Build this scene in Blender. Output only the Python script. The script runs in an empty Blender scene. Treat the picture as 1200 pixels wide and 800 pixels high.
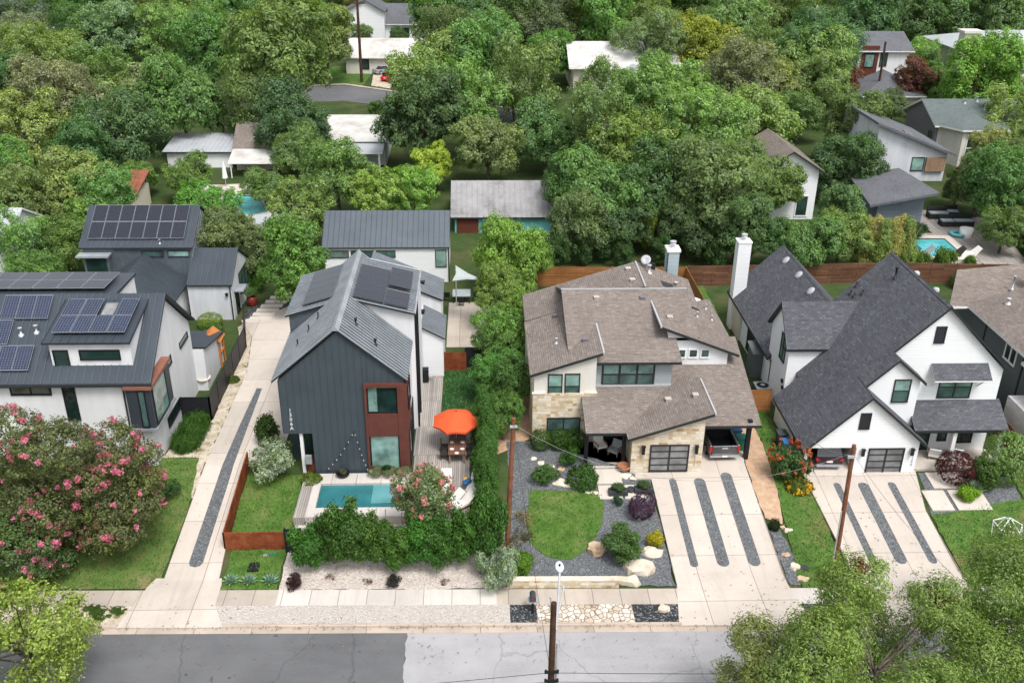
import bpy, math, random
import numpy as np
from mathutils import Vector, Matrix
C = bpy.context.scene.collection
R = math.radians
rnd = random.Random(7)
# ---------------------------------------------------------------- camera survey
FPX, HC = 1129.17, 36.0
_p, _y, _r = R(26.065), R(2.222), R(.587)
CF = Vector((math.sin(_y)*math.cos(_p), math.cos(_y)*math.cos(_p), -math.sin(_p)))
_rt = Vector((math.cos(_y), -math.sin(_y), 0)); _up = _rt.cross(CF)
RT = _rt*math.cos(_r)+_up*math.sin(_r); UP = _up*math.cos(_r)-_rt*math.sin(_r)
CAM = Vector((0, 0, HC))
def ray(px, py): return CF + RT*((px-600)/FPX) - UP*((py-400)/FPX)
def at_z(px, py, z=0): d = ray(px, py); return CAM + d*((z-HC)/d.z)
def at_y(px, py, Y): d = ray(px, py); return CAM + d*(Y/d.y)
def at_x(px, py, X): d = ray(px, py); return CAM + d*(X/d.x)
def on_plane(px, py, a, b, c):          # z = a + b X + c Y
    d = ray(px, py); t = (a+b*CAM.x+c*CAM.y-HC)/(d.z-b*d.x-c*d.y); return CAM+d*t
def zg(Y):
    if Y < 43.2: return 0.0
    if Y < 53: return 1.2*(Y-43.2)/9.8
    if Y < 85: return 1.2
    if Y < 600: return 1.2+.03*(Y-85)
    return 16.65
def gp(px, py, dz=0):
    z = 0.0
    for _ in range(60):
        P = at_z(px, py, z+dz); z = .5*z+.5*zg(P.y)
    return P
def gxy(x, y, dz=0): return Vector((x, y, zg(y)+dz))
def depth(P): return (Vector(P)-CAM).dot(CF)
# ---------------------------------------------------------------- objects
ORG = {}
def tag(o, label=None, cat=None, group=None, kind=None):
    if label: o['label'] = label
    if cat: o['category'] = cat
    if group: o['group'] = group
    if kind: o['kind'] = kind
    return o
def thing(name, label, cat, loc=(0, 0, 0), group=None, rz=0.0):
    o = bpy.data.objects.new(name, None); C.objects.link(o); o.empty_display_size = .2
    o.location = loc; o.rotation_euler = (0, 0, rz)
    ORG[o.name] = Vector(loc)
    return tag(o, label, cat, group)
class MB:
    def __init__(s): s.v = []; s.f = []; s.m = []; s.sm = []
    def add(s, vs, fs, m=0, smooth=False):
        b = len(s.v); s.v += [tuple(p) for p in vs]
        for f in fs:
            s.f.append(tuple(i+b for i in f)); s.m.append(m); s.sm.append(smooth)
        return s
    def box(s, x0, x1, y0, y1, z0, z1, m=0):
        if x0 > x1: x0, x1 = x1, x0
        if y0 > y1: y0, y1 = y1, y0
        if z0 > z1: z0, z1 = z1, z0
        v = [(x, y, z) for z in (z0, z1) for y in (y0, y1) for x in (x0, x1)]
        return s.add(v, [(0, 2, 3, 1), (4, 5, 7, 6), (0, 1, 5, 4), (2, 6, 7, 3), (0, 4, 6, 2), (1, 3, 7, 5)], m)
    def extr(s, pts, vec, m=0, mside=None):
        pts = [Vector(p) for p in pts]; vec = Vector(vec); n = len(pts)
        nn = Vector((0, 0, 0))
        for i in range(n): nn += pts[i].cross(pts[(i+1) % n])
        if nn.dot(vec) > 0: pts.reverse()
        v = pts+[p+vec for p in pts]
        s.add(v, [tuple(range(n)), tuple(range(2*n-1, n-1, -1))], m)
        s.add(v, [(i, i+n, (i+1) % n+n, (i+1) % n)[::-1] for i in range(n)], m if mside is None else mside)
        return s
    def slab(s, pts, t=.16, mtop=0, mside=1):
        pts = [Vector(p) for p in pts]; n = len(pts)
        nn = Vector((0, 0, 0))
        for i in range(n): nn += pts[i].cross(pts[(i+1) % n])
        if nn.z < 0: pts.reverse()
        low = [p-Vector((0, 0, t)) for p in pts]; v = pts+low
        s.add(v, [tuple(range(n))], mtop); s.add(v, [tuple(range(2*n-1, n-1, -1))], mside)
        s.add(v, [(i, i+n, (i+1) % n+n, (i+1) % n) for i in range(n)], mside)
        return s
    def quad(s, a, b, c, d, m=0): return s.add([a, b, c, d], [(0, 1, 2, 3)], m)
    def tube(s, pts, r, n=8, m=0, cap=True, smooth=True):
        pts = [Vector(p) for p in pts]; k = len(pts)
        rr = r if isinstance(r, (list, tuple)) else [r]*k
        vs = []
        for i, p in enumerate(pts):
            t = (pts[min(i+1, k-1)]-pts[max(i-1, 0)]).normalized()
            a = t.orthogonal().normalized() if abs(t.z) > .9 else Vector((0, 0, 1)).cross(t).normalized()
            if abs(t.z) > .9: a = Vector((1, 0, 0))-t*t.x; a.normalize()
            b = t.cross(a)
            for j in range(n):
                th = 2*math.pi*j/n
                vs.append(p+(a*math.cos(th)+b*math.sin(th))*rr[i])
        fs = [(i*n+j, i*n+(j+1) % n, (i+1)*n+(j+1) % n, (i+1)*n+j) for i in range(k-1) for j in range(n)]
        s.add(vs, fs, m, smooth)
        if cap: s.add(vs, [tuple(range(n-1, -1, -1)), tuple(range((k-1)*n, k*n))], m)
        return s
    def lathe(s, prof, c=(0, 0, 0), n=16, m=0, smooth=True):
        c = Vector(c); vs = []
        for r, z in prof:
            for j in range(n):
                th = 2*math.pi*j/n; vs.append(c+Vector((r*math.cos(th), r*math.sin(th), z)))
        k = len(prof)
        fs = [(i*n+j, i*n+(j+1) % n, (i+1)*n+(j+1) % n, (i+1)*n+j) for i in range(k-1) for j in range(n)]
        s.add(vs, fs, m, smooth)
        s.add(vs, [tuple(range(n-1, -1, -1)), tuple(range((k-1)*n, k*n))], m)
        return s
    def xform(s, M, start=0):
        s.v[start:] = [tuple(M @ Vector(p)) for p in s.v[start:]]; return s
    def build(s, name, mats, parent=None, label=None, cat=None, group=None, kind=None, origin=None):
        if not isinstance(mats, (list, tuple)): mats = [mats]
        if parent is not None: o0 = ORG[parent.name]
        elif origin is not None: o0 = Vector(origin)
        else: o0 = Vector((0, 0, 0))
        me = bpy.data.meshes.new(name)
        V = [Vector(p) for p in s.v]
        me.from_pydata([tuple(p-o0) for p in V], [], s.f)
        for m in mats: me.materials.append(m)
        me.polygons.foreach_set('material_index', [min(i, len(mats)-1) for i in s.m])
        me.polygons.foreach_set('use_smooth', s.sm)
        uv = me.uv_layers.new(name='UVMap'); Z = Vector((0, 0, 1)); me.update()
        buf = []
        for p in me.polygons:
            n = p.normal
            if abs(n.z) > .995: u, v = Vector((1, 0, 0)), Vector((0, 1, 0))
            else: u = Z.cross(n).normalized(); v = n.cross(u)
            for i in p.vertices: q = V[i]; buf += [q.dot(u), q.dot(v)]
        uv.data.foreach_set('uv', buf)
        o = bpy.data.objects.new(name, me); C.objects.link(o)
        ORG[o.name] = o0
        if parent is not None:
            o.parent = parent
        else: o.location = o0
        return tag(o, label, cat, group, kind)
def copy_tree(o, parent=None):
    c = o.copy(); C.objects.link(c); ORG[c.name] = ORG.get(o.name, Vector((0, 0, 0)))
    if parent is not None: c.parent = parent
    for ch in [x for x in o.children]: copy_tree(ch, c)
    return c
# ---------------------------------------------------------------- materials
class NT:
    def __init__(s, name):
        s.mat = bpy.data.materials.new(name); s.mat.use_nodes = True; s.t = s.mat.node_tree; s.t.nodes.clear()
        s.out = s.n('ShaderNodeOutputMaterial')
    def n(s, ty, **kw):
        nd = s.t.nodes.new(ty)
        for k, v in kw.items():
            if k.startswith('i_'):
                k2 = k[2:]; k2 = int(k2) if k2.isdigit() else k2.replace('_', ' ')
                nd.inputs[k2].default_value = v
            else: setattr(nd, k, v)
        return nd
    def l(s, a, b): s.t.links.new(a, b)
    def mix(s, fac, a, b, blend='MIX'):
        m = s.n('ShaderNodeMix', data_type='RGBA', blend_type=blend)
        for i, x in ((0, fac), (6, a), (7, b)):
            if hasattr(x, 'is_output'): s.l(x, m.inputs[i])
            elif i == 0: m.inputs[0].default_value = x
            else: m.inputs[i].default_value = (*x, 1) if len(x) == 3 else x
        return m.outputs[2]
    def ramp(s, fac, stops):
        r = s.n('ShaderNodeValToRGB'); e = r.color_ramp.elements
        while len(e) < len(stops): e.new(.5)
        for q, (p, c) in zip(e, stops): q.position = p; q.color = (*c, 1) if len(c) == 3 else c
        s.l(fac, r.inputs[0]); return r.outputs[0]
    def noise(s, vec, scale, detail=4, rough=.6):
        n = s.n('ShaderNodeTexNoise', i_Scale=scale, i_Detail=detail, i_Roughness=rough)
        if vec is not None: s.l(vec, n.inputs['Vector'])
        return n.outputs[0]
    def bsdf(s, col, rough=.8, spec=.3, bump=None, bstr=.3, bdist=.02, metal=0):
        b = s.n('ShaderNodeBsdfPrincipled')
        if hasattr(col, 'is_output'): s.l(col, b.inputs['Base Color'])
        else: b.inputs['Base Color'].default_value = (*col, 1)
        if hasattr(rough, 'is_output'): s.l(rough, b.inputs['Roughness'])
        else: b.inputs['Roughness'].default_value = rough
        b.inputs['Specular IOR Level'].default_value = spec; b.inputs['Metallic'].default_value = metal
        if bump is not None:
            u = s.n('ShaderNodeBump', i_Strength=bstr, i_Distance=bdist); s.l(bump, u.inputs['Height']); s.l(u.outputs[0], b.inputs['Normal'])
        s.l(b.outputs[0], s.out.inputs[0]); return b
    @property
    def pos(s): return s.n('ShaderNodeNewGeometry').outputs['Position']
    @property
    def uv(s): return s.n('ShaderNodeUVMap').outputs[0]
def sc(c, k): return tuple(x*k for x in c)
def plain(name, col, rough=.7, var=.12, scale=.6, spec=.3, metal=0, fine=0.0):
    t = NT(name); p = t.pos
    n = t.noise(p, scale, 5)
    c = t.ramp(n, [(.3, sc(col, 1-var)), (.7, sc(col, 1+var))])
    if fine:
        c = t.mix(fine, c, t.ramp(t.noise(p, 14, 3), [(.3, sc(col, .55)), (.7, sc(col, 1.4))]))
    t.bsdf(c, rough, spec, metal=metal); return t.mat
def brick(name, cols, w, h, mortar, mcol, rough=.85, big=.15, bigscale=.25, bstr=.4, off=.5, spec=.2, bias=0.0, squash=1.0, dirt=None):
    t = NT(name)
    b = t.n('ShaderNodeTexBrick', offset=off, squash=squash, squash_frequency=2, i_Scale=1.0, i_Mortar_Size=mortar, i_Mortar_Smooth=.2, i_Bias=bias, i_Brick_Width=w, i_Row_Height=h)
    t.l(t.uv, b.inputs['Vector'])
    b.inputs['Color1'].default_value = (0, 0, 0, 1); b.inputs['Color2'].default_value = (1, 1, 1, 1); b.inputs['Mortar'].default_value = (.5, .5, .5, 1)
    k = len(cols); c = t.ramp(b.outputs[0], [(i/max(1, k-1), q) for i, q in enumerate(cols)])
    n = t.noise(t.pos, bigscale, 5)
    c = t.mix(1.0, c, t.ramp(n, [(.3, (1-big,)*3), (.7, (1+big,)*3)]), 'MULTIPLY')
    if dirt: 
        d = t.noise(t.pos, 3.0, 6, .7)
        c = t.mix(t.ramp(d, [(.5, (0, 0, 0)), (.75, (.8, .8, .8))]), c, dirt)
    c = t.mix(b.outputs[1], c, mcol)
    inv = t.n('ShaderNodeMath', operation='SUBTRACT', i_0=1.0); t.l(b.outputs[1], inv.inputs[1])
    t.bsdf(c, rough, spec, inv.outputs[0], bstr, .03); return t.mat
def ground(name, stops, scale, detail=8, rough=.95, bstr=.4, patch=None, pscale=.3, fine=None, fscale=30, bdist=.05):
    t = NT(name); p = t.pos
    n = t.noise(p, scale, detail, .7); c = t.ramp(n, stops)
    if patch: c = t.mix(t.ramp(t.noise(p, pscale, 6, .65), [(.52, (0, 0, 0)), (.66, (1, 1, 1))]), c, patch)
    hgt = n
    if fine:
        f = t.noise(p, fscale, 2); c = t.mix(1.0, c, t.ramp(f, [(.3, (1-fine,)*3), (.7, (1+fine,)*3)]), 'MULTIPLY'); hgt = f
    t.bsdf(c, rough, .15, hgt, bstr, bdist); return t.mat
def pebbles(name, cols, scale, rough=.9, bstr=.8, patch=None):
    t = NT(name); p = t.pos
    v = t.n('ShaderNodeTexVoronoi', i_Scale=scale); t.l(p, v.inputs['Vector'])
    sep = t.n('ShaderNodeSeparateColor'); t.l(v.outputs['Color'], sep.inputs[0])
    k = len(cols); c = t.ramp(sep.outputs[0], [(i/max(1, k-1), q) for i, q in enumerate(cols)])
    if patch: c = t.mix(t.ramp(t.noise(p, .8, 6, .7), [(.48, (0, 0, 0)), (.7, (.8, .8, .8))]), c, patch)
    inv = t.n('ShaderNodeMath', operation='SUBTRACT', i_0=1.0); t.l(v.outputs['Distance'], inv.inputs[1])
    t.bsdf(c, rough, .2, inv.outputs[0], bstr, .05); return t.mat
M = {}
# walls
def stucco(name, col, streak=.06):
    t = NT(name); p = t.pos
    mp = t.n('ShaderNodeMapping'); mp.inputs['Scale'].default_value = (1.2, 1.2, .18); t.l(p, mp.inputs[0])
    c = t.ramp(t.noise(mp.outputs[0], 1.1, 6, .65), [(.3, sc(col, 1-streak*2)), (.62, col)])
    c = t.mix(1.0, c, t.ramp(t.noise(p, .5, 4), [(.3, (1-streak,)*3), (.7, (1, 1, 1))]), 'MULTIPLY')
    t.bsdf(c, .85, .2, t.noise(p, 40, 3), .08, .02); return t.mat
M['stucco_white'] = stucco('white_stucco', (.74, .745, .76))
M['stucco_bluewhite'] = stucco('pale_stucco', (.64, .66, .70), .1)
M['stucco_cream'] = stucco('cream_stucco', (.68, .65, .60))
M['stucco_tan'] = stucco('tan_stucco', (.62, .56, .47))
M['teal_wall'] = stucco('teal_painted_wall', (.14, .42, .45))
M['lap_white'] = brick('white_lap_siding', [(.77, .78, .80), (.80, .81, .83)], 9, .19, .012, (.66, .67, .70), .7, .03, .4, .5)  # mcol of the lap sidings paints the shade under each board edge
M['lap_gray'] = brick('grey_lap_siding', [(.30, .34, .35), (.33, .37, .38)], 9, .19, .012, (.24, .27, .28), .7, .05, .4, .5)
M['lap_bluegray'] = brick('blue_grey_lap_siding', [(.34, .42, .45), (.38, .46, .49)], 9, .17, .012, (.24, .3, .33), .7, .05, .4, .5)
M['lap_slate'] = brick('slate_blue_siding', [(.15, .18, .21), (.18, .21, .24)], 9, .19, .012, (.11, .13, .15), .7, .06, .4, .5)
M['vent_tan'] = plain('tan_vent', (.44, .38, .34), .6, .06)
M['lap_darkgray'] = brick('dark_grey_lap_siding', [(.10, .115, .12), (.12, .135, .14)], 9, .19, .012, (.08, .09, .095), .7, .06, .4, .5)
M['lap_purple'] = brick('taupe_lap_siding', [(.16, .15, .17), (.18, .17, .19)], 9, .17, .012, (.12, .11, .13), .7, .06, .4, .5)
M['bb_white'] = plain('white_board_siding', (.76, .77, .79), .7, .03, .5)
M['bb_gray'] = plain('grey_panel_siding', (.10, .115, .115), .7, .06, .5)
M['metal_blue'] = plain('blue_grey_metal_cladding', (.058, .077, .092), .5, .12, .5, .4, .15)
M['metal_zinc'] = plain('weathered_zinc_cladding', (.12, .145, .17), .45, .25, .9, .4, .3)
M['zinc_light'] = plain('pale_zinc_cladding', (.34, .37, .40), .5, .18, .9, .4, .3)
M['stone'] = brick('limestone_blocks', [(.42, .27, .13), (.60, .50, .36), (.68, .61, .50), (.52, .40, .25), (.70, .64, .55), (.62, .54, .42)], .48, .20, .012, (.55, .49, .40), .9, .18, 1.2, .6, .37, .2, 0, .6)
M['white_brick'] = brick('white_stone_blocks', [(.62, .61, .6), (.74, .73, .72)], .4, .14, .01, (.55, .54, .53), .9, .1, 1, .5)
# roofs
def shingle(name, cols, big=.12): return brick(name, cols, .32, .15, .011, sc(cols[0], .6), .92, big, .35, .5, .37, .15)
M['sh_brown'] = shingle('brown_shingles', [(.165, .138, .122), (.220, .188, .168), (.188, .158, .141), (.255, .222, .20)])
M['sh_dark'] = shingle('charcoal_shingles', [(.074, .077, .088), (.108, .112, .126), (.087, .091, .103), (.13, .135, .151)])
M['sh_gray'] = shingle('slate_grey_shingles', [(.11, .115, .13), (.15, .155, .17), (.13, .135, .15)])
M['sh_green'] = shingle('green_grey_shingles', [(.10, .125, .125), (.14, .165, .165), (.12, .145, .145)])
M['roof_metal'] = plain('dark_standing_seam', (.055, .068, .085), .42, .12, .5, .45, .35)
M['roof_metal_d'] = plain('grey_standing_seam', (.105, .125, .145), .36, .10, .5, .5, .5)
M['roof_old'] = ground('weathered_metal_roof', [(.3, (.15, .145, .145)), (.5, (.27, .265, .27)), (.7, (.33, .325, .33))], .5, 7, .5, .1)
M['roof_white'] = ground('white_membrane_roof', [(.3, (.34, .31, .28)), (.5, (.52, .51, .49)), (.7, (.60, .60, .60))], .35, 7, .8, .1)
M['roof_pale'] = plain('pale_metal_roof', (.40, .42, .45), .5, .1, .5)
M['roof_rust'] = plain('rusty_tin_roof', (.22, .08, .045), .8, .3, 1.5)
M['trim_dark'] = plain('dark_trim', (.025, .027, .030), .5, .1)
M['trim_white'] = plain('white_trim', (.75, .75, .75), .6, .04)
M['trim_grey'] = plain('grey_flashing', (.40, .41, .43), .5, .08)
M['black'] = plain('black_paint', (.012, .013, .015), .45, .15)
M['black_fence'] = brick('black_metal_fence', [(.016, .018, .022), (.022, .024, .028)], 2.2, 3, .03, (.008, .009, .01), .5, .1)
M['corten'] = ground('rusted_steel', [(.3, (.10, .025, .012)), (.5, (.19, .05, .02)), (.72, (.30, .10, .04))], 1.2, 7, .8, .1)
M['cedar_red'] = brick('red_cedar_boards', [(.10, .030, .018), (.13, .042, .026)], 6, .16, .008, (.06, .02, .012), .65, .15, .7, .3)
M['cedar_brown'] = brick('brown_cedar_boards', [(.26, .17, .11), (.32, .22, .15)], .16, 6, .008, (.15, .1, .07), .7, .15, .7, .3)
M['copper'] = plain('copper_flashing', (.25, .105, .075), .5, .15, 2)
M['fence_orange'] = brick('orange_wood_fence', [(.24, .10, .035), (.34, .15, .055), (.28, .12, .04)], 2.4, .16, .01, (.12, .05, .02), .8, .2, .6, .4)
M['fence_brown'] = brick('brown_wood_fence', [(.10, .045, .026), (.17, .085, .05), (.13, .06, .035), (.20, .12, .08)], 2.4, .16, .012, (.05, .025, .015), .85, .25, .5, .4)
M['fence_red'] = brick('reddish_wood_fence', [(.12, .042, .024), (.16, .06, .034)], 2.4, .16, .012, (.05, .02, .012), .85, .2, .5, .4)
M['deck'] = brick('weathered_deck_boards', [(.29, .265, .245), (.40, .365, .335), (.34, .31, .285), (.25, .225, .21)], .14, 3.6, .011, (.10, .09, .085), .85, .15, .5, .4)
# ground
M['earth'] = ground('yard_ground', [(.3, (.025, .045, .015)), (.5, (.045, .075, .022)), (.62, (.075, .08, .035)), (.75, (.12, .10, .06))], .35, 8)
M['lawn'] = ground('mown_grass', [(.3, (.045, .10, .018)), (.5, (.07, .145, .028)), (.7, (.115, .18, .042))], 1.4, 8, .95, .6, (.125, .14, .045), .35, .45, 22)
M['lawn_dry'] = ground('patchy_grass', [(.3, (.055, .11, .022)), (.5, (.095, .155, .038)), (.7, (.16, .17, .06))], 1.0, 8, .95, .6, (.20, .18, .085), .3, .45, 22)
M['turf'] = ground('lush_turf', [(.3, (.038, .09, .014)), (.5, (.068, .14, .024)), (.7, (.12, .18, .045))], 1.3, 8, .95, .6, (.13, .165, .05), .55, .5, 26)
M['turf_dark'] = ground('dark_turf', [(.3, (.012, .045, .014)), (.5, (.02, .065, .02)), (.7, (.03, .085, .028))], 2, 8, .95, .5, None, .3, .4, 26)
M['slate'] = pebbles('slate_gravel', [(.062, .068, .074), (.115, .124, .133), (.155, .165, .175), (.088, .095, .103), (.25, .255, .26)], 16)
M['slate_speck'] = pebbles('speckled_dark_gravel', [(.018, .020, .023), (.04, .043, .048), (.025, .028, .032), (.06, .063, .068), (.25, .26, .27)], 13)
M['pink_gravel'] = pebbles('pinkish_gravel', [(.42, .36, .32), (.55, .49, .45), (.47, .40, .36), (.62, .57, .53), (.33, .27, .24)], 11)
M['pale_gravel'] = pebbles('pale_gravel', [(.38, .34, .31), (.50, .455, .42), (.43, .39, .355), (.56, .52, .485), (.35, .31, .285)], 15)
def cobble(name, cols, gap, scale):
    t = NT(name); p = t.pos; v = t.n('ShaderNodeTexVoronoi', i_Scale=scale); t.l(p, v.inputs['Vector']); e = t.n('ShaderNodeTexVoronoi', feature='DISTANCE_TO_EDGE', i_Scale=scale); t.l(p, e.inputs['Vector'])
    sep = t.n('ShaderNodeSeparateColor'); t.l(v.outputs['Color'], sep.inputs[0]); c = t.ramp(sep.outputs[0], [(i/(len(cols)-1), q) for i, q in enumerate(cols)])
    m = t.ramp(e.outputs[0], [(.03, (1, 1, 1)), (.10, (0, 0, 0))]); c = t.mix(m, c, gap); t.bsdf(c, .9, .2, e.outputs[0], .8, .06); return t.mat
M['white_rock'] = cobble('white_rock_verge', [(.55, .49, .42), (.66, .62, .56), (.44, .36, .27), (.60, .55, .48)], (.20, .15, .11), 3.2)
M['sand'] = ground('sandy_rocky_soil', [(.3, (.30, .24, .17)), (.5, (.52, .45, .36)), (.7, (.66, .60, .52))], 2.2, 8, .95, .8, (.16, .15, .06), 1.1)
M['orange_dirt'] = ground('orange_soil', [(.3, (.33, .21, .135)), (.5, (.45, .30, .20)), (.7, (.54, .39, .28))], 2.2, 8, .95, .5)
def concrete(name, col, w, h, joint=.018, stain=.12, off=0):
    t = NT(name)
    b = t.n('ShaderNodeTexBrick', offset=off, i_Scale=1.0, i_Mortar_Size=joint, i_Mortar_Smooth=.1, i_Brick_Width=w, i_Row_Height=h)
    t.l(t.uv, b.inputs['Vector']); b.inputs['Color1'].default_value = (.87,)*3+(1,); b.inputs['Color2'].default_value = (1.05,)*3+(1,); b.inputs['Mortar'].default_value = (.45, .42, .40, 1)
    p = t.pos
    c = t.ramp(t.noise(p, .45, 7, .65), [(.3, sc(col, 1-stain)), (.7, sc(col, 1+stain*.6))])
    c = t.mix(t.ramp(t.noise(p, .9, 8, .7), [(.55, (0, 0, 0)), (.78, (.55, .55, .55))]), c, sc((col[0]*.8, col[1]*.72, col[2]*.66), .8))
    c = t.mix(.25, c, t.ramp(t.noise(p, 18, 3), [(.3, sc(col, .75)), (.7, sc(col, 1.2))]))
    mp = t.n('ShaderNodeMapping'); mp.inputs['Scale'].default_value = (1.5, .12, .3); t.l(p, mp.inputs[0])
    c = t.mix(t.ramp(t.noise(mp.outputs[0], 1.3, 5, .7), [(.52, (0, 0, 0)), (.75, (.42, .42, .42))]), c, sc(col, .62))
    c = t.mix(1.0, c, b.outputs[0], 'MULTIPLY')
    t.bsdf(c, .9, .2); return t.mat
M['conc'] = concrete('driveway_concrete', (.545, .485, .43), 3.1, 3.4, .018, .17)
M['conc_walk'] = concrete('sidewalk_concrete', (.46, .40, .345), 1.55, 9, .02, .22)
M['conc_white'] = concrete('new_concrete', (.58, .54, .505), 1.55, 9, .02, .15)
M['conc_kerb'] = concrete('kerb_concrete', (.46, .385, .325), 3.0, 9, .02, .22)
M['conc_slab'] = concrete('path_slab_concrete', (.60, .54, .48), 30, 30, .001, .1)
def asphalt(name, lo, hi, patch):
    t = NT(name); p = t.pos
    mp = t.n('ShaderNodeMapping'); mp.inputs['Scale'].default_value = (.16, 1.0, 1); t.l(p, mp.inputs[0])
    c = t.ramp(t.noise(mp.outputs[0], 1.1, 8, .65), [(.3, lo), (.7, hi)])
    c = t.mix(t.ramp(t.noise(p, .55, 8, .72), [(.56, (0, 0, 0)), (.72, (.7, .7, .7))]), c, patch)
    c = t.mix(.3, c, t.ramp(t.noise(p, 30, 3), [(.3, sc(lo, .6)), (.7, sc(hi, 1.45))]))
    c = t.mix(t.ramp(t.noise(p, .17, 5, .6), [(.45, (0, 0, 0)), (.62, (.55, .55, .55))]), c, sc(hi, 1.18))
    c = t.mix(t.ramp(t.noise(p, 2.3, 3, .5), [(.66, (0, 0, 0)), (.74, (.75, .75, .75))]), c, sc(lo, .5))
    v = t.n('ShaderNodeTexVoronoi', feature='DISTANCE_TO_EDGE', i_Scale=.17); 
    w = t.n('ShaderNodeVectorMath', operation='ADD'); nz = t.n('ShaderNodeTexNoise', i_Scale=.9, i_Detail=6); t.l(p, nz.inputs[0]); t.l(p, w.inputs[0]); t.l(nz.outputs[1], w.inputs[1]); t.l(w.outputs[0], v.inputs['Vector'])
    c = t.mix(t.ramp(v.outputs[0], [(.0, (.42, .42, .42)), (.009, (0, 0, 0))]), c, sc(lo, .45))
    t.bsdf(c, .9, .2, t.noise(p, 45, 2), .2, .01); return t.mat
M['asph_dark'] = asphalt('dark_asphalt', (.092, .094, .10), (.132, .134, .14), (.072, .072, .075))
M['asph_light'] = asphalt('light_worn_asphalt', (.27, .265, .275), (.34, .335, .345), (.235, .23, .24))
# glass, solar
def glass(name, col, rough=.06):
    t = NT(name); p = t.pos
    c = t.ramp(t.noise(p, .9, 4), [(.35, sc(col, .5)), (.65, sc(col, 1.3))])
    o = t.n('ShaderNodeObjectInfo'); c = t.mix(1.0, c, t.ramp(o.outputs['Random'], [(0, (.62, .66, .66)), (1, (1.25, 1.18, 1.12))]), 'MULTIPLY')
    t.bsdf(c, rough, .7, t.noise(p, 1.5, 2), .04, .05); return t.mat
M['glass_dark'] = glass('dark_window_glass', (.018, .045, .042))
M['glass_teal'] = glass('pale_blind_window_glass', (.21, .35, .325))
M['glass_mid'] = glass('green_window_glass', (.075, .135, .13))
M['glass_frost'] = glass('frosted_garage_glass', (.22, .23, .24), .35)
M['dark_in'] = plain('dark_interior', (.02, .02, .022), .9, .2)  # near-black colour stands in for shade inside carports, porch and patio opening
def solar(name, base, grid, gw, gh, ms):
    t = NT(name); b = t.n('ShaderNodeTexBrick', offset=0, i_Scale=1.0, i_Mortar_Size=ms, i_Mortar_Smooth=.1, i_Brick_Width=gw, i_Row_Height=gh)
    t.l(t.uv, b.inputs['Vector']); b.inputs['Color1'].default_value = (*base, 1); b.inputs['Color2'].default_value = (*sc(base, 1.25), 1); b.inputs['Mortar'].default_value = (*grid, 1)
    t.bsdf(b.outputs[0], .12, .6); return t.mat
M['solar'] = solar('blue_solar_cells', (.012, .018, .042), (.11, .13, .18), .17, .17, .012)
M['solar_dark'] = solar('black_solar_cells', (.014, .016, .026), (.035, .038, .05), .16, .16, .008)
M['solar_frame_dark'] = plain('dark_panel_frame', (.07, .075, .085), .35, .05, 1, .5, .4)
M['red_panel'] = plain('dark_red_brown_panel', (.115, .038, .028), .6, .15, 1.5)
M['solar_frame'] = plain('aluminium_frame', (.30, .32, .35), .4, .05, 1, .5, .4)
def water(name, col):
    t = NT(name); p = t.pos
    c = t.ramp(t.noise(p, .5, 4), [(.35, sc(col, .8)), (.65, sc(col, 1.2))])
    t.bsdf(c, .05, .6, t.noise(p, 2.6, 5), .4, .08); return t.mat
M['water'] = water('pool_water', (.03, .155, .175))
M['water_shallow'] = water('shallow_pool_water', (.10, .27, .29))
M['water_turq'] = water('turquoise_pool_water', (.085, .42, .45))
# misc
M['wood_pole'] = ground('weathered_pole_wood', [(.3, (.035, .018, .012)), (.6, (.085, .045, .03)), (.75, (.14, .08, .05))], 2.5, 8, .9, .3)
M['pole_red'] = ground('reddish_pole_wood', [(.3, (.13, .05, .028)), (.6, (.23, .10, .055)), (.75, (.30, .15, .09))], 2.5, 8, .9, .3)
M['galv'] = plain('galvanised_steel', (.55, .56, .58), .45, .08, 1, .5, .4)
M['wire'] = plain('cable_black', (.02, .02, .02), .6, .1)
M['wire_light'] = plain('cable_grey', (.28, .28, .28), .6, .1)
M['orange_cloth'] = plain('orange_canvas', (.66, .095, .028), .8, .08, 1.5)
M['sail'] = plain('pale_shade_cloth', (.38, .42, .41), .8, .05)
M['cushion'] = plain('white_cushion', (.72, .69, .65), .85, .06, 2)
M['table_wood'] = brick('dark_slatted_table', [(.16, .075, .05), (.20, .10, .07)], .12, 4, .012, (.05, .025, .02), .6, .1)
M['dark_wicker'] = plain('dark_wicker', (.035, .03, .028), .8, .2, 4)
M['cream'] = plain('cream_ceramic', (.70, .68, .64), .5, .03)
M['blue_cloth'] = plain('blue_cloth', (.03, .12, .30), .85, .1)
M['yellow'] = plain('yellow_cloth', (.75, .42, .04), .8, .1)
M['terracotta'] = plain('terracotta', (.35, .15, .08), .8, .15, 2)
M['red_pot'] = plain('red_glazed_pot', (.22, .03, .025), .35, .1, 2)
M['rock_pale'] = ground('pale_limestone', [(.3, (.46, .36, .26)), (.5, (.64, .56, .46)), (.7, (.74, .69, .62))], 1.6, 8, .9, .5)
M['rock_tan'] = ground('tan_limestone', [(.3, (.32, .19, .11)), (.5, (.52, .38, .26)), (.7, (.62, .52, .40))], 1.6, 8, .9, .5)
M['blade'] = ground('grass_blade', [(.3, (.045, .10, .018)), (.5, (.085, .165, .035)), (.7, (.20, .22, .075))], 1.6, 6, .8, .0)
M['litter'] = ground('leaf_litter', [(.3, (.10, .06, .03)), (.5, (.20, .14, .06)), (.7, (.30, .25, .10))], 5.0, 2, .9, .0)
M['bamboo_cane'] = plain('bamboo_cane', (.42, .33, .12), .6, .2, 2)
M['play_wood'] = plain('orange_stained_wood', (.46, .17, .05), .7, .15, 2)
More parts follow.
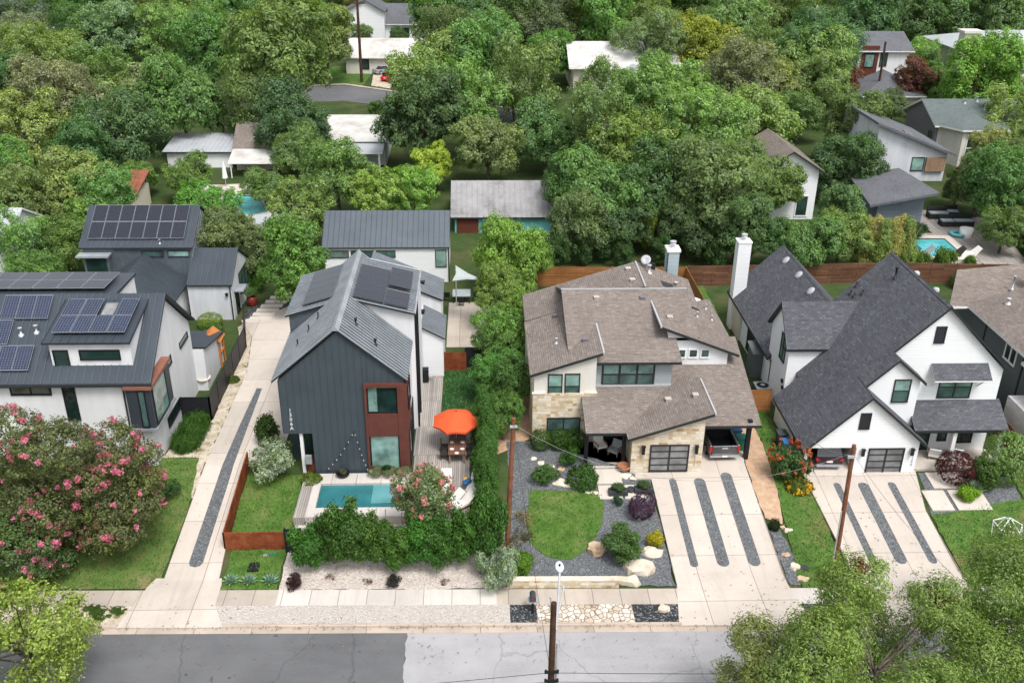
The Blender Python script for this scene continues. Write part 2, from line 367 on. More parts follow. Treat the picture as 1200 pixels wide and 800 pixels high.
M['car_grey'] = plain('grey_car_paint', (.10, .105, .115), .25, .04, 1, .5, .5)
M['car_plum'] = plain('dark_plum_car_paint', (.055, .025, .03), .2, .04, 1, .6, .4)
M['car_red'] = plain('red_car_paint', (.50, .012, .02), .25, .04, 1, .5)
M['car_silver'] = plain('silver_car_paint', (.42, .45, .5), .25, .04, 1, .5, .5)
M['car_black'] = plain('black_car_paint', (.012, .014, .02), .2, .04, 1, .5)
M['car_glass'] = glass('car_glass', (.02, .028, .034), .04)
M['tyre'] = plain('tyre_rubber', (.012, .012, .012), .85, .1)
M['chrome'] = plain('chrome', (.6, .6, .62), .2, .03, 1, .5, .9)
M['tail_red'] = plain('red_tail_light', (.42, .02, .02), .3, .05)
M['plate'] = plain('licence_plate', (.75, .77, .8), .5, .03)
M['bin_green'] = plain('green_bin_plastic', (.02, .15, .10), .5, .08)
M['bin_blue'] = plain('blue_bin_plastic', (.02, .10, .24), .5, .08)
M['bulb'] = plain('frosted_bulb', (.5, .5, .47), .4, .02)
M['yellow_paint'] = plain('yellow_paint', (.65, .45, .03), .6, .1)
M['soil'] = plain('dark_planter_soil', (.03, .02, .015), .95, .2, 3)
M['planter_dark'] = plain('dark_planter', (.045, .05, .055), .7, .15, 2)
# ---------------------------------------------------------------- foliage
def leaf_mat(name, var=.35, hue=(1.12, 1.14, .80), fixed=None, gloss=.55):
    t = NT(name)
    if fixed: col = t.n('ShaderNodeRGB'); col.outputs[0].default_value = (*fixed, 1); col = col.outputs[0]
    else: col = t.n('ShaderNodeObjectInfo').outputs['Color']
    g = t.n('ShaderNodeNewGeometry')
    tc = t.n('ShaderNodeTexCoord').outputs['Object']
    c = t.mix(1.0, col, t.ramp(g.outputs['Random Per Island'], [(0, (1-var*1.0,)*3), (.6, (1, 1, 1)), (1, (1+var*1.9,)*3)]), 'MULTIPLY')
    warm = t.mix(1.0, c, hue, 'MULTIPLY')
    c = t.mix(t.ramp(t.noise(tc, .55, 4, .6), [(.42, (0, 0, 0)), (.68, (1, 1, 1))]), c, warm)
    b = t.n('ShaderNodeBsdfPrincipled'); t.l(c, b.inputs['Base Color']); b.inputs['Roughness'].default_value = gloss; b.inputs['Specular IOR Level'].default_value = .22
    tr = t.n('ShaderNodeBsdfTranslucent'); t.l(t.mix(1.0, c, (1.35, 1.5, .6), 'MULTIPLY'), tr.inputs[0])
    m = t.n('ShaderNodeMixShader', i_0=.40); t.l(b.outputs[0], m.inputs[1]); t.l(tr.outputs[0], m.inputs[2]); t.l(m.outputs[0], t.out.inputs[0])
    return t.mat
M['leaf'] = leaf_mat('tree_leaves'); M['petal'] = leaf_mat('flower_petals', .3, (1.1, .8, 1.0), None, .7)
M['bark'] = ground('bark', [(.3, (.05, .04, .032)), (.5, (.11, .09, .075)), (.7, (.19, .165, .14))], 3, 8, .95, .6)
M['bark_pale'] = ground('pale_bark', [(.3, (.16, .14, .12)), (.5, (.28, .255, .22)), (.7, (.40, .37, .33))], 3, 8, .95, .5)
def leaves(lobes, n, size, per=22, cr=.34, seed=1, aspect=.5, up=.25, jit=.8, shell=.25, inner=.08, droop=0.0, low=-.75):
    g = np.random.default_rng(seed); L = np.array(lobes, float)          # cx cy cz rx ry rz
    if L.shape[1] == 4: L = np.hstack([L, L[:, 3:4], L[:, 3:4]])
    w = (L[:, 3]*L[:, 5])**1.0; nc = max(8, n//per)
    k = g.choice(len(L), nc*3, p=w/w.sum())
    d = g.normal(size=(nc*3, 3)); d /= np.linalg.norm(d, axis=1)[:, None]
    rad = 1-shell*g.random(nc*3)**2
    inn = g.random(nc*3) < inner; rad[inn] = g.random(inn.sum())*.8
    P = L[k, :3]+d*L[k, 3:6]*rad[:, None]
    ok = d[:, 2] > low
    for i in range(len(L)):
        q = (P-L[i, :3])/L[i, 3:6]
        ok &= ~(((q**2).sum(1) < .68) & (k != i) & ~inn)
    P, d, rr = P[ok][:nc], d[ok][:nc], L[k[ok], 3][:nc]
    nc = len(P); crs = cr*(.6+.8*g.random(nc))
    idx = np.repeat(np.arange(nc), per); N = len(idx)
    off = g.normal(size=(N, 3))*.55; off /= np.maximum(1, np.linalg.norm(off, axis=1))[:, None]
    Q = P[idx]+off*crs[idx][:, None]; Q[:, 2] -= droop*np.abs(off[:, 0])*crs[idx]
    nrm = d[idx]+off*.5+g.normal(size=(N, 3))*jit*.6+np.array([0, 0, up]); nrm /= np.linalg.norm(nrm, axis=1)[:, None]
    t = g.normal(size=(N, 3)); t[:, 2] -= droop*1.5; t -= nrm*(t*nrm).sum(1)[:, None]; t /= np.linalg.norm(t, axis=1)[:, None]
    b = np.cross(nrm, t); s = size*(.65+.7*g.random(N))[:, None]
    V = np.empty((N, 4, 3)); fold = nrm*s*.14
    V[:, 0] = Q-t*s*.5; V[:, 1] = Q+b*s*aspect*.5+fold+t*s*.05; V[:, 2] = Q+t*s*.5; V[:, 3] = Q-b*s*aspect*.5+fold+t*s*.05
    return V.reshape(-1, 3)
def leaf_mesh(name, V, mat):
    me = bpy.data.meshes.new(name); N = len(V)//4
    me.vertices.add(len(V)); me.vertices.foreach_set('co', V.astype(np.float32).ravel())
    me.loops.add(len(V)); me.loops.foreach_set('vertex_index', np.arange(len(V), dtype=np.int32))
    me.polygons.add(N); me.polygons.foreach_set('loop_start', np.arange(0, len(V), 4, dtype=np.int32)); me.polygons.foreach_set('loop_total', np.full(N, 4, np.int32))
    me.update(calc_edges=True); me.validate(); me.materials.append(mat); return me
def dome(seed, n, R, cz, h, lr=(.36, .52), base=.0):
    """lobes spread through a dome-shaped crown: radius R, centre height cz, half height h"""
    g = random.Random(seed); out = [(0, 0, cz-.1*h, R*.62, R*.62, h*.62)]; ph = [g.uniform(0, 6.28) for _ in range(3)]
    for i in range(n):
        a = i*2.399+g.uniform(-.4, .4); z = g.uniform(-.85, 1)*.74
        q = math.sqrt(max(0, 1-z*z))*g.uniform(.48, .80)*(1+.16*math.sin(2*a+ph[0])+.10*math.sin(3*a+ph[1]+2*z)); r = R*g.uniform(*lr)
        out.append((q*R*math.cos(a), q*R*math.sin(a), cz+z*h*.82+base, r, r*g.uniform(.85, 1.1), r*g.uniform(.6, .85)))
    return out
def trunk_mesh(name, lobes, H, r, mat, seed=1, multi=1, lean=.3):
    g = random.Random(seed); mb = MB()
    for k in range(multi):
        a = 2*math.pi*k/max(1, multi); bx, by = (.18*r*6*math.cos(a), .18*r*6*math.sin(a)) if multi > 1 else (0, 0)
        top = (bx*3+g.uniform(-lean, lean), by*3+g.uniform(-lean, lean), H)
        mid = ((bx+top[0])/2+g.uniform(-.1, .1), (by+top[1])/2+g.uniform(-.1, .1), H*.5)
        mb.tube([(bx, by, -.3), (bx, by, .15), mid, top], [r*1.5, r*1.1, r*.85, r*.6], 8)
        for i, l in enumerate(lobes):
            if i % multi != k: continue
            e = Vector(l[:3]); s = Vector(mid).lerp(Vector(top), g.uniform(.3, 1)); m = s.lerp(e, .5)+Vector((g.uniform(-.2, .2), g.uniform(-.2, .2), g.uniform(0, .35)))
            mb.tube([s, m, e, e+(e-s).normalized()*l[3]*.5+Vector((0, 0, l[3]*.3))], [r*.42, r*.26, r*.13, r*.04], 6, cap=False)
    o = mb.build(name, mat); me = o.data; bpy.data.objects.remove(o); return me
PROTO = {}
def proto(key, seed, n=14, R_=4.0, cz=5.0, h=4.3, leaves_n=15000, size=.34, H=4.2, r=.22, bark='bark', multi=1, lr=(.36, .52), **kw):
    lb = dome(seed, n, R_, cz, h, lr)
    PROTO[key] = (leaf_mesh('crown', leaves(lb, leaves_n, size, seed=seed, **kw), M['leaf']), trunk_mesh('trunk', lb, H, r, M[bark], seed, multi), R_, cz)
for i in range(6): proto('broad%d' % i, 11+i, 26+i % 5, lr=(.24, .44), leaves_n=22000, size=.27, cr=.42, up=.5, shell=.55, per=40, inner=.03)
for i in range(4): proto('olive%d' % i, 31+i, 28, lr=(.20, .36), leaves_n=19000, size=.26, per=42, cr=.38, up=.65, inner=.03, shell=.55)
for i in range(3): proto('loose%d' % i, 51+i, 15, lr=(.22, .36), leaves_n=10000, size=.28, per=30, cr=.45, shell=.5, bark='bark_pale')
for i in range(3): proto('fine%d' % i, 61+i, 28, lr=(.22, .40), leaves_n=27000, size=.21, per=44, cr=.38, aspect=.42, up=.5, shell=.5, inner=.03)
for i in range(3): proto('tall%d' % i, 71+i, 18, 3.0, 5.2, 5.0, leaves_n=17000, size=.27, lr=(.28, .46), cr=.40, up=.5, per=40, shell=.5, inner=.03)
_cnt = {}
def tree(label, px, py, r, kind, col, hc=None, name='tree', group='trees of the back gardens', base=None, sz=1.0, cat='tree'):
    cand = [k for k in PROTO if k.startswith(kind)]; _cnt[kind] = _cnt.get(kind, rnd.randrange(9))+1
    cme, tme, R0, cz = PROTO[cand[_cnt[kind] % len(cand)]]
    s = 1.2
    for _ in range(8):
        P = gp(px, py, cz*s*sz) if base is None else Vector(base); rm = r*depth(P+Vector((0, 0, cz*s*sz)))/FPX; s = rm/R0
        if base is not None: break
    g0 = zg(P.y)
    t = thing(name, label, cat, (P.x, P.y, g0), group, rnd.uniform(0, 6.28)); t.scale = (s*rnd.uniform(.9, 1.16), s*rnd.uniform(.9, 1.16), s*sz*rnd.uniform(.95, 1.15))
    j = lambda v: max(.005, v*rnd.uniform(.88, 1.14))
    for nm, me in (('crown', cme), ('trunk', tme)):
        o = bpy.data.objects.new(nm, me); C.objects.link(o); o.parent = t; ORG[o.name] = Vector()
        k = rnd.uniform(.98, 1.3); o.color = (j(col[0])*k, j(col[1])*k, j(col[2])*k, 1)
    return t
G_mid, G_dark, G_olive, G_lime, G_grey, G_yel, G_bright, G_blue, G_maroon = (.145, .225, .090), (.098, .162, .074), (.205, .272, .105), (.24, .33, .095), (.185, .24, .142), (.27, .33, .08), (.140, .245, .072), (.13, .18, .12), (.19, .085, .08)
# ---- shrubs (one clump of leaves each)
SH = {}
def shrub_proto(key, lobes, n, size, stems=True, **kw):
    V = leaves(lobes, n, size, **kw); me = leaf_mesh('foliage', V, M['leaf'])
    SH[key] = me
def ball(seed, n=9, R_=1.0, h=.9, lr=(.42, .6)): return [(x, y, max(z, .25), a, b, c) for x, y, z, a, b, c in dome(seed, n, R_*.8, h*.75, h*.7, lr)]
shrub_proto('dense', ball(3, 10), 5200, .10, per=16, cr=.12, seed=3, inner=.1, low=-1)
shrub_proto('dense2', ball(4, 8), 4600, .11, per=16, cr=.13, seed=4, low=-1)
shrub_proto('clipped', [(0, 0, .72, .86, .86, .8)], 6000, .075, per=10, cr=.07, seed=5, jit=.5, low=-1, shell=.08)
shrub_proto('loose', ball(6, 12, 1, 1, (.25, .4)), 3000, .15, per=16, cr=.2, seed=6, low=-1)
shrub_proto('laurel', [(x*.9, y*.9, z*1.25, a*.75, b*.75, c*1.1) for x, y, z, a, b, c in ball(7, 14, 1, 1.25, (.34, .5))], 11000, .10, per=22, cr=.15, seed=7, up=.7, low=-1, aspect=.42, shell=.45, inner=.04)
shrub_proto('cypress', [(0, 0, .5, .7, .7, .6), (.1, .1, 1.2, .62, .62, .8), (-.1, 0, 2.0, .5, .5, .8), (.05, -.05, 2.7, .3, .3, .6)], 12000, .095, per=24, cr=.15, seed=8, up=.9, low=-1, aspect=.40, shell=.45, inner=.04)
shrub_proto('grassy', [(0, 0, .35, .85, .85, .45)], 2600, .42, per=10, cr=.2, seed=9, aspect=.07, up=0, low=-1)
shrub_proto('tuft', [(0, 0, .25, .6, .6, .35)], 150, .55, per=6, cr=.15, seed=12, aspect=.08, up=0, low=-1)
shrub_proto('low', [(0, 0, .18, .9, .9, .28), (.3, .3, .2, .55, .55, .3), (-.4, .1, .2, .5, .5, .33)], 3600, .11, per=14, cr=.11, seed=10, low=-.3)
def shrub(label, kind, P, rx, h, col, name='shrub', ry=None, group=None, cat='shrub', z=None, rz=None):
    """P: ground point; rx: radius in metres; h: height scale (1 = as wide as tall)"""
    P = Vector(P); o = bpy.data.objects.new(name, SH[kind]); C.objects.link(o); ORG[o.name] = P
    o.location = (P.x, P.y, zg(P.y) if z is None else z); o.scale = (rx, ry or rx, h); o.rotation_euler = (0, 0, rnd.uniform(0, 6.28) if rz is None else rz)
    o.color = (*col, 1); return tag(o, label, cat, group)
def blossoms(t, lobes, n, size, col, seed=2, cl=.16, zmin=-1):
    g = np.random.default_rng(seed); L = np.array([l if len(l) == 6 else (*l, l[3], l[3]) for l in lobes], float)
    k = g.integers(0, len(L), n); d = g.normal(size=(n, 3)); d[:, 2] = np.abs(d[:, 2])*.6+.1*g.normal(size=n); d /= np.linalg.norm(d, axis=1)[:, None]
    P = L[k, :3]+d*L[k, 3:6]*1.04
    for i in range(len(L)): 
        bad = ((((P-L[i, :3])/L[i, 3:6])**2).sum(1) < .8); P = P[~bad]; 
    lb = [(*p, cl*g.uniform(.6, 1.3)) for p in P]
    V = leaves(lb, len(lb)*26, size, per=26, cr=cl, seed=seed+1, inner=.3, low=-1, aspect=.9)
    o = bpy.data.objects.new('blossoms', leaf_mesh('blossoms', V, M['petal'])); C.objects.link(o); o.parent = t; o.color = (*col, 1); ORG[o.name] = ORG[t.name]
    return o
# ---------------------------------------------------------------- camera, light, world
sce = bpy.context.scene
cd = bpy.data.cameras.new('camera'); cam = bpy.data.objects.new('camera', cd); C.objects.link(cam); sce.camera = cam
cd.sensor_width = 36; cd.lens = 36*FPX/1200; cd.clip_end = 6000; cd.clip_start = .5
cam.matrix_world = Matrix(((RT.x, UP.x, -CF.x, 0), (RT.y, UP.y, -CF.y, 0), (RT.z, UP.z, -CF.z, HC), (0, 0, 0, 1)))
SUN_EL, SUN_AZ = 60.0, 150.0     # azimuth clockwise from +Y: the light comes from behind the camera
w = bpy.data.worlds.new('World'); sce.world = w; w.use_nodes = True; nt = w.node_tree; nt.nodes.clear()
sky = nt.nodes.new('ShaderNodeTexSky'); sky.sky_type = 'NISHITA'; sky.sun_disc = False; sky.sun_elevation = R(SUN_EL); sky.sun_rotation = R(SUN_AZ); sky.air_density = 1.2; sky.dust_density = 4.0; sky.ozone_density = 1
hs = nt.nodes.new('ShaderNodeHueSaturation'); hs.inputs['Saturation'].default_value = .28; bg = nt.nodes.new('ShaderNodeBackground'); wo = nt.nodes.new('ShaderNodeOutputWorld')
nt.links.new(sky.outputs[0], hs.inputs['Color']); nt.links.new(hs.outputs[0], bg.inputs[0]); nt.links.new(bg.outputs[0], wo.inputs[0]); bg.inputs[1].default_value = .132
sd = bpy.data.lights.new('sun', 'SUN'); sd.energy = 1.4; sd.angle = R(18); sd.color = (1, .97, .92); so = bpy.data.objects.new('sun', sd); C.objects.link(so); so.location = (0, -40, 120)
_d = Vector((math.sin(R(SUN_AZ))*math.cos(R(SUN_EL)), math.cos(R(SUN_AZ))*math.cos(R(SUN_EL)), math.sin(R(SUN_EL))))
so.rotation_euler = _d.to_track_quat('Z', 'Y').to_euler()
vs = sce.view_settings; vs.view_transform = 'Standard'; vs.look = 'None'; vs.gamma = 1; vs.use_curve_mapping = False; vs.exposure = .80
sce.cycles.max_bounces = 6; sce.cycles.diffuse_bounces = 3; sce.cycles.transparent_max_bounces = 4; sce.cycles.caustics_reflective = False; sce.cycles.caustics_refractive = False
# ---------------------------------------------------------------- ground
mb = MB(); ys = [-60, 43.2, 53, 85, 140, 220, 330, 600, 3500]; xs = [-3000, -400, -120, -40, 0, 40, 120, 400, 3000]
vv = [(x, y, zg(y)) for y in ys for x in xs]; nx = len(xs)
mb.add(vv, [(j*nx+i, j*nx+i+1, (j+1)*nx+i+1, (j+1)*nx+i) for j in range(len(ys)-1) for i in range(nx-1)])
mb.build('ground', M['earth'], kind='structure')
def clip(poly, y, keep_above):
    out = []; n = len(poly)
    for i in range(n):
        a, b = poly[i], poly[(i+1) % n]; ia = (a[1] >= y) == keep_above; ib = (b[1] >= y) == keep_above
        if ia: out.append(a)
        if ia != ib: k = (y-a[1])/(b[1]-a[1]); out.append((a[0]+(b[0]-a[0])*k, y))
    return out
def drape(mb, poly, dz, m=0, skirt=0.0):
    ed = [-60, 43.2, 53, 85, 140, 330, 600]
    for a, b in zip(ed, ed[1:]):
        q = clip(clip(poly, a, True), b, False)
        if len(q) > 2:
            ar = sum(q[i][0]*q[(i+1) % len(q)][1]-q[(i+1) % len(q)][0]*q[i][1] for i in range(len(q)))
            if abs(ar) < 1e-6: continue
            if ar < 0: q = q[::-1]
            s0 = {43.2: 0, 53: 1.2, 85: 1.2}
            vs = [(x, y, zg(min(max(y, a+1e-6), b-1e-6) if 43.2 < y else y)+dz) for x, y in q]
            mb.add(vs, [tuple(range(len(q)))], m)
    if skirt:
        n = len(poly)
        for i in range(n):
            (x0, y0), (x1, y1) = poly[i], poly[(i+1) % n]
            mb.add([(x0, y0, zg(y0)+dz-skirt), (x1, y1, zg(y1)+dz-skirt), (x1, y1, zg(y1)+dz), (x0, y0, zg(y0)+dz)], [(0, 1, 2, 3)], m)
    return mb
LAWNS = []
def ragged(poly, amp, step=.45):
    g = random.Random(len(poly)*7+int(abs(poly[0][0])*10)); out = []
    for i in range(len(poly)):
        (x0, y0), (x1, y1) = poly[i], poly[(i+1) % len(poly)]; k = max(1, int(math.hypot(x1-x0, y1-y0)/step)) if abs(x0) < 45 and abs(x1) < 45 else 1
        for j in range(k): out.append((x0+(x1-x0)*j/k+g.uniform(-amp, amp), y0+(y1-y0)*j/k+g.uniform(-amp, amp)))
    return out
def sheet(name, polys, dz, mat, skirt=0.0, kind='structure', rag=0.0):
    mb = MB()
    if 'lawn' in name or 'turf' in name: rag = rag or .07; LAWNS.extend([(p, dz, name) for p in polys])
    if 'bed' in name or 'strip' in name and 'gravel' not in name or 'path' in name: rag = rag or .08
    for p in polys: drape(mb, ragged(p, rag) if rag else p, dz, 0, skirt)
    return mb.build(name, mat, kind=kind)
SK = lambda x: -.018*x
def sk(pts): return [(x, y+SK(x)) for x, y in pts]
def band(x0, x1, y0, y1): return sk([(x0, y0), (x1, y0), (x1, y1), (x0, y1)])
def rounded(x0, x1, y0, y1, k=8, both=True, slant=0.0):
    """strip with round ends"""
    r = (x1-x0)/2; cx = (x0+x1)/2; pts = []
    for i in range(k+1): a = math.pi+math.pi*i/k; pts.append((cx+r*math.cos(a), y0+r+r*math.sin(a)))
    if both:
        for i in range(k+1): a = math.pi*i/k; pts.append((cx+slant+r*math.cos(a), y1-r+r*math.sin(a)))
    else: pts += [(x1+slant, y1), (x0+slant, y1)]
    return pts
sheet('road', [band(-160, -3.85, 26, 38.78)], .008, M['asph_dark'])
sheet('road_resurfaced', [[(-3.85+.03*math.sin(i*2.1)+.03*math.sin(i*5.3), 26+i*.25697) for i in range(51)]+[(160, 38.78-2.88), (160, 26-2.88)]], .012, M['asph_light'])
# the kerb: gutter strip, raised lip and back edge, broken by three drive aprons
mb = MB(); gaps = [(-19.1, -13.6), (10.7, 17.4), (19.8, 28.8)]
drape(mb, band(-160, 160, 38.78, 39.18), .016)
xs = [-160]+[v for g in gaps for v in g]+[160]
for a, b in zip(xs[::2], xs[1::2]):
    p0, p1 = Vector((a, 39.18+SK(a), 0)), Vector((b, 39.18+SK(b), 0)); u = Vector((0, 1, 0))
    prof = [(0, 0), (.03, .13), (.08, .15), (.2, .15), (.2, 0)]
    mb.extr([p0+Vector((0, y, z)) for y, z in prof], p1-p0, 0)
mb.build('kerb', M['conc_kerb'], kind='structure')
# verges between kerb and walk
sheet('gravel_verge', [band(-16, 1.6, 39.36, 40.82)], .10, M['pale_gravel'])
sheet('bare_verge', [band(-60, -17, 39.36, 40.82)], .09, M['sand'])
sheet('slate_verge', [band(1.6, 3.05, 39.36, 40.82), band(8.25, 12, 39.36, 40.82), band(16, 22, 39.36, 40.82)], .10, M['slate_speck'])
sheet('white_rock_verge', [band(3.05, 8.25, 39.36, 40.82)], .104, M['white_rock'])
sheet('grass_verge', [band(27, 90, 39.36, 40.82)], .09, M['lawn'])
# pavement
sheet('pavement', [band(-120, -17, 40.82, 42.08), band(-15.5, -11.1, 40.82, 42.08), band(.9, 12, 40.82, 42.08), ], .11, M['conc_walk'], .1)
sheet('pavement_new', [band(-11.1, .9, 40.82, 42.08), band(16, 22, 40.82, 42.08), band(27, 120, 40.82, 42.08)], .112, M['conc_white'], .1)
# driveways
sheet('driveway_apron', [sk([(-19.1, 39.15), (-13.55, 39.15), (-14.35, 40.9), (-14.4, 42.6), (-14.5, 43.05), (-18.15, 43.05), (-18.45, 42.3)]), sk([(10.55, 39.15), (17.75, 39.15), (17.3, 42.3), (11.0, 42.3)]), sk([(20.2, 39.15), (28.5, 39.15), (27.5, 42.3), (21.2, 42.3)])], .119, M['conc'], .12)
sheet('driveway', [
                   [(-17.7, 43.0), (-14.62, 43.0), (-14.92, 48), (-14.96, 53), (-13.0, 53.5), (-12.9, 78.3), (-16.6, 78.2), (-18.2, 76.6), (-20.2, 75.3), (-18.6, 72), (-17.72, 66)],
                   [(11.02, 41.8), (17.28, 41.75), (17.35, 52.6), (18.2, 58), (14.3, 58), (14.3, 51.9), (10.0, 51.8), (10.0, 51.2), (11.0, 51.2)],
                   [(21.3, 41.6), (27.46, 41.5), (27.55, 48), (28.35, 51.7), (24.1, 51.7), (24.1, 58), (20.9, 58), (20.9, 51.5)]], .125, M['conc'], .12)
strips = [[(-17.26, 44.55), (-17.0, 44.2), (-16.55, 44.15), (-16.05, 44.5), (-15.85, 45.2), (-15.85, 54), (-16.08, 63.3), (-16.5, 63.3), (-16.75, 58), (-17.0, 50)]]
strips = [[(-16.62, 44.5), (-16.5, 44.25), (-16.2, 44.15), (-15.95, 44.25), (-15.82, 44.5), (-15.83, 51.6), (-16.05, 63.2), (-16.45, 63.3), (-16.55, 58)]]
for a, b in ((12.1, 12.56), (13.68, 14.4), (15.52, 16.22)): strips.append(rounded(a, b, 43.6 if a < 15 else 43.6, 51.2 if a < 15 else 51.7))
for a, b in ((22.55, 23.0), (24.1, 24.8), (26.05, 26.55)): strips.append(rounded(a, b, 43.6, 50.6))
strips.append([(9.3, 42.0), (9.3, 42.0), (9.3, 42.0)]); strips.pop()
sheet('gravel_strips', strips, .131, M['slate'])
# lawns
sheet('lawn', [[(-60, 43.3), (-18.5, 42.5), (-17.9, 43.2), (-17.72, 48), (-17.9, 50.5), (-18.3, 54), (-20.6, 54), (-22, 53.2), (-60, 53.2)]], .1, M['lawn_dry'])
sheet('front_lawn', [[(-14.4, 42.4), (-11.3, 42.25), (-11.25, 45.5), (-14.4, 45.5)], [(-14.75, 45.7), (-11.2, 45.7), (-11.2, 52), (-14.75, 52)]], .1, M['turf'])
sheet('side_lawn', [[(-2.6, 57.5), (.3, 57.5), (.3, 66), (-2.6, 66)]], .06, M['turf_dark'])
k = []
for px, py in ((621, 576), (640, 575), (680, 577), (703, 580), (708, 588), (708, 602), (703, 620), (694, 637), (684, 648), (670, 655), (655, 656), (640, 652), (627, 644), (620, 632), (618, 605)):
    P = gp(px, py); k.append((P.x, P.y))
sheet('front_turf', [k], .09, M['turf'], .09)
sheet('strip_lawn', [[(18.0, 41.8), (20.9, 41.7), (21.1, 48), (20.85, 53), (20.6, 58), (20.6, 62), (19.2, 62), (19.2, 55), (18.7, 48.5)], [(27.6, 41.6), (60, 41.0), (60, 56), (35.3, 56), (34.2, 49), (27.75, 47.6)], [(17, 72), (21, 72), (21, 82.5), (15, 82.5)]], .08, M['lawn'])
sheet('slate_bed', [[(1.6, 42.3), (10.95, 42.2), (10.95, 51.2), (9.9, 51.8), (9.4, 52.4), (3.6, 55.6), (1.9, 55.6), (1.9, 48)], [(17.4, 42.1), (18.6, 42.1), (18.1, 46.6), (17.4, 46.6)],
                    [(27.8, 47.65), (33.9, 47.9), (34.4, 51.6), (28.5, 51.6)]], .05, M['slate'])
sheet('gravel_bed', [[(-11.2, 42.3), (1.6, 42.15), (1.6, 47.0), (-11.2, 47.0)]], .06, M['pink_gravel'])
sheet('dirt_path', [[(17.45, 47.6), (18.35, 47), (18.9, 50), (19.2, 55), (19.2, 62), (17.9, 62), (17.4, 52)]], .06, M['orange_dirt'])
sheet('rocky_strip', [[(-18.2, 50), (-17.75, 50), (-17.75, 66), (-18.65, 72), (-19.7, 75.4), (-20.2, 74), (-18.75, 69), (-18.65, 59), (-18.9, 55), (-20.6, 55), (-20.7, 53.2), (-18.6, 53.5)]], .07, M['sand'])
sheet('dark_gravel_bed', [[(-16.5, 78.4), (-12.9, 78.5), (-12.9, 81), (-17.0, 81.5), (-20.3, 77.5), (-20.3, 75.5), (-18.2, 76.8)]], .06, M['slate_speck'])
sheet('side_path', [[(1.2, 54), (3.6, 56), (3.6, 80), (1.2, 80)]], .03, M['orange_dirt'])
# back street, its kerb and verge
P = [gp(395, 101), gp(500, 118), gp(640, 150), gp(640, 172), gp(470, 148), gp(400, 122)]
sheet('back_street', [[(-60, 156), (-22, 163.6), (-12, 157.9), (10, 145), (10, 136), (-12, 149), (-21, 153), (-60, 146)]], .02, M['asph_dark'])
sheet('back_kerb', [[(-60, 156.1), (-22, 163.7), (-12, 158.0), (10, 145.1), (10, 145.8), (-12, 158.8), (-22, 164.6), (-60, 157)]], .08, M['conc_kerb'])
sheet('back_lawn', [[(-26, 165), (-19, 163), (-17.6, 178), (-26, 178)]], .06, M['lawn'])
sheet('back_driveway', [[(-17.5, 163), (-14.2, 161), (-14.0, 172), (-18, 173)]], .06, M['sand'])
sheet('far_street', [[(36, 182), (52, 170), (56, 172), (42, 186)]], .05, M['asph_light'])

# blades of grass over the near lawns, and litter on the hard ground
def inside(x, y, poly):
    c = False; n = len(poly)
    for i in range(n):
        (x0, y0), (x1, y1) = poly[i], poly[i-1]
        if (y0 > y) != (y1 > y) and x < (x1-x0)*(y-y0)/(y1-y0)+x0: c = not c
    return c
g = random.Random(3); mb = MB()
for poly, dz, nm in LAWNS:
    if nm == 'back_lawn': continue
    x0, x1 = max(-30, min(p[0] for p in poly)), min(40, max(p[0] for p in poly)); y0, y1 = min(p[1] for p in poly), max(p[1] for p in poly)
    for _ in range(int((x1-x0)*(y1-y0)*(46 if y0 < 60 else 12))):
        x, y = g.uniform(x0-.06, x1+.06), g.uniform(y0-.06, y1+.06)
        if not inside(x, y, poly): continue
        a = g.uniform(0, 6.28); c, s_ = math.cos(a), math.sin(a); h = g.uniform(.06, .17); b = zg(y)+dz; w_ = .035
        mb.add([(x-c*w_, y-s_*w_, b), (x+c*w_, y+s_*w_, b), (x-s_*h*.7, y+c*h*.7, b+h)], [(0, 1, 2)])
gb = mb.build('grass_blades', M['blade'], kind='stuff')
mb = MB(); 
for k in range(1500):
    x, y = g.choice(((g.uniform(-30, -12), g.uniform(36, 56)), (g.uniform(10, 32), g.uniform(35, 52)), (g.uniform(-30, 30), g.uniform(36.5, 40)), (lambda x: (x, 38.98+SK(x)+abs(g.gauss(0, .1))))(g.uniform(-26, 26)), (g.gauss(22, 5), g.gauss(40, 3))))
    a = g.uniform(0, 6.28); c, s_ = math.cos(a), math.sin(a); q = g.uniform(.03, .075); b = zg(y)+.15
    mb.add([(x-c*q, y-s_*q, b), (x+s_*q*.5, y-c*q*.5, b+.01), (x+c*q, y+s_*q, b), (x-s_*q*.5, y+c*q*.5, b+.012)], [(0, 1, 2, 3)])
mb.build('fallen_leaves', M['litter'], kind='stuff')
